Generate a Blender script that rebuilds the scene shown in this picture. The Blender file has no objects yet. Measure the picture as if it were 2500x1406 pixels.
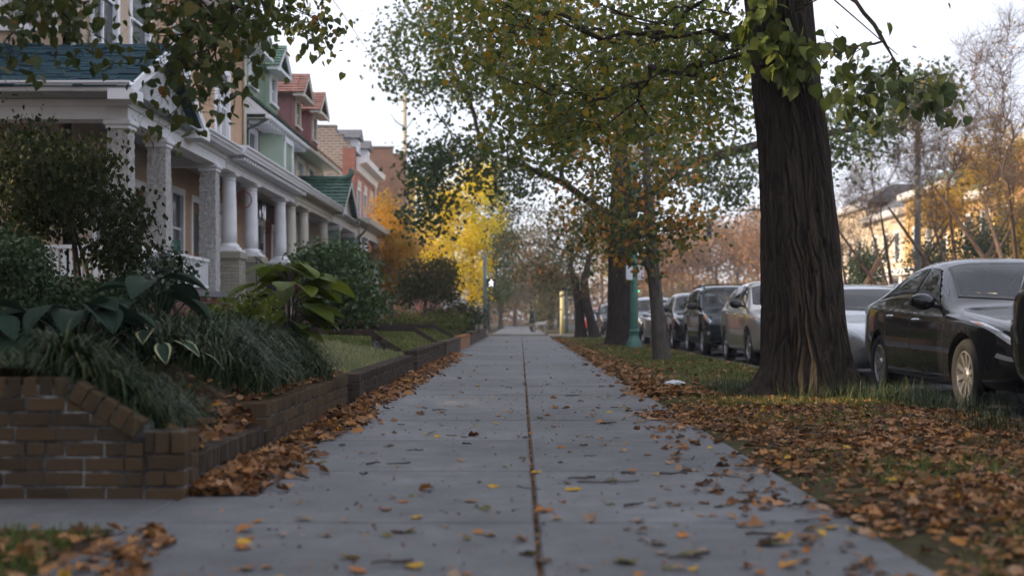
import bpy, bmesh, math, random
import numpy as np
from mathutils import Vector, Matrix, noise as mnoise

random.seed(7)
RNG = np.random.default_rng(11)
SC = bpy.context.scene
COL = SC.collection
PI = math.pi
R = math.radians

# ------------------------------------------------------------------ camera
H = 0.95
FPX = 43.2 / 36.0 * 2500
cam_d = bpy.data.cameras.new('camera')
cam = bpy.data.objects.new('camera', cam_d)
COL.objects.link(cam)
cam.location = (0, 0, H)
cam.rotation_euler = (R(90), 0, 0)
cam_d.lens = 43.2
cam_d.sensor_width = 36.0
cam_d.shift_x = -21 / 2500
cam_d.shift_y = 75 / 2500
cam_d.clip_end = 3000
cam_d.dof.use_dof = True
cam_d.dof.focus_distance = 14.0
cam_d.dof.aperture_fstop = 1.7
SC.camera = cam

# ------------------------------------------------------------------ world and sun
SUN_EL = R(21)
SUN_AZ = R(-97)                       # direction towards the sun, clockwise from +Y (left of the street, a little behind the camera)
w = bpy.data.worlds.new('World')
SC.world = w
w.use_nodes = True
nt = w.node_tree
nt.nodes.clear()
n_out = nt.nodes.new('ShaderNodeOutputWorld')
n_bg = nt.nodes.new('ShaderNodeBackground')
n_sky = nt.nodes.new('ShaderNodeTexSky')
n_sky.sky_type = 'NISHITA'
n_sky.sun_disc = False
n_sky.sun_elevation = SUN_EL
n_sky.sun_rotation = SUN_AZ
n_sky.air_density = 1.0
n_sky.dust_density = 1.5
n_sky.ozone_density = 1.2
n_mix = nt.nodes.new('ShaderNodeMix')
n_mix.data_type = 'RGBA'
n_mix.inputs['B'].default_value = (6.3, 6.5, 7.5, 1)        # thin even high cloud over the blue
n_tc = nt.nodes.new('ShaderNodeTexCoord')
n_map = nt.nodes.new('ShaderNodeMapping')
n_map.inputs['Scale'].default_value = (1, 1, 3)
n_noi = nt.nodes.new('ShaderNodeTexNoise')
n_noi.inputs['Scale'].default_value = 2.2
n_noi.inputs['Detail'].default_value = 5
n_rmp = nt.nodes.new('ShaderNodeMapRange')
n_rmp.inputs['From Min'].default_value = 0.3
n_rmp.inputs['From Max'].default_value = 0.7
n_rmp.inputs['To Min'].default_value = 0.55
n_rmp.inputs['To Max'].default_value = 0.98
nt.links.new(n_tc.outputs['Generated'], n_map.inputs['Vector'])
nt.links.new(n_map.outputs['Vector'], n_noi.inputs['Vector'])
nt.links.new(n_noi.outputs['Fac'], n_rmp.inputs['Value'])
nt.links.new(n_rmp.outputs['Result'], n_mix.inputs['Factor'])
nt.links.new(n_sky.outputs['Color'], n_mix.inputs['A'])
nt.links.new(n_mix.outputs['Result'], n_bg.inputs['Color'])
n_bg.inputs['Strength'].default_value = 0.15
nt.links.new(n_bg.outputs['Background'], n_out.inputs['Surface'])

sun_d = bpy.data.lights.new('sun', 'SUN')
sun_d.energy = 5.0
sun_d.angle = R(0.6)
sun_d.color = (1.0, 0.77, 0.50)
sun = bpy.data.objects.new('sun', sun_d)
COL.objects.link(sun)
to_sun = Vector((math.sin(SUN_AZ) * math.cos(SUN_EL), math.cos(SUN_AZ) * math.cos(SUN_EL), math.sin(SUN_EL)))
sun.rotation_euler = to_sun.to_track_quat('Z', 'Y').to_euler()
sun.location = (-30, 0, 40)

SC.view_settings.view_transform = 'Standard'
SC.view_settings.look = 'None'
SC.view_settings.exposure = 0.52
SC.view_settings.gamma = 1.0
SC.view_settings.use_curve_mapping = False
SC.cycles.use_denoising = True
SC.cycles.use_adaptive_sampling = True
SC.cycles.adaptive_threshold = 0.035
SC.cycles.max_bounces = 6
SC.cycles.diffuse_bounces = 3
SC.cycles.glossy_bounces = 3
SC.cycles.transmission_bounces = 4
SC.cycles.transparent_max_bounces = 8
SC.cycles.caustics_reflective = False
SC.cycles.caustics_refractive = False

# ------------------------------------------------------------------ helpers: materials
MATS = {}


def mat(name, col, rough=0.8, var=0.15, scale=6.0, bump=0.0, bscale=40.0, metal=0.0, coat=0.0, rnd=0.0, spec=0.5, detail=6):
    """plain procedural surface: base colour broken up by noise, per-object variation and fine relief"""
    if name in MATS:
        return MATS[name]
    m = bpy.data.materials.new(name)
    m.use_nodes = True
    nt = m.node_tree
    b = nt.nodes['Principled BSDF']
    b.inputs['Roughness'].default_value = rough
    b.inputs['Metallic'].default_value = metal
    b.inputs['Coat Weight'].default_value = coat
    b.inputs['Specular IOR Level'].default_value = spec
    tc = nt.nodes.new('ShaderNodeTexCoord')
    no = nt.nodes.new('ShaderNodeTexNoise')
    no.inputs['Scale'].default_value = scale
    no.inputs['Detail'].default_value = detail
    nt.links.new(tc.outputs['Object'], no.inputs['Vector'])
    mr = nt.nodes.new('ShaderNodeMapRange')
    mr.inputs['From Min'].default_value = 0.25
    mr.inputs['From Max'].default_value = 0.75
    mr.inputs['To Min'].default_value = 1 - var
    mr.inputs['To Max'].default_value = 1 + var
    nt.links.new(no.outputs['Fac'], mr.inputs['Value'])
    val = mr.outputs['Result']
    if rnd > 0:
        oi = nt.nodes.new('ShaderNodeObjectInfo')
        m2 = nt.nodes.new('ShaderNodeMapRange')
        m2.inputs['To Min'].default_value = 1 - rnd
        m2.inputs['To Max'].default_value = 1 + rnd
        nt.links.new(oi.outputs['Random'], m2.inputs['Value'])
        mu = nt.nodes.new('ShaderNodeMath')
        mu.operation = 'MULTIPLY'
        nt.links.new(val, mu.inputs[0])
        nt.links.new(m2.outputs['Result'], mu.inputs[1])
        val = mu.outputs[0]
    vm = nt.nodes.new('ShaderNodeVectorMath')
    vm.operation = 'SCALE'
    vm.inputs[0].default_value = col[:3]
    nt.links.new(val, vm.inputs['Scale'])
    nt.links.new(vm.outputs['Vector'], b.inputs['Base Color'])
    if bump > 0:
        n2 = nt.nodes.new('ShaderNodeTexNoise')
        n2.inputs['Scale'].default_value = bscale
        n2.inputs['Detail'].default_value = 8
        nt.links.new(tc.outputs['Object'], n2.inputs['Vector'])
        bp = nt.nodes.new('ShaderNodeBump')
        bp.inputs['Strength'].default_value = bump
        bp.inputs['Distance'].default_value = 0.02
        nt.links.new(n2.outputs['Fac'], bp.inputs['Height'])
        nt.links.new(bp.outputs['Normal'], b.inputs['Normal'])
    MATS[name] = m
    return m


def ramp_mat(name, stops, rough=0.7, source='object', scale=3.0, bump=0.0, bscale=30.0, transl=0.0, spec=0.3, interp='LINEAR', noise_mix=0.0):
    """colour from a ramp driven by a per-leaf tint, per-object random or noise"""
    if name in MATS:
        return MATS[name]
    m = bpy.data.materials.new(name)
    m.use_nodes = True
    nt = m.node_tree
    b = nt.nodes['Principled BSDF']
    b.inputs['Roughness'].default_value = rough
    b.inputs['Specular IOR Level'].default_value = spec
    tc = nt.nodes.new('ShaderNodeTexCoord')
    if source == 'tint':
        at = nt.nodes.new('ShaderNodeAttribute')
        at.attribute_name = 'tint'
        fac = at.outputs['Fac']
    elif source == 'object':
        oi = nt.nodes.new('ShaderNodeObjectInfo')
        fac = oi.outputs['Random']
    else:
        no = nt.nodes.new('ShaderNodeTexNoise')
        no.inputs['Scale'].default_value = scale
        no.inputs['Detail'].default_value = 8
        no.inputs['Roughness'].default_value = 0.65
        nt.links.new(tc.outputs['Object'], no.inputs['Vector'])
        fac = no.outputs['Fac']
    if noise_mix > 0:
        nn = nt.nodes.new('ShaderNodeTexNoise')
        nn.inputs['Scale'].default_value = scale
        nn.inputs['Detail'].default_value = 6
        nt.links.new(tc.outputs['Object'], nn.inputs['Vector'])
        mx = nt.nodes.new('ShaderNodeMix')
        mx.inputs['Factor'].default_value = noise_mix
        nt.links.new(fac, mx.inputs['A'])
        nt.links.new(nn.outputs['Fac'], mx.inputs['B'])
        fac = mx.outputs['Result']
    rp = nt.nodes.new('ShaderNodeValToRGB')
    rp.color_ramp.interpolation = interp
    el = rp.color_ramp.elements
    while len(el) < len(stops):
        el.new(0.5)
    for e, (p, c) in zip(el, stops):
        e.position = p
        e.color = (c[0], c[1], c[2], 1)
    nt.links.new(fac, rp.inputs['Fac'])
    nt.links.new(rp.outputs['Color'], b.inputs['Base Color'])
    if bump > 0:
        n2 = nt.nodes.new('ShaderNodeTexNoise')
        n2.inputs['Scale'].default_value = bscale
        n2.inputs['Detail'].default_value = 8
        nt.links.new(tc.outputs['Object'], n2.inputs['Vector'])
        bp = nt.nodes.new('ShaderNodeBump')
        bp.inputs['Strength'].default_value = bump
        bp.inputs['Distance'].default_value = 0.02
        nt.links.new(n2.outputs['Fac'], bp.inputs['Height'])
        nt.links.new(bp.outputs['Normal'], b.inputs['Normal'])
    if transl > 0:
        tr = nt.nodes.new('ShaderNodeBsdfTranslucent')
        ms = nt.nodes.new('ShaderNodeMixShader')
        ms.inputs['Fac'].default_value = transl
        nt.links.new(rp.outputs['Color'], tr.inputs['Color'])
        nt.links.new(b.outputs['BSDF'], ms.inputs[1])
        nt.links.new(tr.outputs['BSDF'], ms.inputs[2])
        nt.links.new(ms.outputs['Shader'], nt.nodes['Material Output'].inputs['Surface'])
    MATS[name] = m
    return m


def brick_mat(name, c1, c2, mortar, sx=4.6, bump=0.4):
    """brickwork too far away to tell the bricks apart singly; needs vertices in metres"""
    if name in MATS:
        return MATS[name]
    m = bpy.data.materials.new(name)
    m.use_nodes = True
    nt = m.node_tree
    b = nt.nodes['Principled BSDF']
    b.inputs['Roughness'].default_value = 0.9
    b.inputs['Specular IOR Level'].default_value = 0.2
    ge = nt.nodes.new('ShaderNodeNewGeometry')
    sep = nt.nodes.new('ShaderNodeSeparateXYZ')
    nt.links.new(ge.outputs['Position'], sep.inputs['Vector'])
    ad = nt.nodes.new('ShaderNodeMath')
    ad.operation = 'ADD'
    nt.links.new(sep.outputs['X'], ad.inputs[0])
    nt.links.new(sep.outputs['Y'], ad.inputs[1])
    cb = nt.nodes.new('ShaderNodeCombineXYZ')
    nt.links.new(ad.outputs[0], cb.inputs['X'])
    nt.links.new(sep.outputs['Z'], cb.inputs['Y'])
    bt = nt.nodes.new('ShaderNodeTexBrick')
    bt.inputs['Color1'].default_value = (*c1, 1)
    bt.inputs['Color2'].default_value = (*c2, 1)
    bt.inputs['Mortar'].default_value = (*mortar, 1)
    bt.inputs['Scale'].default_value = 1.0
    bt.inputs['Brick Width'].default_value = 1.0 / sx
    bt.inputs['Row Height'].default_value = 0.36 / sx
    bt.inputs['Mortar Size'].default_value = 0.045 / sx
    nt.links.new(cb.outputs['Vector'], bt.inputs['Vector'])
    no = nt.nodes.new('ShaderNodeTexNoise')
    no.inputs['Scale'].default_value = 1.3
    no.inputs['Detail'].default_value = 6
    nt.links.new(ge.outputs['Position'], no.inputs['Vector'])
    mr = nt.nodes.new('ShaderNodeMapRange')
    mr.inputs['To Min'].default_value = 0.65
    mr.inputs['To Max'].default_value = 1.35
    nt.links.new(no.outputs['Fac'], mr.inputs['Value'])
    vm = nt.nodes.new('ShaderNodeVectorMath')
    vm.operation = 'SCALE'
    nt.links.new(bt.outputs['Color'], vm.inputs[0])
    nt.links.new(mr.outputs['Result'], vm.inputs['Scale'])
    nt.links.new(vm.outputs['Vector'], b.inputs['Base Color'])
    bp = nt.nodes.new('ShaderNodeBump')
    bp.inputs['Strength'].default_value = bump
    bp.inputs['Distance'].default_value = 0.01
    bp.invert = True
    nt.links.new(bt.outputs['Fac'], bp.inputs['Height'])
    nt.links.new(bp.outputs['Normal'], b.inputs['Normal'])
    MATS[name] = m
    return m


# ------------------------------------------------------------------ helpers: objects
def tag(o, label=None, cat=None, group=None, kind=None):
    if label:
        o['label'] = label
    if cat:
        o['category'] = cat
    if group:
        o['group'] = group
    if kind:
        o['kind'] = kind
    return o


def empty(name, loc=(0, 0, 0), rz=0.0, label=None, cat=None, group=None):
    o = bpy.data.objects.new(name, None)
    o.location = loc
    o.rotation_euler = (0, 0, rz)
    o.empty_display_size = 0.2
    COL.objects.link(o)
    return tag(o, label, cat, group)


def basis(o):
    return Matrix.Translation(o.location) @ o.rotation_euler.to_matrix().to_4x4()


def link(name, me, m=None, parent=None, world=True, loc=None, rot=None, scl=None):
    """link a mesh as one object; world=True keeps world coordinates under the parent"""
    o = bpy.data.objects.new(name, me)
    if m is not None and not me.materials:
        me.materials.append(m)
    COL.objects.link(o)
    if loc is not None:
        o.location = loc
    if rot is not None:
        o.rotation_euler = rot
    if scl is not None:
        o.scale = scl
    if parent is not None:
        o.parent = parent
        if world:
            if parent.parent is None:
                o.matrix_parent_inverse = basis(parent).inverted()
    return o


def smooth(me, on=True):
    me.polygons.foreach_set('use_smooth', np.full(len(me.polygons), on))
    return me


def mesh_np(name, verts, faces_idx, sizes, tint=None, mtl=None, sm=False):
    """fast mesh from numpy arrays; faces_idx flat vertex indices, sizes per face"""
    me = bpy.data.meshes.new(name)
    nv = len(verts)
    nl = len(faces_idx)
    nf = len(sizes)
    me.vertices.add(nv)
    me.vertices.foreach_set('co', np.asarray(verts, dtype=np.float32).ravel())
    me.loops.add(nl)
    me.loops.foreach_set('vertex_index', np.asarray(faces_idx, dtype=np.int32))
    me.polygons.add(nf)
    st = np.zeros(nf, dtype=np.int32)
    st[1:] = np.cumsum(sizes)[:-1]
    me.polygons.foreach_set('loop_start', st)
    me.polygons.foreach_set('loop_total', np.asarray(sizes, dtype=np.int32))
    if sm:
        me.polygons.foreach_set('use_smooth', np.ones(nf, dtype=bool))
    me.update(calc_edges=True)
    if tint is not None:
        a = me.attributes.new('tint', 'FLOAT', 'FACE')
        a.data.foreach_set('value', np.asarray(tint, dtype=np.float32))
    if mtl is not None:
        me.materials.append(mtl)
    return me


class MB:
    """collects simple solids; build() links them as ONE mesh object"""

    def __init__(self):
        self.v = []
        self.f = []

    def add(self, vs, fs):
        o = len(self.v)
        self.v += [tuple(p) for p in vs]
        self.f += [tuple(i + o for i in q) for q in fs]
        return self

    def box(self, x0, x1, y0, y1, z0, z1):
        x0, x1 = min(x0, x1), max(x0, x1)
        y0, y1 = min(y0, y1), max(y0, y1)
        z0, z1 = min(z0, z1), max(z0, z1)
        vs = [(x, y, z) for z in (z0, z1) for y in (y0, y1) for x in (x0, x1)]
        return self.add(vs, [(0, 2, 3, 1), (4, 5, 7, 6), (0, 1, 5, 4), (2, 6, 7, 3), (0, 4, 6, 2), (1, 3, 7, 5)])

    def bbox(self, x0, x1, y0, y1, z0, z1, b=0.01):
        """box with chamfered edges"""
        c = ((x0 + x1) / 2, (y0 + y1) / 2, (z0 + z1) / 2)
        h = (abs(x1 - x0) / 2, abs(y1 - y0) / 2, abs(z1 - z0) / 2)
        bm = bmesh.new()
        bmesh.ops.create_cube(bm, size=1)
        for v in bm.verts:
            v.co = Vector((c[0] + v.co.x * 2 * h[0], c[1] + v.co.y * 2 * h[1], c[2] + v.co.z * 2 * h[2]))
        bmesh.ops.bevel(bm, geom=bm.edges[:], offset=min(b, min(h) * 0.9), segments=1, affect='EDGES')
        bm.verts.index_update()
        self.add([v.co[:] for v in bm.verts], [[v.index for v in f.verts] for f in bm.faces])
        bm.free()
        return self

    def prism(self, poly, axis, a0, a1):
        """poly of 2-D points extruded along axis ('x': poly is (y,z); 'y': (x,z); 'z': (x,y))"""
        n = len(poly)

        def p(q, a):
            return (a, q[0], q[1]) if axis == 'x' else (q[0], a, q[1]) if axis == 'y' else (q[0], q[1], a)
        vs = [p(q, a0) for q in poly] + [p(q, a1) for q in poly]
        fs = [tuple(range(n))[::-1], tuple(range(n, 2 * n))]
        fs += [(i, (i + 1) % n, n + (i + 1) % n, n + i) for i in range(n)]
        return self.add(vs, fs)

    def tube(self, pts, rad, n=8, cap=True):
        pts = [Vector(p) for p in pts]
        if not hasattr(rad, '__len__'):
            rad = [rad] * len(pts)
        vs = []
        up = Vector((0, 0, 1))
        prev = None
        for i, p in enumerate(pts):
            d = (pts[min(i + 1, len(pts) - 1)] - pts[max(i - 1, 0)])
            if d.length < 1e-9:
                d = Vector((0, 0, 1))
            d.normalize()
            a = d.cross(up if abs(d.z) < 0.95 else Vector((1, 0, 0)))
            a.normalize()
            if prev is not None:
                a = prev - d * prev.dot(d)
                if a.length < 1e-6:
                    a = d.orthogonal()
                a.normalize()
            prev = a
            b = d.cross(a)
            for k in range(n):
                t = 2 * PI * k / n
                vs.append(p + (a * math.cos(t) + b * math.sin(t)) * rad[i])
        fs = []
        for i in range(len(pts) - 1):
            for k in range(n):
                fs.append((i * n + k, i * n + (k + 1) % n, (i + 1) * n + (k + 1) % n, (i + 1) * n + k))
        if cap:
            fs.append(tuple(range(n))[::-1])
            fs.append(tuple(range((len(pts) - 1) * n, len(pts) * n)))
        return self.add(vs, fs)

    def lathe(self, prof, c=(0, 0, 0), n=16, axis='z', flute=0.0, cap=True):
        """prof: list of (radius, height)"""
        vs = []
        for r, h in prof:
            for k in range(n):
                t = 2 * PI * k / n
                rr = r * (1 - (flute if k % 2 else 0))
                if axis == 'z':
                    vs.append((c[0] + rr * math.cos(t), c[1] + rr * math.sin(t), c[2] + h))
                elif axis == 'x':
                    vs.append((c[0] + h, c[1] + rr * math.cos(t), c[2] + rr * math.sin(t)))
                else:
                    vs.append((c[0] + rr * math.cos(t), c[1] + h, c[2] + rr * math.sin(t)))
        fs = []
        m = len(prof)
        for i in range(m - 1):
            for k in range(n):
                fs.append((i * n + k, i * n + (k + 1) % n, (i + 1) * n + (k + 1) % n, (i + 1) * n + k))
        if cap:
            fs.append(tuple(range(n))[::-1])
            fs.append(tuple(range((m - 1) * n, m * n)))
        return self.add(vs, fs)

    def mesh(self, name, m=None, sm=False):
        me = bpy.data.meshes.new(name)
        me.from_pydata(self.v, [], self.f)
        me.update()
        bm = bmesh.new()
        bm.from_mesh(me)
        bmesh.ops.recalc_face_normals(bm, faces=bm.faces[:])
        bm.to_mesh(me)
        bm.free()
        if sm:
            smooth(me)
        if m is not None:
            me.materials.append(m)
        return me

    def build(self, name, m=None, parent=None, sm=False, world=True, loc=None, rot=None):
        return link(name, self.mesh(name, m, sm), None, parent, world, loc, rot)


def px(x, y, d):
    """photograph pixel and distance to a point in the place (used to survey the layout)"""
    return Vector(((x - 1271) * d / FPX, d, H + (778 - y) * d / FPX))


def vnoise(p, s=1.0):
    return mnoise.noise(Vector(p) * s)


def fbm(p, s=1.0, o=4):
    return mnoise.fractal(Vector(p) * s, 0.9, 2.0, o)


# ------------------------------------------------------------------ common materials
def pavement_mat():
    """worn concrete: fine aggregate, broad damp stains, a slightly different tone for every slab"""
    m = ramp_mat('concrete_paving', [(0.28, (0.078, 0.079, 0.081)), (0.42, (0.112, 0.114, 0.117)), (0.58, (0.137, 0.139, 0.142)), (0.75, (0.19, 0.19, 0.188))], 0.62, 'noise', 3.4, 0.16, 120, spec=0.5)
    nt = m.node_tree
    b = nt.nodes['Principled BSDF']
    src = b.inputs['Base Color'].links[0].from_socket
    ge = nt.nodes.new('ShaderNodeNewGeometry')
    oi = nt.nodes.new('ShaderNodeObjectInfo')

    def noise(scale, detail, lo, hi, a, c):
        no = nt.nodes.new('ShaderNodeTexNoise')
        no.inputs['Scale'].default_value = scale
        no.inputs['Detail'].default_value = detail
        nt.links.new(ge.outputs['Position'], no.inputs['Vector'])
        mr = nt.nodes.new('ShaderNodeMapRange')
        mr.inputs['From Min'].default_value = lo
        mr.inputs['From Max'].default_value = hi
        mr.inputs['To Min'].default_value = a
        mr.inputs['To Max'].default_value = c
        nt.links.new(no.outputs['Fac'], mr.inputs['Value'])
        return mr.outputs['Result']
    f1 = noise(0.55, 3, 0.35, 0.62, 0.72, 1.10)
    f2 = noise(70, 2, 0.3, 0.7, 0.80, 1.20)
    f3 = noise(9, 4, 0.62, 0.72, 1.0, 0.70)
    mr = nt.nodes.new('ShaderNodeMapRange')
    mr.inputs['To Min'].default_value = 0.88
    mr.inputs['To Max'].default_value = 1.10
    nt.links.new(oi.outputs['Random'], mr.inputs['Value'])
    val = f1
    for o in (f2, f3, mr.outputs['Result']):
        mu = nt.nodes.new('ShaderNodeMath')
        mu.operation = 'MULTIPLY'
        nt.links.new(val, mu.inputs[0])
        nt.links.new(o, mu.inputs[1])
        val = mu.outputs[0]
    vm = nt.nodes.new('ShaderNodeVectorMath')
    vm.operation = 'SCALE'
    nt.links.new(src, vm.inputs[0])
    nt.links.new(val, vm.inputs['Scale'])
    nt.links.new(vm.outputs['Vector'], b.inputs['Base Color'])
    return m


M_conc = pavement_mat()
M_conc2 = ramp_mat('old_concrete', [(0.3, (0.16, 0.16, 0.155)), (0.55, (0.27, 0.265, 0.255)), (0.75, (0.36, 0.35, 0.33))], 0.95, 'noise', 3.0, 0.3, 60, spec=0.2)
M_soil = ramp_mat('garden_soil', [(0.3, (0.03, 0.022, 0.014)), (0.6, (0.07, 0.05, 0.03)), (0.8, (0.12, 0.085, 0.05))], 1.0, 'noise', 6.0, 0.6, 30, spec=0.1)
M_joint = ramp_mat('joint_dirt', [(0.3, (0.03, 0.024, 0.018)), (0.55, (0.08, 0.06, 0.045)), (0.8, (0.15, 0.11, 0.08))], 1.0, 'noise', 25.0, 0.6, 80, spec=0.1)
M_turf = ramp_mat('turf_soil', [(0.3, (0.035, 0.03, 0.016)), (0.5, (0.06, 0.052, 0.025)), (0.7, (0.09, 0.072, 0.036))], 1.0, 'noise', 4.0, 0.6, 30, spec=0.1)
M_asph = ramp_mat('asphalt', [(0.3, (0.04, 0.04, 0.042)), (0.6, (0.06, 0.06, 0.062)), (0.8, (0.085, 0.085, 0.085))], 0.9, 'noise', 8.0, 0.4, 120, spec=0.3)
M_white = mat('white_paint', (0.82, 0.82, 0.84), 0.55, 0.07, 3.0, 0.05, 40)
M_cream = mat('cream_paint', (0.62, 0.58, 0.49), 0.6, 0.08, 3.0, 0.05, 40)
M_glass = mat('window_glass', (0.035, 0.04, 0.045), 0.06, 0.3, 1.0, spec=0.6)
M_glass2 = mat('window_glass_blind', (0.42, 0.42, 0.42), 0.12, 0.1, 1.0, spec=0.6)
M_iron = mat('black_iron', (0.02, 0.02, 0.022), 0.5, 0.2)

# ------------------------------------------------------------------ setting: ground, streets, pavement
WX = -1.80          # street face of the garden walls
SX0, SX1 = -1.80, 1.57
XS0, XS1 = 67.0, 76.0   # the cross street


def sheet(name, x0, x1, y0, y1, z, m, nx=1, ny=1, kind='structure', fn=None):
    xs = np.linspace(x0, x1, nx + 1)
    ys = np.linspace(y0, y1, ny + 1)
    vs = [(x, y, z + (fn(x, y) if fn else 0)) for y in ys for x in xs]
    fs = [(j * (nx + 1) + i, j * (nx + 1) + i + 1, (j + 1) * (nx + 1) + i + 1, (j + 1) * (nx + 1) + i) for j in range(ny) for i in range(nx)]
    me = bpy.data.meshes.new(name)
    me.from_pydata(vs, [], fs)
    smooth(me)
    o = link(name, me, m)
    return tag(o, kind=kind)


sheet('ground', -900, 900, -600, 1500, -0.24, M_turf)
sheet('road', 4.72, 13.2, -60, 400, -0.10, M_asph)
sheet('cross_street', -150, 150, XS0, XS1, -0.096, M_asph)
for k, (y0, y1) in enumerate(((-60, XS0 - 0.1), (XS1 + 0.1, 400))):
    tag(MB().bbox(4.57, 4.72, y0, y1, -0.24, 0.0, 0.02).build('kerb', M_conc2), kind='structure')
    tag(MB().bbox(13.2, 13.36, y0, y1, -0.24, 0.0, 0.02).build('kerb', M_conc2), kind='structure')
for yy in (XS0 - 0.05, XS1 + 0.05):
    tag(MB().bbox(-60, -1.9, yy - 0.07, yy + 0.07, -0.24, -0.01, 0.02).build('kerb', M_conc2), kind='structure')
    tag(MB().bbox(1.7, 4.55, yy - 0.07, yy + 0.07, -0.24, -0.01, 0.02).build('kerb', M_conc2), kind='structure')


def verge_h(x, y):
    return 0.022 * vnoise((x, y, 0), 0.9) + 0.015 * vnoise((x, y, 3), 3.0) - 0.004


sheet('verge', SX1 - 0.02, 4.56, -20, XS0 - 0.12, -0.005, M_turf, 14, 260, fn=verge_h)
sheet('far_verge', SX1 - 0.02, 4.56, XS1 + 0.12, 300, -0.005, M_turf, 4, 40, fn=verge_h)
sheet('park_lawn', 13.36, 80, -60, 400, -0.03, M_turf, 20, 60, fn=verge_h)

# the pavement: every slab a piece of its own
sidewalk = tag(empty('sidewalk', (0, 0, 0)), kind='structure')
tag(MB().box(SX0 - 0.02, SX1, -9, 66.8, -0.2, -0.02).build('bedding', M_joint, sidewalk))


def slab(x0, x1, y0, y1, par, z=0.0):
    mb = MB().bbox(x0, x1, y0, y1, -0.12, z, 0.013)
    return mb.build('slab', M_conc, par)


rs = random.Random(3)
y = 5.735 - 1.93 * 8
while y < 66.5:
    y1 = min(y + 1.93, 66.8)
    for (a, b) in ((SX0, 0.063), (0.080, SX1)):
        slab(a, b, y + 0.006, y1 - 0.006, sidewalk, rs.uniform(-0.003, 0.002))
    y += 1.93
sw2 = tag(empty('far_sidewalk', (0, 77, 0)), kind='structure')
y = XS1 + 0.15
while y < 150:
    for (a, b) in ((SX0, 0.063), (0.080, SX1)):
        slab(a, b, y + 0.006, y + 2.994, sw2, rs.uniform(-0.003, 0.002))
    y += 3.0
# house walk in front of the nearest wall
hw = tag(empty('house_walk', (-3, 6.0, 0)), kind='structure')
for (a, b) in ((-3.35, -1.816), (-4.9, -3.362)):
    slab(a, b, 5.52, 6.53, hw, -0.004)
tag(MB().box(-5, -1.81, 5.5, 6.56, -0.2, -0.03).build('bedding', M_joint, hw))
sheet('near_lawn', -9, -1.815, -20, 5.51, -0.01, M_turf, 20, 60, fn=lambda x, y: 0.03 * vnoise((x, y, 0), 1.2) + 0.01)


def yard_h(x, y):
    """front gardens rise in a short bank behind the walls"""
    t = (-x - 1.9)
    z = 0.31 + 0.36 * min(max((t - 0.08) / 0.5, 0), 1) + 0.035 * max(t - 0.6, 0)
    if y > 13.4:                                   # gentler lawns farther on
        g_ = min((y - 13.4) / 0.5, 1)
        z = z * (1 - g_) + g_ * (0.31 + 0.27 * min(max((t - 0.08) / 1.7, 0), 1) + 0.03 * max(t - 1.8, 0))
    if 6.75 < y < 8.75:
        k = 1 - min(abs(y - 7.75) / 1.0, 1) ** 3
        z = z * (1 - k) + k * (0.12 + 0.36 * min(max((t - 0.2) / 0.8, 0), 1))
    return z + 0.03 * vnoise((x, y, 1), 1.3)


sheet('front_gardens', -16, -1.93, 6.6, 66.8, 0.0, M_soil, 60, 200, fn=yard_h)
# ------------------------------------------------------------------ brick garden walls
M_brick = ramp_mat('wall_brick', [(0.0, (0.028, 0.022, 0.017)), (0.25, (0.065, 0.046, 0.03)), (0.5, (0.115, 0.075, 0.041)), (0.75, (0.085, 0.06, 0.04)), (1.0, (0.18, 0.115, 0.055))], 0.95, 'object', 9.0, 0.55, 45, spec=0.15, noise_mix=0.45)
M_brickd = ramp_mat('dark_wall_brick', [(0.0, (0.03, 0.025, 0.021)), (0.4, (0.06, 0.046, 0.036)), (0.8, (0.095, 0.07, 0.05)), (1.0, (0.14, 0.10, 0.065))], 0.95, 'object', 9.0, 0.5, 45, spec=0.15, noise_mix=0.45)
M_bricko = ramp_mat('lit_orange_brick', [(0.0, (0.28, 0.12, 0.05)), (0.5, (0.38, 0.17, 0.07)), (1.0, (0.45, 0.22, 0.10))], 0.95, 'object', 9.0, 0.4, 45, spec=0.15, noise_mix=0.4)  # coping brick with the lit orange look in its colour
M_mortar = ramp_mat('mortar', [(0.40, (0.03, 0.028, 0.026)), (0.52, (0.09, 0.088, 0.085)), (0.64, (0.27, 0.265, 0.26))], 1.0, 'noise', 5.0, 0.5, 60, spec=0.1)


def brick_meshes(m, tagname, n=6):
    out = []
    rr = random.Random(hash(tagname) % 1000 if False else len(tagname) * 17)
    for k in range(n):
        bm = bmesh.new()
        bmesh.ops.create_cube(bm, size=1)
        bmesh.ops.scale(bm, vec=(0.2, 0.095, 0.065), verts=bm.verts[:])
        for v in bm.verts:
            v.co += Vector((rr.uniform(-1, 1), rr.uniform(-1, 1), rr.uniform(-1, 1))) * 0.0028
        bmesh.ops.bevel(bm, geom=bm.edges[:], offset=0.0045, segments=1, affect='EDGES')
        bmesh.ops.scale(bm, vec=(5, 1 / 0.095, 1 / 0.065), verts=bm.verts[:])
        me = bpy.data.meshes.new('brick')
        bm.to_mesh(me)
        bm.free()
        me.materials.append(m)
        out.append(me)
    return out


BR = {'b': brick_meshes(M_brick, 'b'), 'd': brick_meshes(M_brickd, 'dd'), 'o': brick_meshes(M_bricko, 'ooo')}
rb = random.Random(21)


def brick(par, c, l, d, h, rz=0.0, ry=0.0, kind='b'):
    o = bpy.data.objects.new('brick', rb.choice(BR[kind]))
    COL.objects.link(o)
    o.location = (c[0] + rb.uniform(-.002, .002), c[1] + rb.uniform(-.003, .003), c[2])
    o.rotation_euler = (rb.uniform(-.012, .012), ry + rb.uniform(-.008, .008), rz + rb.uniform(-.012, .012))
    o.scale = (l, d, h)
    o.parent = par
    o.matrix_parent_inverse = basis(par).inverted()
    return o


CO = 0.079      # course height
JT = 0.011       # joint


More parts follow.
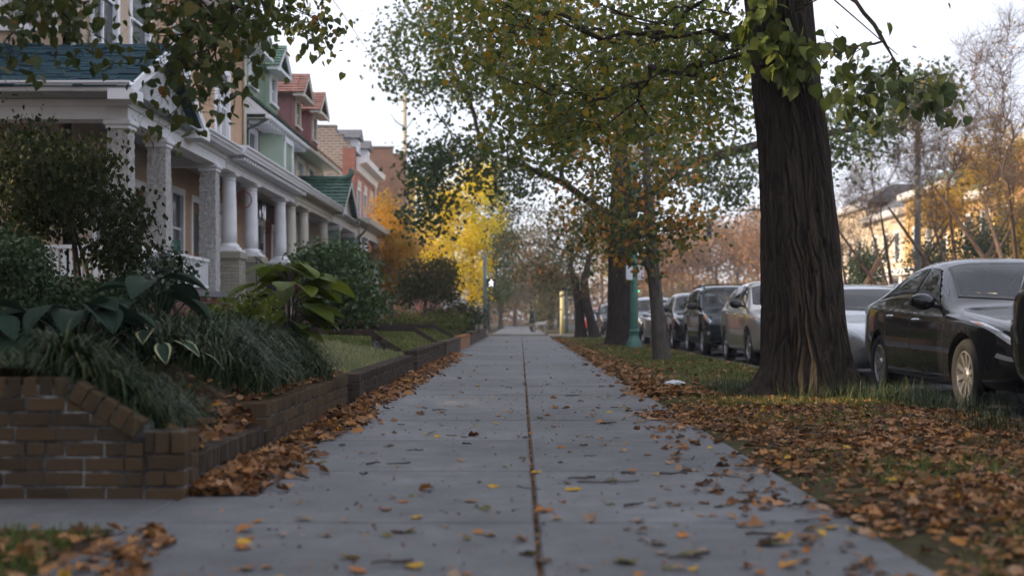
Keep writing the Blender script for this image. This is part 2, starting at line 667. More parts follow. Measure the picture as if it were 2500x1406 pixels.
def run_x(par, x0, x1, yface, z0, rowlock=False, off=0.0, kind='b', hh=None, bl=0.215):
    """one course on a wall facing the camera (-Y), from x0 to x1"""
    h = (hh or CO) - JT
    L = (0.082 if rowlock else bl)
    x = x1
    first = True
    while x > x0 + 0.02:
        l = L * (off if first and off > 0 else 1.0) * rb.uniform(0.97, 1.03)
        if not rowlock and rb.random() < 0.22:
            l = 0.105
        a = max(x - l, x0)
        if x - a > 0.03:
            brick(par, ((a + x) / 2, yface + 0.05, z0 + (h + JT) / 2), x - a - JT, 0.1, h, kind=kind)
        x = a
        first = False


def run_y(par, y0, y1, xface, z0, rowlock=False, off=0.0, kind='b', hh=None, bl=0.215):
    """one course on a wall facing the pavement (+X), from y0 to y1"""
    h = (hh or CO) - JT
    L = (0.08 if rowlock else bl)
    y = y0
    first = True
    while y < y1 - 0.02:
        l = L * (off if first and off > 0 else 1.0) * rb.uniform(0.97, 1.03)
        b = min(y + l, y1)
        if b - y > 0.03:
            brick(par, (xface - 0.05 - (0.055 if rowlock else 0), (y + b) / 2, z0 + (h + JT) / 2), b - y - JT, 0.1 + (0.11 if rowlock else 0), h, rz=PI / 2, kind=kind)
        y = b
        first = False


# --- nearest wall: return along the house walk, swept coping, corner block
W1 = empty('brick_garden_wall', (-2.0, 6.6, 0), 0, 'brown brick garden wall nearest the camera with swept coping and square corner block', 'brick wall', 'garden walls along the pavement')
YF = 6.52
prof = [(-3.4, -0.1), (-1.785, -0.1), (-1.785, 0.352), (-1.995, 0.352), (-2.0, 0.385), (-2.36, 0.60), (-3.4, 0.60)]
MB().prism(prof, 'y', YF + 0.006, YF + 0.2).build('mortar_core', M_mortar, W1)


def sl(z):          # x of the slope line at height z
    return -2.0 - (z - 0.385) / (0.60 - 0.385) * 0.36


zc = -0.02
k = 0
while zc + CO < 0.545:
    zt = zc + CO
    xe = -1.995 if zt < 0.32 else sl(zt) - 0.115 * 0.55
    run_x(W1, -3.35, min(xe, -2.0), YF, zc, off=(0.5 if k % 2 else 0.95))
    zc = zt
    k += 1
run_x(W1, -3.35, -2.40, YF, 0.532, rowlock=True, hh=0.112)
dx, dz = (-0.36, 0.215)
sl_len = math.hypot(dx, dz)
n = 5
for i in range(n):                         # swept coping bricks
    t = (i + 0.5) / n
    c = Vector((-2.02 + dx * t, YF + 0.045, 0.345 + dz * t + 0.012))
    brick(W1, c, sl_len / n - 0.010, 0.11, 0.112, ry=math.atan2(0.215, 0.36))
# corner block
zc = -0.03
for k in range(3):
    hh = 0.087
    run_x(W1, -1.992, -1.775, YF - 0.012, zc, off=(0.5 if k == 1 else 1.0), hh=hh, bl=0.215)
    run_y(W1, YF + 0.09, YF + 0.25, -1.772, zc, hh=hh, bl=0.11)
    zc += hh
run_x(W1, -1.992, -1.775, YF - 0.012, zc, rowlock=True, hh=0.125)
run_y(W1, YF + 0.09, YF + 0.25, -1.772, zc, rowlock=True, hh=0.125)
MB().box(-1.99, -1.79, YF + 0.02, YF + 0.235, -0.1, 0.338).build('block_core', M_mortar, W1)

# --- low brick edging between the first two walls
WL = empty('low_brick_edging', (-1.85, 7.7, 0), 0, 'low row of upright dark bricks edging the leaf filled dip between two walls', 'brick edging')
MB().box(-1.99, -1.825, 6.775, 8.7, -0.1, 0.18).build('mortar_core', M_mortar, WL)
run_y(WL, 6.775, 8.69, WX - 0.01, -0.02, kind='d')
run_y(WL, 6.775, 8.69, WX - 0.01, 0.062, rowlock=True, hh=0.135, kind='d')


def front_wall(y0, y1, label, kind='b', top=0.36, ret=True, near=True, slope=True):
    W = empty('brick_garden_wall', (-1.9, (y0 + y1) / 2, 0), 0, label, 'brick wall', 'garden walls along the pavement')
    MB().box(-1.995, WX - 0.012, y0 + 0.012, y1 - 0.012, -0.1, top - 0.015).build('mortar_core', M_mortar, W)
    rl = 0.11
    nc = max(1, int(round((top - rl + 0.02) / CO)))
    ch = (top - rl + 0.02) / nc
    zc = -0.02
    for k in range(nc):
        run_y(W, y0, y1, WX, zc, off=(0.5 if k % 2 else 1.0), hh=ch, kind=kind)
        run_x(W, -2.005, WX - 0.1, y0, zc, hh=ch, kind=kind, bl=0.21)
        zc += ch
    run_y(W, y0 + 0.1, y1, WX, zc, rowlock=True, hh=rl, kind=kind)
    brick(W, (-1.9, y0 + 0.05, zc + rl / 2), 0.205, 0.1, rl - JT, kind=kind)
    if slope:       # sloping coping that climbs the bank beside the wall's end
        nb = 7
        for i in range(nb):
            t = (i + 0.5) / nb
            brick(W, (-2.03 - 0.56 * t, y0 + 0.06, top - 0.075 + 0.36 * t), 0.66 / nb - 0.01, 0.12, 0.11, ry=math.atan2(0.36, 0.56), kind=kind)
        MB().prism([(-2.0, 0.0), (-2.0, top - 0.12), (-2.6, top + 0.26), (-2.6, 0.0)], 'y', y0 + 0.02, y0 + 0.1).build('bank_core', M_mortar, W)
        for i in range(16):
            if y0 < 15:
                break
            brick(W, (-2.64 - 0.2 * i, y0 + 0.06, top + 0.305 + 0.006 * i), 0.19, 0.12, 0.1, kind=kind)
    return W


front_wall(8.7, 12.8, 'brown brick garden wall with upright top bricks under the dark strap leaved grass')
front_wall(13.75, 20.7, 'weathered brick garden wall retaining the pale patchy lawn', 'd', 0.34, slope=False)
front_wall(21.4, 29.1, 'dark brick garden wall just past the pale lawn, stepped a course higher', 'd', 0.40)


def far_wall(y0, y1, label, m, top):
    """beyond the range where single bricks can be told apart"""
    W = empty('brick_garden_wall', (-1.9, (y0 + y1) / 2, 0), 0, label, 'brick wall', 'garden walls along the pavement')
    MB().box(-2.0, WX, y0, y1, -0.1, top - 0.1).build('wall_face', m, W)
    MB().bbox(-2.02, WX + 0.012, y0 - 0.01, y1 + 0.01, top - 0.098, top, 0.012).build('coping', M_brickd if m is not M_fo else M_bricko, W)
    MB().prism([(-2.02, top - 0.1), (-2.02, top + 0.01), (-2.6, top + 0.36), (-5.5, top + 0.44), (-5.5, top + 0.3), (-2.6, top + 0.24)], 'y', y0 + 0.01, y0 + 0.12).build('bank_coping', M_brickd, W)


M_fd = brick_mat('far_dark_brick', (0.07, 0.05, 0.038), (0.10, 0.07, 0.05), (0.09, 0.085, 0.08))
M_fo = brick_mat('far_lit_orange_brick', (0.36, 0.16, 0.07), (0.44, 0.2, 0.09), (0.3, 0.25, 0.2))  # sunlit look of this wall is put into the brick colour
far_wall(29.8, 36.5, 'dark brick garden wall second beyond the pale lawn', M_fd, 0.40)
far_wall(37.3, 44.0, 'brick garden wall painted sunlit orange between darker walls far up the pavement', M_fo, 0.42)
far_wall(44.7, 64.5, 'long low dark brick garden wall ending near the crossing', M_fd, 0.46)
# ------------------------------------------------------------------ houses
M_stucco = mat('pebble_stucco', (0.46, 0.445, 0.43), 0.95, 0.3, 14.0, 0.9, 55, spec=0.15)
M_stgreen = mat('green_stucco', (0.26, 0.33, 0.27), 0.95, 0.15, 8.0, 0.6, 50, spec=0.15)
M_greenp = mat('green_wall', (0.33, 0.40, 0.31), 0.9, 0.1, 3.0, 0.3, 30, spec=0.2)
M_pier = ramp_mat('painted_brick', [(0.0, (0.33, 0.31, 0.25)), (1.0, (0.46, 0.43, 0.35))], 0.85, 'object', 8.0, 0.4, 45, spec=0.2, noise_mix=0.4)
BR['p'] = brick_meshes(M_pier, 'pppp')
M_pierm = mat('painted_mortar', (0.30, 0.28, 0.23), 0.95, 0.2, 10.0, 0.4, 50)
M_tan = brick_mat('tan_brick', (0.50, 0.37, 0.27), (0.56, 0.42, 0.31), (0.50, 0.41, 0.33))
M_orange = brick_mat('orange_facade_brick', (0.50, 0.31, 0.19), (0.55, 0.35, 0.22), (0.50, 0.36, 0.25))
M_red = brick_mat('red_facade_brick', (0.25, 0.08, 0.06), (0.32, 0.11, 0.08), (0.3, 0.2, 0.17))
M_pink = brick_mat('pink_facade_brick', (0.46, 0.17, 0.14), (0.52, 0.21, 0.17), (0.45, 0.22, 0.18))
M_dkred = brick_mat('dark_red_brick', (0.12, 0.04, 0.03), (0.19, 0.065, 0.045), (0.17, 0.13, 0.11))
M_party = brick_mat('grey_brown_brick', (0.20, 0.15, 0.12), (0.28, 0.20, 0.16), (0.45, 0.42, 0.38), 3.3)
M_brown = brick_mat('brown_building_brick', (0.19, 0.10, 0.07), (0.25, 0.13, 0.09), (0.22, 0.16, 0.13), 3.4)
M_shing = mat('teal_shingle', (0.022, 0.058, 0.075), 0.9, 0.3, 9.0, 0.5, 120, rnd=0.28, spec=0.25)
M_tileg = mat('green_tile', (0.075, 0.155, 0.115), 0.45, 0.4, 5.0, 0.1, 30)
M_tiler = mat('red_tile', (0.26, 0.135, 0.115), 0.6, 0.3, 5.0, 0.2, 30)
M_slate = mat('slate_roof', (0.10, 0.105, 0.12), 0.7, 0.3, 6.0, 0.3, 40)
M_metalroof = mat('painted_metal_roof', (0.60, 0.62, 0.66), 0.5, 0.08, 2.0)
M_ceil = mat('porch_ceiling', (0.40, 0.44, 0.45), 0.8, 0.08)
M_dark = mat('dark_core', (0.03, 0.03, 0.035), 0.9, 0.2)
M_door = mat('door_wood', (0.16, 0.075, 0.035), 0.5, 0.2, 6.0)
M_deck = mat('porch_floor', (0.16, 0.16, 0.165), 0.7, 0.15)
M_gut = mat('gutter_metal', (0.80, 0.80, 0.83), 0.4, 0.06, 2.0)
M_dkgut = mat('dark_gutter', (0.05, 0.06, 0.055), 0.4, 0.15)


def wall(par, axis, s, pos, a0, a1, z0, z1, ops, m, name='wall', dep=0.16):
    """sheet of wall with real openings, reveals and closed edges; s = outward sign along the axis"""
    def P(a, o, z):
        return (pos + s * o, a, z) if axis == 'x' else (a, pos + s * o, z)
    As = sorted({a0, a1, *[v for o in ops for v in o[:2]]})
    Zs = sorted({z0, z1, *[v for o in ops for v in o[2:4]]})
    mb = MB()
    for i in range(len(As) - 1):
        for j in range(len(Zs) - 1):
            ca, cz = (As[i] + As[i + 1]) / 2, (Zs[j] + Zs[j + 1]) / 2
            if any(o[0] < ca < o[1] and o[2] < cz < o[3] for o in ops):
                continue
            mb.add([P(As[i], 0, Zs[j]), P(As[i + 1], 0, Zs[j]), P(As[i + 1], 0, Zs[j + 1]), P(As[i], 0, Zs[j + 1])], [(0, 1, 2, 3)])
    for (b0, b1, c0, c1) in [o[:4] for o in ops] + [(a0, a1, z0, z1)]:
        for (p, q) in (((b0, c0), (b1, c0)), ((b1, c0), (b1, c1)), ((b1, c1), (b0, c1)), ((b0, c1), (b0, c0))):
            mb.add([P(p[0], 0, p[1]), P(q[0], 0, q[1]), P(q[0], -dep, q[1]), P(p[0], -dep, p[1])], [(0, 1, 2, 3)])
    return mb.build(name, m, par)


def window(par, axis, s, pos, b0, b1, c0, c1, mf=None, mg=None, door=False, mull=0, bars=False):
    """frame with casing, meeting rail, panes and sill, set in an opening"""
    mf = mf or M_white
    mg = mg or M_glass

    def bx(mb, a, b, o0, o1, c, d):
        if axis == 'x':
            mb.box(pos + s * o0, pos + s * o1, a, b, c, d)
        else:
            mb.box(a, b, pos + s * o0, pos + s * o1, c, d)
    t = 0.06
    f = MB()
    bx(f, b0 - 0.09, b0 + t, -0.1, 0.03, c0, c1 + 0.001)
    bx(f, b1 - t, b1 + 0.09, -0.1, 0.03, c0, c1 + 0.001)
    bx(f, b0 - 0.09, b1 + 0.09, -0.1, 0.035, c1 - t, c1 + 0.1)
    bx(f, b0 + t, b1 - t, -0.1, -0.02, c0, c0 + t)
    if not door:
        bx(f, b0 + t, b1 - t, -0.1, -0.03, (c0 + c1) / 2 - 0.025, (c0 + c1) / 2 + 0.025)
    for k in range(mull):
        a = b0 + (b1 - b0) * (k + 1) / (mull + 1)
        bx(f, a - 0.035, a + 0.035, -0.1, -0.025, c0 + t, c1 - t)
    wn = f.build('door' if door else 'window', mf, par)
    g = MB()
    if door:
        bx(g, b0 + t, b1 - t, -0.1, -0.06, c0 + t, c1 - t)
        lf = g.build('door_leaf', M_door, wn)
        g2 = MB()
        bx(g2, b0 + 0.22, b1 - 0.22, -0.065, -0.052, c0 + 1.0, c1 - 0.3)
        g2.build('pane', M_glass, wn)
    else:
        zm = (c0 + c1) / 2
        n = mull + 1
        for k in range(n):
            a, b = b0 + (b1 - b0) * k / n, b0 + (b1 - b0) * (k + 1) / n
            for (u, v, o) in ((c0 + t, zm, -0.07), (zm, c1 - t, -0.055)):
                gg = MB()
                bx(gg, a + 0.03, b - 0.03, o - 0.01, o, u, v)
                gg.build('pane', mg, wn)
        sm = MB()
        bx(sm, b0 - 0.13, b1 + 0.13, -0.02, 0.09, c0 - 0.075, c0 - 0.001)
        sm.build('sill', mf, wn)
    return wn


def facade(par, axis, s, pos, a0, a1, z0, z1, wins, m, mf=None, doors=(), **kw):
    ops = [w_[:4] for w_ in wins] + [d_[:4] for d_ in doors]
    wl = wall(par, axis, s, pos, a0, a1, z0, z1, ops, m)
    for w_ in wins:
        o = w_[4] if len(w_) > 4 else {}
        window(par, axis, s, pos, *w_[:4], mf=o.get('mf', mf), mg=o.get('mg'), mull=o.get('mull', 0))
    for d_ in doors:
        window(par, axis, s, pos, *d_[:4], mf=mf, door=True)
    return wl


def rough_column(par, cx, cy, z0, z1, w0, w1, m, capm=M_white, amp=0.009, rnd=0):
    """square rendered column with coarse stucco relief"""
    mb = MB()
    nz, ns = 60, 8
    ring = []
    for i in range(4 * ns):
        side, t = divmod(i, ns)
        t = t / ns * 2 - 1
        ring.append([(t, -1), (1, t), (-t, 1), (-1, -t)][side])
    vs = []
    rr = random.Random(int(cy * 10))
    for j in range(nz + 1):
        f = j / nz
        w_ = (w0 + (w1 - w0) * f) / 2
        for (a, b) in ring:
            k = 1 + rr.uniform(-amp, amp) / w_
            vs.append((cx + a * w_ * k, cy + b * w_ * k, z0 + (z1 - z0) * f))
    n = len(ring)
    fs = [(j * n + i, j * n + (i + 1) % n, (j + 1) * n + (i + 1) % n, (j + 1) * n + i) for j in range(nz) for i in range(n)]
    mb.add(vs, fs)
    c = mb.build('porch_column', m, par)
    w_ = w1 / 2
    MB().bbox(cx - w_ - 0.03, cx + w_ + 0.03, cy - w_ - 0.03, cy + w_ + 0.03, z1, z1 + 0.06, 0.01) \
        .bbox(cx - w_ - 0.065, cx + w_ + 0.065, cy - w_ - 0.065, cy + w_ + 0.065, z1 + 0.061, z1 + 0.15, 0.02).build('capital', capm, c)
    return c


def round_column(par, cx, cy, z0, z1, r, m):
    h = z1 - z0
    prof = [(r * 0.98, 0.14)] + [(r * (0.98 - 0.17 * (t ** 1.8)), 0.14 + (h - 0.3) * t) for t in (0.2, 0.4, 0.6, 0.8, 1.0)]
    prof = [(p, q) for p, q in prof]
    c = MB().lathe([(a, z0 + b) for a, b in prof], (cx, cy, 0), 24).build('porch_column', m, par, sm=False)
    for p in c.data.polygons:
        p.use_smooth = len(p.vertices) == 4
    b = MB().bbox(cx - r * 1.32, cx + r * 1.32, cy - r * 1.32, cy + r * 1.32, z0, z0 + 0.06, 0.008)
    b.lathe([(r * 1.28, z0 + 0.06), (r * 1.32, z0 + 0.085), (r * 1.25, z0 + 0.11), (r * 1.05, z0 + 0.125), (r * 1.0, z0 + 0.15)], (cx, cy, 0), 24)
    b.build('column_base', m, c)
    q = MB().lathe([(r * 0.82, z1 - 0.17), (r * 0.9, z1 - 0.155), (r * 0.84, z1 - 0.13), (r * 0.84, z1 - 0.1), (r * 1.1, z1 - 0.06)], (cx, cy, 0), 24)
    q.bbox(cx - r * 1.15, cx + r * 1.15, cy - r * 1.15, cy + r * 1.15, z1 - 0.06, z1, 0.006)
    q.build('capital', m, c)
    return c


def gutter_y(par, x, y0, y1, z, m=None, h=0.15):
    """moulded gutter running along the street"""
    prof = [(x - 0.10, z), (x - 0.02, z), (x + 0.012, z + h * 0.35), (x + 0.018, z + h * 0.55), (x + 0.055, z + h * 0.8), (x + 0.055, z + h), (x - 0.10, z + h)]
    return MB().prism(prof, 'y', y0, y1).build('gutter', m or M_gut, par)


def gutter_x(par, y, x0, x1, z, m=None, h=0.15):
    prof = [(y + 0.10, z), (y + 0.02, z), (y - 0.012, z + h * 0.35), (y - 0.018, z + h * 0.55), (y - 0.055, z + h * 0.8), (y - 0.055, z + h), (y + 0.10, z + h)]
    return MB().prism(prof, 'x', x0, x1).build('gutter', m or M_gut, par)


def tile_slope(par, o, u, v, n, m, name='tile_slope', th=0.03, cols=0):
    """stepped courses of tiles on a sloping rectangle: o origin at the eave, u along it, v up the slope"""
    o, u, v = Vector(o), Vector(u), Vector(v)
    nn = u.cross(v).normalized()
    if nn.z < 0:
        nn = -nn
    mb = MB()
    cols = cols or max(1, int(u.length / 0.28))
    for i in range(n):
        a, b = o + v * (i / n), o + v * ((i + 1.12) / n if i < n - 1 else 1)
        for k in range(cols):
            jz = rb.uniform(0, 0.012)
            t0, t1 = k / cols, (k + 1) / cols - 0.012 / u.length * 1.2
            p = [a + u * t0 + nn * (th + jz), a + u * t1 + nn * (th + jz), b + u * t1 + nn * 0.006, b + u * t0 + nn * 0.006]
            q = [a + u * t0, a + u * t1, b + u * t1, b + u * t0]
            mb.add(p + q, [(0, 1, 2, 3), (0, 1, 5, 4), (1, 2, 6, 5), (0, 3, 7, 4)])
    return mb.build(name, m, par)


XP, XW = -6.5, -7.8     # porch column line, main wall line
ZF, ZC = 1.45, 4.10     # porch floor, column top

# ======== house with the stucco columns and teal shingled porch
h1 = empty('row_house', (-9, 22.835, 0.4), 0, 'tan brick house with stucco porch columns and teal shingled porch gable', 'house', 'row houses along the left side')
MB().box(-18, XW - 0.2, 21.6, 26.352, 0.2, 10.4).build('solid_core', M_dark, h1)  # unseen solid box, added to stop light passing through the house
MB().box(-18, -9.6, 13.1, 21.539, 0.2, 10.4).build('side_wing', M_tan, h1)
facade(h1, 'x', 1, XW, 21.353, 26.414, 0.4, 10.4, [(22.341, 23.76, 6.0, 7.9, {'mull': 1}), (24.563, 25.797, 6.0, 7.9), (22.464, 23.822, 2.2, 3.7)], M_tan, doors=[(24.439, 25.673, ZF, 3.6)])
facade(h1, 'y', -1, 21.353, -9.6, XW - 0.001, 0.4, 10.4, [(-9.0, -8.15, 5.95, 7.4, {'mg': M_glass2})], M_tan)
MB().box(-18.3, XW + 0.45, 21.2, 26.414, 10.401, 10.7).box(-18.3, -9.3, 13.0, 21.2, 10.401, 10.7).build('roof', M_slate, h1)
for (px_, py_) in ((XW + 0.06, 21.279), (XW + 0.07, 22.156)):
    MB().tube([(px_, py_, 4.6), (px_, py_, 10.4)], 0.05, 8).build('downspout', M_white, h1, sm=True)
# porch
MB().box(XW + 0.01, -6.22, 19.564, 26.389, 1.33, ZF).box(-9.6, XW + 0.01, 19.564, 21.329, 1.33, ZF).build('porch_floor', M_deck, h1)
MB().box(-9.6, -6.3, 19.687, 26.365, 0.2, 1.328).build('porch_base', M_dkred, h1)
for cy in (19.996, 22.094, 25.673):
    rough_column(h1, XP, cy, ZF, ZC - 0.15, 0.36, 0.33, M_stucco)
MB().box(XP - 0.17, XP + 0.17, 19.811, 26.389, ZC, 4.42).box(-9.6, XP - 0.17, 19.786, 20.205, ZC, 4.42).bbox(XP + 0.171, XP + 0.21, 19.749, 26.389, 4.30, 4.42, 0.01) \
    .bbox(-9.6, XP + 0.21, 19.73, 19.785, 4.30, 4.42, 0.01).build('porch_beam', M_white, h1)
MB().box(XW + 0.02, XP - 0.18, 26.192, 26.377, ZC + 0.02, 4.36).build('cross_beam', M_white, h1)
MB().box(-9.6, -6.05, 19.193, 21.353, 4.425, 4.445).box(XW, -6.05, 21.353, 26.389, 4.425, 4.445).build('porch_ceiling', M_ceil, h1)
EY, RY, FY = 19.033, 21.353, 23.637
EZ, RZ = 4.48, 5.62
rf = MB().prism([(EY + 0.03, EZ), (RY, RZ - 0.02), (FY, EZ), (FY, EZ - 0.02), (EY + 0.03, EZ - 0.02)], 'x', -9.6, -6.33)
for (ya, yb) in ((EY + 0.03, RY), (FY, RY)):
    rf.prism([(ya, EZ - 0.03), (yb, RZ - 0.05), (yb, RZ - 0.01), (ya, EZ + 0.01)], 'x', -6.33, -6.051)
rf = rf.build('porch_roof', M_shing, h1)
sl_v = Vector((0, RY - EY, RZ - EZ))
ang = math.atan2(RZ - EZ, RY - EY)
NCO = 15
shm = []
for k in range(5):
    q = MB().bbox(-0.148, 0.148, -0.105, 0.105, -0.005, 0.006 + 0.004 * k, 0.002)
    shm.append(q.mesh('shingle', M_shing))
for i in range(NCO + 1):
    t = (i + 0.35) / (NCO + 0.5)
    c = Vector((0, EY, EZ)) + sl_v * t
    x = -9.55 + (0.15 if i % 2 else 0)
    while x < -6.06:
        w_ = rb.choice((0.16, 0.22, 0.30, 0.30))
        if x + w_ > -6.02:
            w_ = -6.02 - x
        if w_ > 0.04:
            o = bpy.data.objects.new('shingle', rb.choice(shm))
            COL.objects.link(o)
            o.location = (x + w_ / 2, c.y, c.z + 0.014)
            o.rotation_euler = (ang - 0.035, 0, 0)
            o.scale = (w_ / 0.3, 1, rb.choice((0.7, 1, 1.7)))
            o.parent = rf
        x += w_
gutter_x(h1, EY, -9.6, -6.05, EZ - 0.06)
MB().box(-6.32, -6.28, EY + 0.25, FY - 0.25, EZ - 0.03, EZ + 0.0).prism([(EY + 0.15, EZ), (RY, RZ - 0.1), (FY - 0.15, EZ)], 'x', -6.32, -6.28).build('gable_panel', mat('grey_gable', (0.45, 0.45, 0.46), 0.8), h1)
rk = MB()
for (ya, za, yb, zb) in ((EY, EZ, RY, RZ), (FY, EZ, RY, RZ)):
    rk.prism([(ya, za - 0.14), (yb, zb - 0.14), (yb, zb + 0.035), (ya, za + 0.035)], 'x', -6.05, -6.0)
rk.build('rake_board', M_white, h1)
MB().bbox(-6.4, -5.98, FY - 0.55, FY + 0.05, EZ - 0.2, EZ - 0.02, 0.01).build('eave_return', M_white, h1)
MB().bbox(-6.4, -5.98, EY - 0.02, EY + 0.45, EZ - 0.2, EZ - 0.02, 0.01).build('eave_return', M_white, h1)
MB().prism([(-6.02, 4.46), (-6.02, 4.49), (XW, 5.15), (XW, 4.46)], 'y', FY - 0.05, 26.365).build('porch_shed_roof', M_shing, h1)
gutter_y(h1, -6.03, FY, 26.439, 4.42)
MB().box(XP + 0.21, -6.06, FY, 26.389, 4.40, 4.424).build('soffit', M_white, h1)


def railing(par, axis, pos, a0, a1, z0, z1, m, step=0.115, w_=0.045, vary=None):
    def bx(mb, a, b, o, z_0, z_1):
        if axis == 'y':
            mb.box(pos - o, pos + o, a, b, z_0, z_1)
        else:
            mb.box(a, b, pos - o, pos + o, z_0, z_1)
    f = MB()
    bx(f, a0, a1, 0.045, z1 - 0.06, z1)
    bx(f, a0, a1, 0.03, z0, z0 + 0.05)
    r_ = f.build('railing', m, par)
    a = a0 + step / 2
    while a < a1:
        q = MB()
        bx(q, a - w_ / 2, a + w_ / 2, 0.018, z0 + 0.05, z1 - 0.06)
        q.build('baluster', m, r_)
        a += step
    return r_


railing(h1, 'x', 19.811, -8.6, XP - 0.2, 1.56, 2.08, M_white, 0.13, 0.075)
railing(h1, 'y', XP + 0.02, 22.341, 25.427, 1.52, 2.12, M_white)
railing(h1, 'y', XP + 0.02, 20.243, 21.847, 1.52, 2.12, M_white)

# ======== orange brick house with white round columns
h2 = empty('row_house', (-9, 30.487, 0.4), 0, 'orange brick house with white round porch columns and bracketed cornice', 'house', 'row houses along the left side')
MB().box(-18, XW - 0.2, 26.476, 34.56, 0.2, 8.6).build('solid_core', M_dark, h2)
facade(h2, 'x', 1, XW, 26.439, 34.622, 0.4, 8.6, [(27.525, 28.883, 5.7, 7.4), (31.351, 32.832, 5.5, 7.35, {'mull': 1, 'mg': M_glass2}), (31.228, 32.832, 2.1, 3.75, {'mull': 1}), (27.401, 28.389, 2.1, 3.75)], M_orange, doors=[(29.129, 30.487, ZF, 3.7)])
MB().box(-18.2, XW + 0.62, 26.389, 34.684, 8.62, 8.80).build('eave', M_white, h2)
MB().prism([(XW + 0.6, 8.81), (-11, 10.3), (-18, 10.3), (-18, 8.81)], 'y', 26.414, 34.659).build('roof', M_slate, h2)
MB().tube([(XW + 0.07, 34.437, 4.8), (XW + 0.07, 34.437, 8.6)], 0.05, 8).build('downspout', M_cream, h2, sm=True)
MB().box(XW + 0.01, -6.2, 26.414, 34.56, 1.33, ZF).build('porch_floor', M_deck, h2)
MB().box(XW, -6.3, 26.439, 34.536, 0.2, 1.328).build('porch_base', M_dkred, h2)
for i, cy in enumerate((27.401, 29.623, 33.203)):
    hw_ = 0.30
    p_ = MB().box(XP - hw_ + 0.01, XP + hw_ - 0.01, cy - hw_ + 0.01, cy + hw_ - 0.01, 0.3, 2.33).build('pier', M_pierm, h2)
    zc, k = 0.55, 0
    while zc < 2.2:                       # the pier's bricks, one by one
        for f in range(3 if k % 2 else 4):
            for face in (0, 1):
                n_ = 3 if k % 2 else 4
                edges = [0, 0.2, 0.4, 0.6] if n_ == 3 else [0, 0.1, 0.3, 0.5, 0.6]
                a, b = edges[f], edges[f + 1]
                if face == 0:
                    c = (XP - hw_ + (a + b) / 2, cy - hw_ + 0.05, zc + 0.0375)
                    o = brick(p_, c, b - a - 0.012, 0.1, 0.064, kind='p')
                else:
                    c = (XP + hw_ - 0.05, cy - hw_ + (a + b) / 2, zc + 0.0375)
                    o = brick(p_, c, b - a - 0.012, 0.1, 0.064, rz=PI / 2, kind='p')
                o.matrix_parent_inverse = Matrix()
        zc += 0.0755
        k += 1
    MB().bbox(XP - 0.34, XP + 0.34, cy - 0.34, cy + 0.34, 2.19, 2.35, 0.012).build('pier_cap', M_pier, p_)
    MB().bbox(XP - 0.30, XP + 0.30, cy - 0.30, cy + 0.30, 2.351, 2.40, 0.012).build('cap_slab', M_white, p_)
    round_column(h2, XP, cy, 2.40, ZC, 0.175, M_white)
MB().box(XP - 0.17, XP + 0.17, 26.476, 34.499, ZC, 4.40).bbox(XP + 0.171, XP + 0.20, 26.476, 34.499, 4.22, 4.25, 0.008).build('porch_beam', M_white, h2)
MB().box(XW, -5.95, 26.476, 34.499, 4.405, 4.43).build('soffit', M_white, h2)
MB().box(XW + 0.005, XP - 0.18, 26.476, 34.499, 4.36, 4.40).build('porch_ceiling', M_ceil, h2)
a = 26.784
while a < 34.437:
    MB().bbox(XP + 0.22, -6.0, a - 0.055, a + 0.055, 4.30, 4.403, 0.01).build('bracket', M_white, h2)
    a += 0.27
gutter_y(h2, -5.93, 26.463, 34.523, 4.43, h=0.17)
MB().prism([(-6.03, 4.43), (-6.03, 4.60), (-6.9, 4.92), (XW, 5.0), (XW, 4.43)], 'y', 26.537, 34.499).build('porch_roof', M_metalroof, h2)
for (a, b) in ((30.117, 32.709),):
    railing(h2, 'y', XP, a, b, 1.55, 2.25, M_iron, 0.13, 0.018)
MB().tube([(XP + 0.35, 28.389, 2.3), (XP + 0.9, 28.389, 1.9), (-5.2, 28.389, 1.5), (-5.0, 28.389, 1.4)], 0.018, 6).tube([(-5.1, 28.389, 0.6), (-5.1, 28.389, 1.45)], 0.015, 6).tube([(XP + 0.4, 28.389, 1.3), (XP + 0.4, 28.389, 2.28)], 0.015, 6).build('stair_handrail', M_iron, h2, sm=True)
st = MB()
for k in range(5):
    st.box(-6.2 + 0.28 * k, -6.2 + 0.28 * (k + 1), 27.895, 29.129, 0.3, 1.3 - 0.17 * k)
st.build('front_steps', M_conc2, h2)

# ======== green house with tiled dormers
h3 = empty('row_house', (-9, 37.893, 0.4), 0, 'sage green house with green tiled dormers and cream porch columns', 'house', 'row houses along the left side')


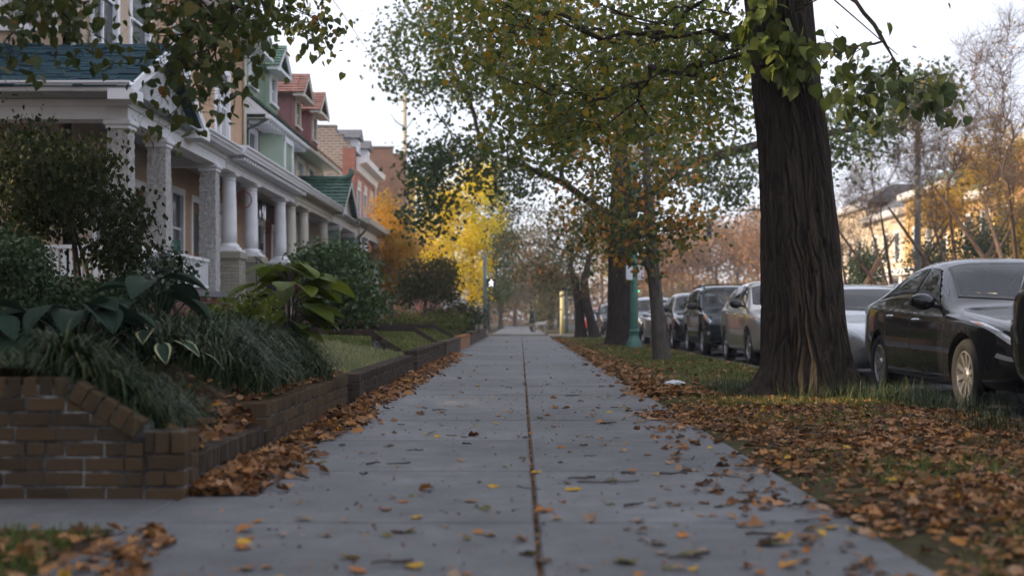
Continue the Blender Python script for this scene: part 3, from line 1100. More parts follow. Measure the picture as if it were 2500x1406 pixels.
def dormer(par, yc, wd, xf, zs, ze, za, mw, mt, mtrim):
    hwd = wd / 2
    MB().box(-11, xf - 0.12, yc - hwd, yc + hwd, zs - 0.5, ze + 0.1).build('dormer_cheek', mw, par)
    wall(par, 'x', 1, xf, yc - hwd, yc + hwd, zs - 0.4, ze + 0.1, [(yc - hwd + 0.3, yc + hwd - 0.3, zs, ze - 0.15)], mw, 'dormer_front', 0.11)
    window(par, 'x', 1, xf, yc - hwd + 0.3, yc + hwd - 0.3, zs, ze - 0.15, mf=mtrim, mull=1)
    ov = 0.28
    g = MB().prism([(yc - hwd - ov, ze), (yc, za), (yc + hwd + ov, ze)], 'x', -11.2, xf + 0.1)
    g.build('dormer_gable', mtrim, par)
    for sgn in (-1, 1):
        tile_slope(par, (xf + 0.42, yc + sgn * (hwd + ov + 0.05), ze + 0.0), (-11.4 - xf - 0.4, 0, 0), (0, -sgn * (hwd + ov + 0.05), za - ze + 0.04), 7, mt, 'dormer_tiles', 0.045)
        MB().prism([(yc + sgn * (hwd + ov + 0.04), ze - 0.15), (yc + sgn * (hwd + ov + 0.04), ze), (yc, za + 0.0), (yc, za - 0.15)], 'x', xf + 0.37, xf + 0.41).build('rake_board', mtrim, par)
    MB().tube([(xf + 0.43, yc, za + 0.03), (-11.2, yc, za + 0.03)], 0.06, 6).build('ridge_tile', mt, par)
    MB().box(xf + 0.02, xf + 0.4, yc - hwd - ov, yc + hwd + ov, ze - 0.1, ze - 0.002).build('dormer_soffit', mtrim, par)


def tiled_house(par, y0, y1, mwall, mtile, mtrim, dorms, dz=0.0, mside=None):
    MB().box(-18, XW - 0.2, y0, y1, 0.2, 6.6 + dz).build('solid_core', M_dark, par)  # added light-blocking box behind the wall sheet
    ez = 6.62 + dz
    MB().prism([(-7.1, ez), (-10.2, ez + 2.6), (-18, ez + 2.6), (-18, ez)], 'y', y0, y1).build('roof', mtrim, par)
    tile_slope(par, (-7.02, y0, ez + 0.01), (0, y1 - y0, 0), (-3.15, 0, 2.65), 16, mtile, 'roof_tiles', 0.05)
    MB().bbox(-7.2, -7.05, y0, y1, ez - 0.13, ez + 0.0, 0.02).build('eave_board', mtrim, par)
    for (yc, zc_) in dorms:
        dormer(par, yc, 1.45, -7.75, zc_, zc_ + 1.0, zc_ + 1.75, mwall, mtile, mtrim)


tiled_house(h3, 34.622, 41.102, M_greenp, M_tileg, M_white, ((35.486, 7.55), (38.448, 7.55)))
facade(h3, 'x', 1, XW, 34.634, 41.102, 0.4, 6.6, [(35.178, 36.288, 5.0, 6.3), (39.498, 40.855, 4.9, 6.4, {'mull': 1}), (35.795, 37.276, 2.1, 3.7, {'mull': 1})], M_dkred, doors=[(38.51, 39.744, ZF, 3.7)])
MB().prism([(XW, 36.72), (-7.2, 37.152), (-7.2, 39.004), (XW, 39.436)], 'z', 4.6, 6.5).build('bay', M_greenp, h3)
window(h3, 'x', 1, -7.19, 37.461, 38.695, 5.0, 6.3, mull=1)
MB().tube([(-7.1, 34.746, 6.55), (-7.4, 34.746, 6.35), (XW + 0.08, 34.746, 6.2), (XW + 0.08, 34.746, 4.7)], 0.045, 6).build('downspout', M_dkgut, h3, sm=True)
a = 34.931
while a < 41.102:
    MB().bbox(-7.72, -7.15, a - 0.05, a + 0.05, 6.38, 6.49, 0.01).build('bracket', M_white, h3)
    a += 0.42
MB().box(XW + 0.005, -7.2, 34.634, 41.102, 6.495, 6.52).build('soffit', M_greenp, h3)


def cream_porch(par, y0, y1, cols, m, gutm=None):
    MB().box(XW + 0.01, -6.2, y0, y1, 1.33, ZF).build('porch_floor', M_deck, par)
    MB().box(XW, -6.3, y0 + 0.02, y1 - 0.02, 0.2, 1.328).build('porch_base', M_dkred, par)
    for cy in cols:
        pp = MB().bbox(XP - 0.26, XP + 0.26, cy - 0.26, cy + 0.26, 0.3, 2.2, 0.01).build('pier', M_dkred, par)
        MB().bbox(XP - 0.3, XP + 0.3, cy - 0.3, cy + 0.3, 2.201, 2.28, 0.01).build('pier_cap', M_conc2, pp)
        round_column(par, XP, cy, 2.28, ZC, 0.165, m)
    MB().box(XP - 0.17, XP + 0.17, y0, y1, ZC, 4.40).bbox(XP + 0.171, XP + 0.2, y0, y1, 4.2, 4.24, 0.008).build('porch_beam', m, par)
    MB().box(XW, -6.0, y0, y1, 4.405, 4.43).build('soffit', m, par)
    gutter_y(par, -5.97, y0, y1, 4.43, gutm)
    MB().prism([(-6.07, 4.43), (-6.07, 4.58), (XW, 5.0), (XW, 4.43)], 'y', y0 + 0.02, y1 - 0.02).build('porch_roof', M_metalroof, par)


cream_porch(h3, 34.684, 41.287, (34.746, 36.782, 40.485), M_cream)

# ======== red tiled house with green tiled porch gable
h4 = empty('row_house', (-9, 44.682, 0.4), 0, 'cream house with red tiled dormers and green tiled porch gable', 'house', 'row houses along the left side')
M_mauve = mat('mauve_wall', (0.32, 0.16, 0.16), 0.9, 0.12)
tiled_house(h4, 41.102, 48.508, M_mauve, M_tiler, M_cream, ((42.707, 7.5), (46.163, 7.5)))
facade(h4, 'x', 1, XW, 41.115, 48.508, 0.4, 6.6, [(42.707, 44.065, 4.9, 6.4, {'mg': M_glass2}), (45.052, 46.286, 4.9, 6.4), (43.2, 44.805, 2.1, 3.7)], M_cream, mf=M_white, doors=[(46.039, 47.274, ZF, 3.7)])
wall(h4, 'y', 1, 48.52, -18, XW, 0.4, 6.6, [], M_red, 'end_wall')
MB().box(XW + 0.01, -6.2, 41.349, 47.767, 1.33, ZF).build('porch_floor', M_deck, h4)
MB().box(XW, -6.3, 41.349, 47.743, 0.2, 1.328).build('porch_base', M_dkred, h4)
for cy in (42.83, 46.657):
    rough_column(h4, XP, cy, ZF, ZC - 0.2, 0.42, 0.40, M_stgreen)
MB().box(XP - 0.17, XP + 0.17, 41.472, 47.767, ZC, 4.40).build('porch_beam', M_white, h4)
MB().box(XW, -6.0, 41.472, 47.767, 4.405, 4.43).build('porch_ceiling', M_white, h4)
gy0, gyr, gy1, gzr = 41.411, 43.447, 45.484, 5.72
MB().prism([(gy0 + 0.1, 4.47), (gyr, gzr - 0.05), (gy1 - 0.1, 4.47)], 'x', -9, -6.25).build('porch_gable', M_white, h4)
for sgn, ye in ((-1, gy0), (1, gy1)):
    tile_slope(h4, (-5.95, ye, 4.47), (-3, 0, 0), (0, gyr - ye, gzr - 4.47), 9, M_tileg, 'porch_tiles', 0.06)
    MB().prism([(ye, 4.30), (ye, 4.47), (gyr, gzr), (gyr, gzr - 0.17)], 'x', -6.0, -5.96).build('rake_board', M_white, h4)
MB().tube([(-9, gyr, gzr + 0.05), (-6.3, gyr, gzr + 0.05), (-6.05, gyr, gzr + 0.12), (-5.95, gyr, gzr + 0.3), (-6.02, gyr, gzr + 0.42)], [0.11, 0.11, 0.12, 0.1, 0.05], 8).build('ridge_tile', M_tileg, h4, sm=True)
MB().prism([(-6.07, 4.43), (-6.07, 4.5), (XW, 5.0), (XW, 4.43)], 'y', gy1, 47.767).build('porch_roof', M_tileg, h4)
gutter_y(h4, -5.97, gy1 - 0.3, 48.014, 4.36, M_dkgut)
gutter_x(h4, gy0, -7.7, -5.97, 4.36, M_dkgut)
MB().tube([(-5.98, 47.891, 4.38), (-6.1, 47.891, 4.2), (XP + 0.2, 47.829, 4.0), (XP + 0.24, 47.829, 3.6)], 0.045, 6).build('downspout', M_dkgut, h4, sm=True)

# ======== red brick house with stepped party wall
h5 = empty('row_house', (-9, 59.246, 0.4), 0, 'red brick house with stepped brick party wall and white cornice', 'house', 'row houses along the left side')
stp = [(-18, 0.2), (-7.74, 0.2), (-7.74, 8.75), (-7.98, 8.75), (-7.98, 9.05), (-8.28, 9.05), (-8.28, 9.35), (-8.6, 9.35), (-8.6, 9.75), (-18, 9.75)]
MB().prism(stp, 'y', 57.272, 57.704).build('party_wall', M_party, h5)
cp = MB()
for (x0, x1, z) in ((-7.98, -7.72, 8.75), (-8.28, -7.96, 9.05), (-8.6, -8.26, 9.35), (-18, -8.58, 9.75)):
    cp.bbox(x0, x1, 57.234, 57.741, z + 0.001, z + 0.07, 0.01)
cp.build('party_coping', M_conc2, h5)
MB().box(-8.3, -7.72, 57.253, 57.716, 0.3, 8.74).build('wall_end', M_red, h5)
MB().box(-18, XW - 0.2, 57.716, 65.418, 0.2, 8.1).build('solid_core', M_dark, h5)
facade(h5, 'x', 1, XW, 57.716, 65.418, 0.4, 8.2, [(58.629, 59.74, 4.9, 7.0), (60.974, 62.085, 4.9, 7.0), (63.32, 64.43, 4.9, 7.0)], M_pink, mf=M_white)
for a in (59.185, 61.53, 63.875):
    MB().bbox(XW + 0.005, XW + 0.06, a - 0.6, a + 0.6, 7.1, 7.42, 0.01).build('lintel', M_cream, h5)
wall(h5, 'y', 1, 65.43, -18, XW, 0.4, 8.2, [], M_red, 'end_wall')
MB().prism([(XW, 7.7), (XW + 0.15, 7.75), (XW + 0.2, 8.05), (XW + 0.55, 8.15), (XW + 0.6, 8.4), (XW, 8.4)], 'y', 57.741, 65.541).build('cornice', M_white, h5)
MB().prism([(XW + 0.3, 8.41), (-8.6, 9.6), (-18, 9.6), (-18, 8.41)], 'y', 57.765, 65.48).build('mansard_roof', M_slate, h5)
for yc in (59.246, 62.949):
    MB().box(-10, XW - 0.05, yc - 0.6, yc + 0.6, 8.42, 9.4).build('dormer', M_white, h5)
    window(h5, 'x', 1, XW - 0.02, yc - 0.35, yc + 0.35, 8.55, 9.25)
    MB().prism([(yc - 0.8, 9.4), (yc, 9.9), (yc + 0.8, 9.4)], 'x', -10, XW + 0.15).build('dormer_roof', M_slate, h5)
MB().tube([(XW + 0.1, 65.171, 8.0), (XW + 0.12, 65.171, 0.5)], 0.05, 6).build('downspout', M_white, h5, sm=True)
# its side porch, flat roofed
MB().box(-12, XW - 0.2, 48.878, 57.148, 0.2, 4.4).build('side_room', M_red, h5)
MB().box(XW - 0.2, -6.2, 48.385, 55.79, 1.33, ZF).box(XW, -6.3, 48.385, 55.729, 0.2, 1.32).build('porch_floor', M_dkred, h5)
for cy in (49.125, 51.1, 54.803):
    round_column(h5, XP, cy, ZF, ZC, 0.17, M_white)
MB().box(XP - 0.17, XP + 0.17, 48.508, 55.42, ZC, 4.4).build('porch_beam', M_cream, h5)
MB().prism([(-12, 4.42), (XP + 0.1, 4.42), (-5.95, 4.55), (-5.9, 4.75), (-12, 4.85)], 'y', 48.385, 55.79).build('porch_roof', M_cream, h5)

# ======== large brown building beyond the cross street
hb = empty('brick_building', (-14, 86.401, 0), 0, 'tall plain brown brick building beyond the cross street, behind the utility pole', 'building')
MB().prism([(-26, 0), (-7.3, 0), (-7.3, 11.1), (-8.1, 11.1), (-8.1, 11.55), (-26, 11.55)], 'y', 77.761, 78.255).build('end_wall', M_brown, hb)
MB().box(-26, -7.5, 78.255, 87.635, 0, 10.9).build('body', M_brown, hb)
MB().bbox(-8.15, -7.25, 77.699, 78.316, 11.101, 11.18, 0.01).bbox(-26, -8.05, 77.699, 78.316, 11.551, 11.63, 0.01).build('coping', M_conc2, hb)
MB().bbox(-26, -7.28, 77.712, 77.762, 7.2, 7.32, 0.01).build('belt_course', M_brown, hb)
for (a, z_) in ((-12, 5.0), (-15, 5.0), (-12, 8.2)):
    window(hb, 'y', -1, 77.749, a, a + 1, z_, z_ + 1.6)

# neighbours up and down the row, beside and behind the camera and past the cross street (they shade the street)
hn = empty('row_house', (-9, 0, 0.4), 0, 'plain tan brick neighbour house before the teal roofed porch', 'house', 'row houses along the left side')
MB().box(-18, XW, -45, 11.0, -0.1, 9.9).build('wall', M_tan, hn)
MB().box(-18.2, XW + 0.4, -45.2, 11.1, 9.901, 10.1).build('roof', M_slate, hn)
for i, (m_, y0, y1, z_) in enumerate(((M_red, 106.15, 123.43, 8.5), (M_tan, 124.664, 145.647, 9.0), (M_orange, 146.882, 172.802, 8.5))):
    hh_ = empty('row_house', (-9, y0, 0), 0, ['red brick house far past the brown building', 'pale brick house far up the left side', 'farthest orange brick house on the left side'][i], 'house', 'row houses along the left side')
    MB().box(-18, -8, y0, y1, 0, z_).build('wall', m_, hh_)
    MB().box(-8, -6.4, y0 + 0.5, y1 - 0.5, 3.9, 4.3).build('porch_roof', M_white, hh_)
    a = y0 + 1
    while a < y1 - 0.5:
        round_column(hh_, -6.6, a, 0.9, 3.9, 0.16, M_white)
        a += 2.6

for h_ in (h1, h2, h3, h4, h5, hb):
    h_.location.z += 8 * h_.location.y / 3000
# ------------------------------------------------------------------ cars
M_tyre = mat('tyre_rubber', (0.018, 0.018, 0.018), 0.85, 0.2, 20)
M_rim = mat('alloy_rim', (0.55, 0.55, 0.56), 0.3, 0.08, 5, metal=0.85)
M_rimd = mat('dark_brake_disc', (0.03, 0.03, 0.03), 0.6, 0.1)  # one even dark tone for the brake disc
def clear_glass():
    m = bpy.data.materials.new('clear_car_glass')
    m.use_nodes = True
    nt = m.node_tree
    nt.nodes.remove(nt.nodes['Principled BSDF'])
    tr = nt.nodes.new('ShaderNodeBsdfTransparent')
    tr.inputs['Color'].default_value = (0.50, 0.56, 0.56, 1)
    gl = nt.nodes.new('ShaderNodeBsdfGlossy')
    gl.inputs['Roughness'].default_value = 0.02
    fr = nt.nodes.new('ShaderNodeFresnel')
    fr.inputs['IOR'].default_value = 1.5
    mx = nt.nodes.new('ShaderNodeMixShader')
    nt.links.new(fr.outputs['Fac'], mx.inputs['Fac'])
    nt.links.new(tr.outputs['BSDF'], mx.inputs[1])
    nt.links.new(gl.outputs['BSDF'], mx.inputs[2])
    nt.links.new(mx.outputs['Shader'], nt.nodes['Material Output'].inputs['Surface'])
    return m


M_cglass = clear_glass()
M_seat = mat('car_seat', (0.04, 0.04, 0.045), 0.8, 0.1)
M_trim = mat('black_trim', (0.015, 0.015, 0.016), 0.45, 0.1)
M_chrome = mat('chrome', (0.7, 0.7, 0.72), 0.12, 0.03, metal=1.0)
M_lamp = mat('headlamp', (0.55, 0.57, 0.6), 0.08, 0.15, 30, metal=0.4, spec=0.8)
M_amber = mat('amber_lens', (0.75, 0.22, 0.03), 0.15, 0.1, spec=0.7)
M_tail = mat('tail_lens', (0.4, 0.02, 0.02), 0.12, 0.1, spec=0.7)
M_plate = mat('number_plate', (0.6, 0.6, 0.6), 0.5, 0.05)


def paint(name, c, metal=0.3):
    dark = max(c) < 0.03
    return mat('paint_' + name, c, 0.6 if dark else 0.32, 0.04, 2.0, metal=0.0 if dark else metal, coat=1.0, spec=0.1 if dark else 0.5)


def bsp(t):
    return np.stack([(1 - t) ** 3, 3 * t ** 3 - 6 * t ** 2 + 4, -3 * t ** 3 + 3 * t ** 2 + 3 * t + 1, t ** 3], -1) / 6


class CarSurf:
    """half body as a cubic B-spline surface: stations along the car x points of the half section"""

    def __init__(s, P):
        s.P = P
        st = P['st']
        L = P['L']
        self_w = P['W'] / 2
        rows = []
        zc = lambda key, x: float(np.interp(x, [a for a, _ in P[key]], [b for _, b in P[key]]))
        for x in st:
            w_ = self_w * zc('plan', x)
            zb, zt, zs = zc('bot', x), zc('top', x), zc('belt', x)
            zs = min(zs, zt - 0.05)
            g = min(max((zt - zs - 0.05) / (P['H'] - zs - 0.05), 0), 1)
            wr = w_ * (0.90 * (1 - g) + P.get('tumble', 0.70) * g)
            hgt = zt - zs
            row = [(0, zb), (w_ * 0.6, zb), (w_ * 0.93, zb + 0.01), (w_ * 0.975, zb + 0.10), (w_ * 1.0, zb + (zs - zb) * 0.42), (w_ * 1.0, zb + (zs - zb) * 0.68),
                   (w_ * 0.995, zs - 0.06), (w_ * 0.975, zs - 0.005), (w_ * 0.945, zs + 0.02 * g + 0.01 * (1 - g)),
                   (w_ * 0.94 + (wr - w_ * 0.94) * 0.5 + 0.02 * g, zs + hgt * 0.5), (wr + 0.02 * g, zt - (0.12 * g + 0.03 * (1 - g))), (wr - 0.035, zt - 0.045 * g - 0.012), (wr * 0.75, zt - 0.005), (wr * 0.35, zt + 0.012), (0, zt + 0.014)]
            rows.append(row)
        C = np.array([[(p[0], x - L / 2, p[1]) for p in row] for x, row in zip(st, rows)])
        # phantom ends
        C = np.concatenate([C[:1], C, C[-1:]], 0)
        a = C[:, 1:2].copy(); a[..., 0] *= -1
        b = C[:, -2:-1].copy(); b[..., 0] *= -1
        s.C = np.concatenate([a, C, b], 1)
        s.nu, s.nv = len(st) - 1, len(rows[0]) - 1
        uu = np.linspace(0, s.nu, 600)
        s.ymap = (s.ev(uu, np.full(600, 7.0))[:, 1], uu)

    def ev(s, u, v):
        u = np.clip(np.asarray(u, float), 0, s.nu - 1e-6); v = np.clip(np.asarray(v, float), 0, s.nv - 1e-6)
        iu, iv = u.astype(int), v.astype(int)
        bu, bv = bsp(u - iu), bsp(v - iv)
        out = np.zeros(u.shape + (3,))
        for i in range(4):
            for j in range(4):
                out += bu[..., i, None] * bv[..., j, None] * s.C[iu + i, iv + j]
        return out

    def u_of(s, x):
        return np.interp(x - s.P['L'] / 2, s.ymap[0], s.ymap[1])

    def nrm(s, u, v):
        e = 1e-3
        du = s.ev(u + e, v) - s.ev(u - e, v)
        dv = s.ev(u, v + e) - s.ev(u, v - e)
        n = np.cross(dv, du)
        n /= np.linalg.norm(n, axis=-1, keepdims=True) + 1e-12
        return n

    def patch(s, quad, off=0.004, n=(14, 8), side=1, both=False):
        """quad: 4 corners (x metres from nose, v) -> panel lying on the body surface"""
        (a, b, c, d) = quad
        mb = MB()
        for sd in ((1, -1) if both else (side,)):
            ss, tt = np.meshgrid(np.linspace(0, 1, n[0]), np.linspace(0, 1, n[1]), indexing='ij')
            X = (1 - ss) * (1 - tt) * a[0] + ss * (1 - tt) * b[0] + ss * tt * c[0] + (1 - ss) * tt * d[0]
            V = (1 - ss) * (1 - tt) * a[1] + ss * (1 - tt) * b[1] + ss * tt * c[1] + (1 - ss) * tt * d[1]
            U = s.u_of(X)
            p = s.ev(U, V)
            nn = s.nrm(U, V)
            cen = np.array([0, 0, 0.7])
            sg = np.sign(np.sum(nn * (p - cen), -1, keepdims=True))
            sg = np.where(np.abs(sg) < 0.5, 1, np.sign(np.median(sg)))
            q = p + nn * sg * off
            q[..., 0] *= sd
            vs = q.reshape(-1, 3)
            fs = [(i * n[1] + j, (i + 1) * n[1] + j, (i + 1) * n[1] + j + 1, i * n[1] + j + 1) for i in range(n[0] - 1) for j in range(n[1] - 1)]
            mb.add(vs.tolist(), fs)
        return mb

    def body(s):
        n_u, n_v = 110, 56
        U, V = np.meshgrid(np.linspace(0, s.nu, n_u), np.linspace(0, s.nv, n_v), indexing='ij')
        p = s.ev(U, V)
        p[:, 0, 0] = 0; p[:, -1, 0] = 0
        bm = bmesh.new()
        vr = [[bm.verts.new(p[i, j]) for j in range(n_v)] for i in range(n_u)]
        vl = [[(vr[i][j] if j in (0, n_v - 1) else bm.verts.new((-p[i, j, 0], p[i, j, 1], p[i, j, 2]))) for j in range(n_v)] for i in range(n_u)]
        for i in range(n_u - 1):
            for j in range(n_v - 1):
                bm.faces.new((vr[i][j], vr[i + 1][j], vr[i + 1][j + 1], vr[i][j + 1]))
                bm.faces.new((vl[i][j], vl[i][j + 1], vl[i + 1][j + 1], vl[i + 1][j]))
        for i in (0, n_u - 1):
            for j in range(n_v - 1):
                a, b, c, d = vr[i][j], vr[i][j + 1], vl[i][j + 1], vl[i][j]
                fv = []
                for q in (a, b, c, d):
                    if q not in fv:
                        fv.append(q)
                if len(fv) > 2:
                    bm.faces.new(fv)
        bmesh.ops.recalc_face_normals(bm, faces=bm.faces[:])
        me = bpy.data.meshes.new('body')
        bm.to_mesh(me)
        bm.free()
        return me


def cut_arches(me, P):
    """wheel openings cut out of the body"""
    o = bpy.data.objects.new('tmp_body', me)
    COL.objects.link(o)
    cut = MB()
    r = P['wr'] * P.get('arch', 1.13)
    for wy in P['wheels']:
        for sd in (-1, 1):
            xa, xb = sd * (P['W'] / 2 - 0.30), sd * (P['W'] / 2 + 0.3)
            prof = [(r * math.cos(t), r * math.sin(t)) for t in np.linspace(0, 2 * PI, 40)[:-1]]
            cut.prism([(wy - P['L'] / 2 + a, P['wr'] + 0.015 + b) for a, b in prof], 'x', xa, xb)
    c = cut.build('tmp_cut')
    md = o.modifiers.new('b', 'BOOLEAN')
    md.operation = 'DIFFERENCE'
    md.object = c
    md.solver = 'EXACT'
    bpy.context.view_layer.update()
    dg = bpy.context.evaluated_depsgraph_get()
    out = bpy.data.meshes.new_from_object(o.evaluated_get(dg))
    bpy.data.objects.remove(o)
    bpy.data.objects.remove(c)
    smooth(out)
    # keep hard edges around the openings
    bm = bmesh.new()
    bm.from_mesh(out)
    for e in bm.edges:
        if len(e.link_faces) == 2 and e.calc_face_angle(0) > 0.7:
            e.smooth = False
    bm.to_mesh(out)
    bm.free()
    return out


def panes(P):
    W_ = P['win']
    out = []
    for nm in ('front', 'rear'):
        x0, x1, v0, v1 = W_[nm]
        out.append((nm, ((x0[0], v0), (x1[0], v0), (x1[1], v1), (x0[1], v1))))
    for q in W_['side']:
        out.append(('side', q))
    return out


def inset(q, k=0.06, wrap=False):
    """the clear part of a pane inside its black border; panes that cross the centre line keep that edge"""
    a, b, c, d = [np.array(p, float) for p in q]

    def bl(s, t):
        return (1 - s) * (1 - t) * a + s * (1 - t) * b + s * t * c + (1 - s) * t * d
    k1 = k * 1.6
    t1 = 1.0 if wrap else 1 - k1
    return tuple(tuple(bl(*p)) for p in ((k, k1), (1 - k, k1), (1 - k, t1), (k, t1)))


def open_windows(me, S, P):
    """take the sheet metal away behind the glass"""
    from mathutils.kdtree import KDTree
    pts = []
    for nm, q in panes(P):
        qi = inset(q, 0.05, nm != 'side')
        for sd in (1, -1):
            mb = S.patch(qi, 0.0, (46, 34), sd)
            pts += mb.v
    kd = KDTree(len(pts))
    for i, p in enumerate(pts):
        kd.insert(p, i)
    kd.balance()
    bm = bmesh.new()
    bm.from_mesh(me)
    rem = [f for f in bm.faces if f.calc_center_median().z > 0.7 and kd.find(f.calc_center_median())[2] < 0.022]
    bmesh.ops.delete(bm, geom=rem, context='FACES')
    bm.to_mesh(me)
    bm.free()
    return me


WHEELS = {}


def wheel_meshes(r, style, w_=0.21):
    key = (round(r, 3), style)
    if key in WHEELS:
        return WHEELS[key]
    ri = r * 0.66
    t = MB().lathe([(ri, -w_ / 2 + 0.02), (r * 0.9, -w_ / 2), (r * 0.985, -w_ / 2 + 0.03), (r, -w_ / 4), (r, w_ / 4), (r * 0.985, w_ / 2 - 0.03), (r * 0.9, w_ / 2), (ri, w_ / 2 - 0.02), (ri * 0.97, 0.0), (ri, -w_ / 2 + 0.02)], (0, 0, 0), 40, 'x', cap=False)
    tm = t.mesh('tyre', M_tyre, True)
    rim = MB()
    xo = w_ / 2 - 0.02
    n = {'five': 5, 'ten': 10, 'seven': 7}[style]
    # outer ring
    ring = [(ri, xo - 0.05), (ri, xo), (ri * 0.93, xo + 0.004), (ri * 0.90, xo - 0.05)]
    vs = []
    m = 40
    for q, hx in ring:
        for k in range(m):
            a = 2 * PI * k / m
            vs.append((hx, q * math.cos(a), q * math.sin(a)))
    fs = [(i * m + k, i * m + (k + 1) % m, (i + 1) * m + (k + 1) % m, (i + 1) * m + k) for i in range(3) for k in range(m)]
    rim.add(vs, fs)
    rim.lathe([(0.07, xo - 0.06), (0.07, xo - 0.012), (0.05, xo), (0.02, xo)], (0, 0, 0), 16, 'x')
    for k in range(n):
        a = 2 * PI * k / n + 0.3
        ca, sa = math.cos(a), math.sin(a)
        wi, wo = (0.035, 0.055) if n == 5 else (0.02, 0.026)

        def pt(rr, ww, xx):
            return (xx, rr * ca - ww * sa, rr * sa + ww * ca)
        v8 = [pt(0.05, -wi, xo - 0.02), pt(0.05, wi, xo - 0.02), pt(ri * 0.94, wo, xo - 0.004), pt(ri * 0.94, -wo, xo - 0.004), pt(0.05, -wi, xo - 0.06), pt(0.05, wi, xo - 0.06), pt(ri * 0.94, wo, xo - 0.045), pt(ri * 0.94, -wo, xo - 0.045)]
        rim.add(v8, [(0, 1, 2, 3), (4, 7, 6, 5), (0, 4, 5, 1), (1, 5, 6, 2), (2, 6, 7, 3), (3, 7, 4, 0)])
    rm = rim.mesh('rim', M_rim)
    dm = MB().lathe([(ri * 0.99, -0.02), (ri * 0.99, 0.0), (0.02, 0.002)], (0, 0, 0), 24, 'x').mesh('brake_disc', M_rimd)
    WHEELS[key] = (tm, rm, dm)
    return WHEELS[key]


CARS = {}


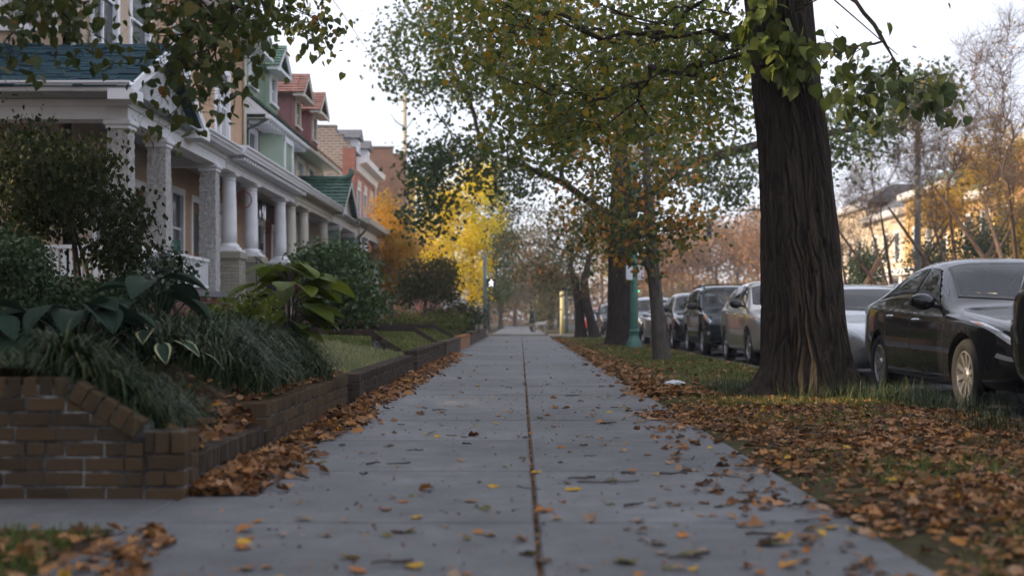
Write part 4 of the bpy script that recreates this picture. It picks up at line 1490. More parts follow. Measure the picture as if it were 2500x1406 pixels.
def car(ctype, loc, label, pm, P, rim='ten', rz=0.0, cat='car', extra=(), sc=1.18):
    """a parked car facing the camera (nose at -Y)"""
    root = empty('parked_car', (loc[0], loc[1], -0.098), rz, label, cat, 'cars parked along the street')
    root.scale = (sc,) * 3
    if ctype not in CARS:
        S = CarSurf(P)
        CARS[ctype] = (S, open_windows(cut_arches(S.body(), P), S, P), {})
    S, bm_, cache = CARS[ctype]
    me = bm_.copy()
    me.materials.clear()
    me.materials.append(pm)
    body = link('body', me, None, root, False)

    def pan(name, quads, m, off=0.004, par=None, n=(14, 8), both=False, sm=True):
        """one object for each panel; both sides get their own"""
        res = []
        for sd in ((1, -1) if both else (1,)):
            mb = MB()
            for q in quads:
                p = S.patch(q, off, n, sd)
                mb.add(p.v, p.f)
            res.append(link(name, mb.mesh(name, m, sm), None, par or root, False))
        return res
    W_ = P['win']
    for nm, q in panes(P):
        wrap = nm != 'side'
        qi = inset(q, 0.06, wrap)
        rings = []
        for i in range(4):
            if wrap and i == 2:
                continue
            rings.append((q[i], q[(i + 1) % 4], qi[(i + 1) % 4], qi[i]))
        for grp in ([(1, -1)] if wrap else [(1,), (-1,)]):
            gm, fm = MB(), MB()
            for sd in grp:
                p = S.patch(qi, 0.006, (18, 14), sd)
                gm.add(p.v, p.f)
                for rq in rings:
                    p = S.patch(rq, 0.007, (18, 3), sd)
                    fm.add(p.v, p.f)
            nme = {'front': 'windscreen', 'rear': 'rear_window', 'side': 'side_window'}[nm]
            go = link(nme, gm.mesh(nme, M_cglass, True), None, root, False)
            link('glass_border', fm.mesh('glass_border', M_trim, True), None, go, False)
    # seats, dashboard and floor
    Lh = P['L'] / 2
    xw = W_['front'][1][0]
    hs = P['H'] - 0.44
    for sd in (-1, 1):
        so = link('front_seat', MB().bbox(sd * 0.38 - 0.25, sd * 0.38 + 0.25, xw - Lh + 0.28, xw - Lh + 0.46, 0.45, hs, 0.06).bbox(sd * 0.38 - 0.25, sd * 0.38 + 0.25, xw - Lh - 0.2, xw - Lh + 0.4, 0.38, 0.55, 0.05).mesh('front_seat', M_seat), None, root, False)
        link('headrest', MB().bbox(sd * 0.38 - 0.13, sd * 0.38 + 0.13, xw - Lh + 0.34, xw - Lh + 0.46, hs - 0.02, hs + 0.19, 0.05).mesh('headrest', M_seat), None, so, False)
    link('rear_seat', MB().bbox(-0.66, 0.66, xw - Lh + 1.15, xw - Lh + 1.32, 0.45, hs - 0.02, 0.06).mesh('rear_seat', M_seat), None, root, False)
    link('dashboard', MB().bbox(-0.70, 0.70, xw - Lh - 0.62, xw - Lh - 0.30, 0.6, float(np.interp(W_['front'][0][0], [a for a, _ in P['top']], [b for _, b in P['top']])) - 0.06, 0.05).mesh('dashboard', M_seat), None, root, False)
    link('interior_floor', MB().box(-0.7, 0.7, -Lh + 1.1, Lh - 0.6, 0.3, 0.42).mesh('interior_floor', M_seat), None, root, False)
    if 'trimline' in W_:
        pan('window_trim', [W_['trimline']], M_chrome if P.get('chrome') else M_trim, 0.009, n=(24, 2), both=True)
    for x in P['seams']:
        v0, v1 = (2.6, 7.6)
        pan('door_gap', [((x, v0), (x + 0.012, v0), (x + 0.012 + P.get('lean', 0.03), v1), (x + P.get('lean', 0.03), v1))], M_trim, 0.0025, n=(2, 14), both=True)
    for x in P['handles']:
        for sd in (1, -1):
            u = S.u_of(np.array([x]))
            p = S.ev(u, np.array([6.1]))[0]
            link('door_handle', MB().bbox(sd * p[0] - 0.02, sd * p[0] + 0.035, p[1] - 0.1, p[1] + 0.1, p[2] - 0.018, p[2] + 0.018, 0.012).mesh('door_handle', M_chrome if P.get('chrome') else pm), None, root, False)
    for q in P['lamps']:
        for hl in pan('headlight', [q], M_lamp, 0.007, n=(10, 8), both=True):
            pass
    if 'amber' in P:
        pan('indicator', [P['amber']], M_amber, 0.010, n=(5, 5), both=True)
    for q in P['tails']:
        pan('tail_light', [q], M_tail, 0.007, n=(8, 8), both=True)
    # grille, lower intake, bumper insert
    for nm, (x, v0, v1, wv, m_) in P['front'].items():
        z0, z1 = v0, v1
        y_ = -P['L'] / 2
        nx = 13
        vs, fs = [], []
        hwid = wv
        for i in range(nx):
            xx = -hwid + 2 * hwid * i / (nx - 1)
            yy = y_ + x + 0.10 * (abs(xx) / (P['W'] / 2)) ** 2.2
            vs += [(xx, yy, z0), (xx, yy + 0.015, z1)]
        fs = [(2 * i, 2 * i + 2, 2 * i + 3, 2 * i + 1) for i in range(nx - 1)]
        nb = len(vs)
        vs += [(a, b + 0.12, c) for a, b, c in vs[:nb]]
        fs += [(2 * i + nb, 2 * i + 1 + nb, 2 * i + 3 + nb, 2 * i + 2 + nb) for i in range(nx - 1)]
        fs += [(2 * i, 2 * i + nb, 2 * i + 2 + nb, 2 * i + 2) for i in range(nx - 1)] + [(2 * i + 1, 2 * i + 3, 2 * i + 3 + nb, 2 * i + 1 + nb) for i in range(nx - 1)]
        fs += [(0, 1, 1 + nb, nb), (2 * nx - 2, 2 * nx - 2 + nb, 2 * nx - 1 + nb, 2 * nx - 1)]
        link(nm, MB().add(vs, fs).mesh(nm, m_), None, root, False)
    if P.get('plate'):
        xx, zz = P['plate']
        link('number_plate', MB().bbox(-0.16, 0.16, -P['L'] / 2 + xx - 0.02, -P['L'] / 2 + xx, zz - 0.08, zz + 0.08, 0.006).mesh('number_plate', M_plate), None, root, False)
    # mirrors
    mx, mv = P['mirror']
    p = S.ev(S.u_of(np.array([mx])), np.array([mv]))[0]
    for sd in (1, -1):
        bm = bmesh.new()
        bmesh.ops.create_icosphere(bm, subdivisions=3, radius=1)
        for v in bm.verts:
            c = v.co
            k = 1.0 if c.y < 0 else 0.55
            c.x *= 0.125; c.y *= 0.085 * k; c.z *= 0.085
            c.z += 0.15 * c.x * 0.3
            c += Vector((p[0] + 0.17, p[1] - 0.02, p[2] + 0.07))
            c.x *= sd
        me_ = bpy.data.meshes.new('wing_mirror')
        bm.to_mesh(me_)
        bm.free()
        smooth(me_)
        me_.materials.append(P.get('mirror_mat') or pm)
        mo = link('wing_mirror', me_, None, root, False)
        link('mirror_arm', MB().tube([(sd * (p[0] - 0.02), p[1], p[2] + 0.02), (sd * (p[0] + 0.12), p[1] - 0.01, p[2] + 0.05)], 0.025, 8).mesh('mirror_arm', M_trim, True), None, mo, False)
    # wheels
    tm, rm, dm = wheel_meshes(P['wr'], rim)
    for wy in P['wheels']:
        for sd in (1, -1):
            wo = bpy.data.objects.new('wheel', tm)
            COL.objects.link(wo)
            wo.parent = root
            wo.location = (sd * (P['W'] / 2 - 0.125), wy - P['L'] / 2, P['wr'])
            wo.rotation_euler = (0.3 * wy + sd, 0, 0 if sd > 0 else PI)
            for nm, mm in (('rim', rm), ('brake_disc', dm)):
                q = bpy.data.objects.new(nm, mm)
                COL.objects.link(q)
                q.parent = wo
    for fn in extra:
        fn(root, S, P, pm)
    return root


def cladding(root, S, P, pm):
    """dark plastic sills and arch lips"""
    for sd in (1, -1):
        mb = MB()
        p = S.patch(((P['wheels'][0] + 0.42, 2.0), (P['wheels'][1] - 0.42, 2.0), (P['wheels'][1] - 0.42, 3.4), (P['wheels'][0] + 0.42, 3.4)), 0.012, (20, 6), sd)
        link('sill_cladding', p.mesh('sill_cladding', M_trim, True), None, root, False)


def arch_lips(root, S, P, pm):
    for wy in P['wheels']:
        for sd in (1, -1):
            r0, r1 = P['wr'] * P.get('arch', 1.13) - 0.005, P['wr'] * P.get('arch', 1.13) + 0.05
            xx = sd * (P['W'] / 2 + 0.004)
            vs, fs = [], []
            ts = np.linspace(-0.12, PI + 0.12, 24)
            for t in ts:
                for rr in (r0, r1):
                    vs.append((xx - sd * (0.012 + 0.03 * abs(math.cos(t))), wy - P['L'] / 2 + rr * math.cos(t), P['wr'] + 0.015 + rr * math.sin(t)))
            fs = [(2 * i, 2 * i + 1, 2 * i + 3, 2 * i + 2) for i in range(len(ts) - 1)]
            nb = len(vs)
            vs += [(a - sd * 0.05, b, c) for a, b, c in vs]
            fs += [(2 * i + nb, 2 * i + 2 + nb, 2 * i + 3 + nb, 2 * i + 1 + nb) for i in range(len(ts) - 1)]
            fs += [(2 * i + 1, 2 * i + 1 + nb, 2 * i + 3 + nb, 2 * i + 3) for i in range(len(ts) - 1)]
            link('arch_lip', MB().add(vs, fs).mesh('arch_lip', M_trim, True), None, root, False)


def roof_rails(root, S, P, pm):
    xs = np.linspace(P['rail'][0], P['rail'][1], 9)
    for sd in (1, -1):
        pts = S.ev(S.u_of(xs), np.full(9, 11.2))
        pl = [(sd * (a[0] - 0.03), a[1], a[2] + (0.055 if 0 < i < 8 else 0.0)) for i, a in enumerate(pts)]
        link('roof_rail', MB().tube(pl, 0.018, 6).mesh('roof_rail', M_trim, True), None, root, False)
    for k in (2, 6):
        a = S.ev(S.u_of(xs[k:k + 1]), np.array([11.2]))[0]
        link('roof_bar', MB().tube([(-a[0] + 0.03, a[1], a[2] + 0.06), (0, a[1], a[2] + 0.09), (a[0] - 0.03, a[1], a[2] + 0.06)], 0.016, 6).mesh('roof_bar', M_trim, True), None, root, False)


def antenna(root, S, P, pm):
    a = S.ev(S.u_of(np.array([P['L'] - 1.35])), np.array([13.9]))[0]
    link('aerial_fin', MB().prism([(a[1], a[2]), (a[1] + 0.16, a[2]), (a[1] + 0.15, a[2] + 0.06)], 'x', -0.02, 0.02).mesh('aerial_fin', pm), None, root, False)


# --- body shapes (x measured from the nose)
SEDAN = dict(L=4.85, W=1.84, H=1.51, wr=0.335, wheels=(0.97, 3.77), tumble=0.66,
             st=[0, 0.05, 0.16, 0.35, 0.7, 1.1, 1.4, 1.52, 1.75, 2.05, 2.3, 2.6, 3.0, 3.35, 3.7, 4.05, 4.25, 4.5, 4.68, 4.8, 4.85],
             top=[(0, 0.66), (0.08, 0.73), (0.35, 0.82), (1.0, 0.92), (1.42, 0.98), (2.22, 1.44), (2.65, 1.505), (3.15, 1.49), (3.55, 1.40), (4.2, 1.10), (4.55, 1.06), (4.78, 1.02), (4.85, 0.88)],
             bot=[(0, 0.42), (0.1, 0.24), (0.5, 0.18), (4.3, 0.19), (4.7, 0.28), (4.85, 0.42)],
             belt=[(0, 0.60), (0.35, 0.76), (1.0, 0.86), (1.4, 0.88), (2.6, 0.92), (3.8, 0.98), (4.5, 1.02), (4.85, 0.85)],
             plan=[(0, 0.70), (0.08, 0.80), (0.25, 0.90), (0.6, 0.975), (1.2, 1.0), (3.6, 1.0), (4.3, 0.965), (4.65, 0.9), (4.85, 0.78)],
             win=dict(front=((1.62, 1.46), (2.27, 2.23), 10.95, 14), rear=((3.56, 3.5), (4.05, 4.12), 10.95, 14),
                      side=[((1.83, 8.75), (2.60, 8.75), (2.64, 10.35), (2.36, 10.35)), ((2.70, 8.75), (3.55, 8.75), (3.28, 10.3), (2.73, 10.35)), ((3.60, 8.8), (3.92, 8.8), (3.40, 10.2), (3.36, 10.2))],
                      trimline=((1.80, 8.45), (3.95, 8.45), (3.95, 8.62), (1.80, 8.62))),
             seams=(1.45, 2.50, 3.42), handles=(2.34, 3.26), lamps=[((0.12, 6.2), (0.85, 7.3), (0.62, 8.3), (0.13, 7.4)), ((0.12, 4.5), (0.34, 4.6), (0.30, 4.95), (0.14, 4.9))],
             amber=((0.60, 7.1), (0.76, 7.3), (0.70, 7.7), (0.58, 7.6)), tails=[((4.42, 6.6), (4.76, 6.4), (4.76, 7.7), (4.30, 7.6))],
             front={'grille': (0.0, 0.52, 0.66, 0.42, M_trim), 'lower_intake': (0.03, 0.26, 0.38, 0.55, M_trim)}, mirror=(1.80, 8.3), chrome=True, plate=(0.0, 0.46))
OLDSEDAN = dict(SEDAN, L=4.75, W=1.80, H=1.42, wr=0.315, wheels=(0.95, 3.65),
             top=[(0, 0.62), (0.08, 0.70), (0.35, 0.80), (1.0, 0.90), (1.35, 0.95), (2.15, 1.36), (2.6, 1.415), (3.1, 1.40), (3.45, 1.30), (4.0, 1.04), (4.5, 0.99), (4.7, 0.93), (4.75, 0.8)],
             st=[0, 0.05, 0.16, 0.35, 0.7, 1.1, 1.35, 1.5, 1.75, 2.0, 2.25, 2.6, 3.0, 3.35, 3.7, 4.0, 4.2, 4.4, 4.6, 4.7, 4.75],
             win=dict(front=((1.55, 1.40), (2.13, 2.10), 10.95, 14), rear=((3.52, 3.46), (3.92, 3.98), 10.95, 14),
                      side=[((1.75, 8.75), (2.50, 8.75), (2.54, 10.3), (2.24, 10.3)), ((2.60, 8.75), (3.55, 8.75), (3.28, 10.2), (2.63, 10.3))]),
             lamps=[((0.13, 6.0), (0.62, 6.2), (0.56, 7.7), (0.16, 7.5))], tails=[((4.40, 6.6), (4.68, 6.4), (4.68, 7.6), (4.30, 7.6))], seams=(1.4, 2.42, 3.3), handles=(2.28, 3.15), mirror=(1.72, 8.3), chrome=False)
del OLDSEDAN['amber']
BOXY = dict(L=4.44, W=1.81, H=1.72, wr=0.36, wheels=(0.88, 3.50), tumble=0.80, arch=1.14,
            st=[0, 0.04, 0.14, 0.35, 0.7, 1.05, 1.22, 1.35, 1.6, 1.8, 1.95, 2.3, 2.8, 3.3, 3.8, 4.05, 4.2, 4.3, 4.38, 4.42, 4.44],
            top=[(0, 0.80), (0.06, 0.92), (0.25, 1.00), (0.9, 1.06), (1.18, 1.10), (1.85, 1.62), (2.2, 1.71), (3.0, 1.72), (4.0, 1.66), (4.15, 1.6), (4.36, 1.15), (4.44, 1.0)],
            bot=[(0, 0.48), (0.1, 0.32), (0.5, 0.25), (3.9, 0.27), (4.3, 0.36), (4.44, 0.5)],
            belt=[(0, 0.76), (0.3, 0.96), (1.2, 1.03), (2.6, 1.07), (4.2, 1.12), (4.44, 0.95)],
            plan=[(0, 0.82), (0.08, 0.90), (0.25, 0.96), (0.6, 1.0), (3.8, 1.0), (4.2, 0.97), (4.44, 0.9)],
            win=dict(front=((1.34, 1.22), (1.86, 1.82), 10.95, 14), rear=((4.14, 4.12), (4.33, 4.33), 10.95, 14),
                     side=[((1.55, 8.75), (2.24, 8.75), (2.26, 10.35), (1.92, 10.35)), ((2.34, 8.75), (3.08, 8.75), (3.08, 10.35), (2.36, 10.35)), ((3.2, 8.75), (3.95, 8.75), (3.85, 10.3), (3.2, 10.35))]),
            seams=(1.28, 2.29, 3.14), handles=(2.14, 2.98), lean=0.0, lamps=[((0.07, 6.0), (0.34, 6.0), (0.32, 8.0), (0.08, 7.9)), ((0.08, 3.7), (0.2, 3.7), (0.2, 4.3), (0.08, 4.3))],
            amber=((0.34, 6.2), (0.50, 6.3), (0.46, 7.9), (0.33, 7.9)), tails=[((4.2, 6.2), (4.4, 6.2), (4.4, 8.0), (4.2, 8.0))],
            front={'grille': (-0.01, 0.72, 0.9, 0.5, M_chrome), 'lower_intake': (0.02, 0.4, 0.56, 0.6, M_trim)}, mirror=(1.58, 8.4), mirror_mat=M_trim, rail=(2.0, 4.0), plate=(-0.02, 0.62))
CROSS = dict(L=4.56, W=1.82, H=1.66, wr=0.35, wheels=(0.96, 3.58), tumble=0.70, arch=1.14,
             st=[0, 0.04, 0.14, 0.35, 0.7, 1.0, 1.12, 1.3, 1.55, 1.85, 2.05, 2.4, 2.9, 3.4, 3.8, 4.05, 4.2, 4.35, 4.48, 4.54, 4.56],
             top=[(0, 0.74), (0.06, 0.86), (0.3, 0.96), (0.8, 1.03), (1.1, 1.08), (1.95, 1.56), (2.3, 1.645), (2.8, 1.66), (3.4, 1.62), (3.9, 1.52), (4.4, 1.12), (4.56, 0.95)],
             bot=[(0, 0.45), (0.1, 0.29), (0.5, 0.22), (4.0, 0.24), (4.4, 0.33), (4.56, 0.46)],
             belt=[(0, 0.70), (0.3, 0.90), (1.1, 1.0), (2.6, 1.05), (4.2, 1.10), (4.56, 0.9)],
             plan=[(0, 0.78), (0.08, 0.87), (0.25, 0.95), (0.6, 1.0), (3.8, 1.0), (4.25, 0.96), (4.56, 0.86)],
             win=dict(front=((1.30, 1.13), (1.98, 1.94), 10.95, 14), rear=((3.95, 3.92), (4.33, 4.35), 10.95, 14),
                      side=[((1.55, 8.75), (2.36, 8.75), (2.38, 10.35), (2.02, 10.35)), ((2.46, 8.75), (3.25, 8.75), (3.2, 10.35), (2.48, 10.35)), ((3.36, 8.8), (3.85, 8.8), (3.55, 10.2), (3.32, 10.3))]),
             seams=(1.3, 2.40, 3.28), handles=(2.24, 3.12), lean=0.02, lamps=[((0.08, 6.2), (0.55, 6.6), (0.46, 8.1), (0.09, 7.8))],
             amber=((0.40, 6.7), (0.54, 6.9), (0.49, 7.5), (0.38, 7.3)), tails=[((4.25, 7.0), (4.48, 6.8), (4.4, 9.4), (4.15, 9.6))],
             front={'grille': (-0.01, 0.66, 0.82, 0.45, M_trim), 'lower_intake': (0.02, 0.32, 0.5, 0.6, M_trim)}, mirror=(1.62, 8.4), mirror_mat=M_trim, plate=(-0.02, 0.56))

pb, pnav, psil, pgrey = paint('black', (0.006, 0.006, 0.008), 0.2), paint('midnight', (0.012, 0.017, 0.024), 0.3), paint('champagne', (0.46, 0.43, 0.38), 0.25), paint('pale_blue_grey', (0.34, 0.36, 0.375), 0.4)
CX = 5.08 + 1.165 * 0.91
car('sedan', (CX + 0.04, 15.85), 'shiny black saloon car beside the big tree trunk', pb, SEDAN, 'ten', rz=R(-0.5), extra=(antenna,), sc=1.225)
car('boxy', (CX - 0.31, 9.6), 'tall black vehicle cut off by the right edge of the picture', pb, dict(BOXY), 'seven', cat='car')
car('oldsedan', (CX + 0.05, 22.3), 'pale blue grey saloon car half hidden behind the big tree trunk', pgrey, OLDSEDAN, 'seven')
car('cross', (CX, 29.1), 'champagne silver sport utility car just left of the big tree trunk', psil, CROSS, 'five', cat='car')
car('boxy', (CX - 0.02, 36.1), 'dark sport utility car with roof rails and amber indicator', pnav, BOXY, 'five', extra=(cladding, arch_lips, roof_rails))
car('cross', (CX, 43.05), 'dark crossover just behind the car with roof rails', paint('charcoal', (0.02, 0.022, 0.025)), CROSS, 'seven')
car('oldsedan', (CX, 49.4), 'silver saloon car beyond the slim leaning tree trunk', paint('silver', (0.42, 0.44, 0.47), 0.5), OLDSEDAN, 'seven')
car('boxy', (CX, 56.2), 'dark blue van like car behind the green lamp post', paint('dark_blue', (0.03, 0.045, 0.075)), BOXY, 'seven')
car('boxy', (CX, 80.6), 'black car past the crossing beside the wide tree trunk', paint('black_white', (0.012, 0.012, 0.014)), BOXY, 'seven')
car('oldsedan', (CX, 88.5), 'light blue saloon car far off beside the twin tree trunks', paint('light_blue', (0.28, 0.36, 0.50), 0.3), OLDSEDAN, 'seven')
car('cross', (CX, 100.0), 'red car glimpsed far beyond the twin tree trunks', paint('red', (0.35, 0.02, 0.025), 0.2), CROSS, 'seven')
car('boxy', (CX, 111.0), 'farthest blue car along the kerb', paint('blue', (0.05, 0.09, 0.2)), BOXY, 'seven')
car('cross', (10.0, 30.5), 'dark car parked across the street, roof showing over the pale saloon', paint('charcoal', (0.02, 0.022, 0.025)), CROSS, 'seven')
# ------------------------------------------------------------------ trees
def bark(name, c0, c1, bump=0.7, sc=(9, 9, 1.4)):
    if name in MATS:
        return MATS[name]
    m = bpy.data.materials.new(name)
    m.use_nodes = True
    nt = m.node_tree
    b = nt.nodes['Principled BSDF']
    b.inputs['Roughness'].default_value = 0.95
    b.inputs['Specular IOR Level'].default_value = 0.15
    tc = nt.nodes.new('ShaderNodeTexCoord')
    mp = nt.nodes.new('ShaderNodeMapping')
    mp.inputs['Scale'].default_value = sc
    no = nt.nodes.new('ShaderNodeTexNoise')
    no.inputs['Scale'].default_value = 2.0
    no.inputs['Detail'].default_value = 9
    no.inputs['Roughness'].default_value = 0.65
    rp = nt.nodes.new('ShaderNodeValToRGB')
    rp.color_ramp.elements[0].position = 0.35
    rp.color_ramp.elements[0].color = (*c0, 1)
    rp.color_ramp.elements[1].position = 0.68
    rp.color_ramp.elements[1].color = (*c1, 1)
    bp = nt.nodes.new('ShaderNodeBump')
    bp.inputs['Strength'].default_value = bump
    bp.inputs['Distance'].default_value = 0.03
    L = nt.links.new
    L(tc.outputs['Object'], mp.inputs['Vector'])
    L(mp.outputs['Vector'], no.inputs['Vector'])
    L(no.outputs['Fac'], rp.inputs['Fac'])
    L(rp.outputs['Color'], b.inputs['Base Color'])
    L(no.outputs['Fac'], bp.inputs['Height'])
    L(bp.outputs['Normal'], b.inputs['Normal'])
    MATS[name] = m
    return m


M_bark = bark('furrowed_bark', (0.021, 0.0165, 0.0125), (0.066, 0.052, 0.04), 0.9)
M_bark2 = bark('grey_bark', (0.05, 0.045, 0.04), (0.15, 0.13, 0.11), 0.4)
M_bark3 = bark('tan_bark', (0.09, 0.06, 0.045), (0.19, 0.13, 0.095), 0.3)
M_twig = mat('twig_bark', (0.05, 0.035, 0.028), 0.9, 0.2)

LT_SIMPLE = (np.array([(0, 0, 0), (0.36, 0.42, 0.07), (0, 1, -0.10), (-0.36, 0.42, 0.07)]), [(0, 1, 2), (0, 2, 3)])
LT_HEART = (np.array([(0, 0, 0), (0.26, -0.07, 0.03), (0.46, 0.18, 0.07), (0.42, 0.48, 0.06), (0.19, 0.80, -0.03), (0, 1.05, -0.14),
                      (-0.19, 0.80, -0.03), (-0.42, 0.48, 0.06), (-0.46, 0.18, 0.07), (-0.26, -0.07, 0.03), (0, 0.5, -0.02)]),
            [(0, 1, 2, 3, 10), (10, 3, 4, 5), (0, 10, 7, 8, 9), (10, 5, 6, 7)])
LT_MAPLE = (np.array([(0, 0, 0), (0.42, 0.12, 0.10), (0.30, 0.38, 0.02), (0.52, 0.62, 0.13), (0.20, 0.66, 0.02), (0, 1.0, 0.10),
                      (-0.20, 0.66, 0.0), (-0.52, 0.62, 0.16), (-0.30, 0.38, 0.02), (-0.42, 0.12, 0.08)]),
            [(0, 1, 2), (0, 2, 3, 4), (0, 4, 5, 6), (0, 6, 7, 8), (0, 8, 9)])


def unit(v):
    return v / (np.linalg.norm(v, axis=-1, keepdims=True) + 1e-9)


def leaf_mesh(name, pos, size, mtl, tint, tpl=LT_SIMPLE, droop=0.5, flat=0.0, rng=RNG, tipdir=None, curl=None):
    """many single leaves as one mesh: position, size, tint for each"""
    n = len(pos)
    T, F = tpl
    a = rng.uniform(0, 2 * PI, n)
    hz = np.stack([np.cos(a), np.sin(a), np.zeros(n)], -1)
    if tipdir is None:
        t = unit(hz * (1 - droop) + np.array([0, 0, -1.0]) * droop * rng.uniform(0.3, 1.3, (n, 1)) + rng.normal(0, 0.25 * (1 - flat), (n, 3)))
    else:
        t = unit(tipdir)
    n0 = np.array([0, 0, 1.0]) + rng.normal(0, 0.8 * (1 - flat) + 0.12, (n, 3))
    b = unit(np.cross(t, n0))
    nn = np.cross(b, t)
    k = len(T)
    Tz = np.repeat(T[None], n, 0).copy()
    if curl is not None:
        Tz[..., 2] = Tz[..., 2] * curl[:, None] * 2.0 + curl[:, None] * (np.abs(T[None, :, 0]) ** 1.5) * 0.7
    V = (Tz[..., 0:1] * b[:, None] + (Tz[..., 1:2] - 0.0) * t[:, None] + Tz[..., 2:3] * nn[:, None]) * size[:, None, None] + pos[:, None]
    fl = np.concatenate([np.array(f) for f in F])
    idx = (fl[None] + (np.arange(n) * k)[:, None]).ravel()
    sizes = np.tile(np.array([len(f) for f in F]), n)
    return mesh_np(name, V.reshape(-1, 3), idx, sizes, np.repeat(tint, len(F)), mtl, False)


def grow(trunks, att, rng, alpha=0.4, tip=0.007, pw=0.45, step=0.35, curve=0.3, up=0.1, kink=0.06, sort=True):
    """limbs from the trunk(s) to every attractor; returns a mesh builder and the nodes of every twig"""
    P, par, pl, rad, dirs = [], [], [], [], []
    for tr in trunks:
        pts = [np.array(q[:3], float) for q in tr]
        rr = [q[3] for q in tr]
        last = -1
        for i in range(len(pts)):
            ns = 1 if i == 0 else max(1, int(np.linalg.norm(pts[i] - pts[i - 1]) / step))
            for j in range(ns):
                f = (j + 1) / ns
                q = pts[i] if i == 0 else pts[i - 1] * (1 - f) + pts[i] * f
                r_ = rr[i] if i == 0 else rr[i - 1] * (1 - f) + rr[i] * f
                d = np.array([0, 0, 1.0]) if last < 0 else q - P[last]
                P.append(q); par.append(last); rad.append(r_)
                pl.append(0.0 if last < 0 else pl[last] + np.linalg.norm(q - P[last]) * 0.5)
                dirs.append(d / (np.linalg.norm(d) + 1e-9))
                last = len(P) - 1
    nt_ = len(P)
    lo = min(tr[len(tr) // 2][2] if len(tr) > 2 else tr[0][2] for tr in trunks)
    cap = nt_ + len(att) * 60 + 10
    A = np.zeros((cap, 3)); A[:nt_] = P
    PL = np.zeros(cap); PL[:nt_] = pl
    ok = np.zeros(cap, bool)
    ok[:nt_] = [p[2] > lo - 0.01 for p in P]
    cnt = nt_
    top = np.array(trunks[0][-1][:3])
    order = np.argsort(np.linalg.norm(att - top, axis=1)) if sort else range(len(att))
    chains = {}
    for ai in order:
        a = att[ai]
        d = np.linalg.norm(A[:cnt] - a, axis=1)
        cost = d + alpha * PL[:cnt] + np.where(ok[:cnt], 0, 1e6) + np.maximum(A[:cnt, 2] - a[2], 0) * 0.25
        s = int(np.argmin(cost))
        p0 = A[s].copy()
        dist = d[s]
        c = p0 + dirs[s] * dist * curve + np.array([0, 0, up * dist])
        k = max(2, min(50, int(dist / step) + 1))
        ch = [s]
        last = s
        for j in range(1, k + 1):
            t = j / k
            q = (1 - t) ** 2 * p0 + 2 * t * (1 - t) * c + t * t * a
            if j < k:
                q = q + rng.normal(0, kink * min(dist, 2) * 0.5, 3) * t
            dd = q - A[last]
            A[cnt] = q
            PL[cnt] = PL[last] + np.linalg.norm(dd)
            par.append(last); dirs.append(dd / (np.linalg.norm(dd) + 1e-9)); rad.append(0)
            ok[cnt] = True
            last = cnt
            ch.append(cnt)
            cnt += 1
        chains[ai] = ch
    load = np.zeros(cnt)
    for ai, ch in chains.items():
        i = ch[-1]
        while i >= nt_:
            load[i] += 1
            i = par[i]
    R_ = tip * np.maximum(load, 1) ** pw
    mb = MB()
    for ai, ch in chains.items():
        rr = [R_[i] if i >= nt_ else min(R_[ch[1]] * 1.15, rad[i] * 0.8) for i in ch]
        rr[-1] *= 0.5
        n = 7 if rr[0] > 0.06 else 5 if rr[0] > 0.025 else 3
        mb.tube([A[i] for i in ch], rr, n, cap=False)
    return mb, A, chains


def ell(specs, rng):
    """attractor points from ellipses surveyed in the photograph: (x, y, rx, ry) pixels, distance range, number"""
    out = []
    for (x, y, rx, ry, d0, d1, n) in specs:
        for _ in range(n):
            while True:
                u, v = rng.uniform(-1, 1, 2)
                if u * u + v * v < 1:
                    break
            out.append(px(x + u * rx, y + v * ry, rng.uniform(d0, d1))[:])
    return np.array(out)


def clusters(A, chains, att, rng, n, spread, frac=0.5, drop=0.06):
    """leaf positions around the ends of the twigs, with a tint that drifts from twig to twig"""
    pos, tint = [], []
    for ai, ch in chains.items():
        k = max(2, int(len(ch) * frac))
        tail = A[ch[-k:]]
        m = max(1, int(n * rng.uniform(0.5, 1.5)))
        i = rng.integers(0, len(tail), m)
        p = tail[i] + rng.normal(0, spread, (m, 3)) * np.array([1, 1, 0.75]) - np.array([0, 0, drop])
        pos.append(p)
        base = rng.uniform(0, 1)
        tint.append(np.clip(base * 0.5 + rng.uniform(0, 1, m) * 0.5 + rng.normal(0, 0.05, m), 0, 1))
    return np.concatenate(pos), np.concatenate(tint)


TREES = 'trees along the street'


def trunk_tubes(mb, trunks, n=14, flare=1.5):
    for tr in trunks:
        pts, rr = [], []
        for i in range(len(tr) - 1):
            for j in range(6):
                f = j / 6
                q = [tr[i][k] * (1 - f) + tr[i + 1][k] * f for k in range(4)]
                pts.append(q[:3]); rr.append(q[3])
        pts.append(tr[-1][:3]); rr.append(tr[-1][3])
        z0 = pts[0][2]
        rr = [r * (1 + (flare - 1) * math.exp(-(p[2] - z0) / 0.28)) for r, p in zip(rr, pts)]
        mb.tube(pts, rr, n, cap=False)


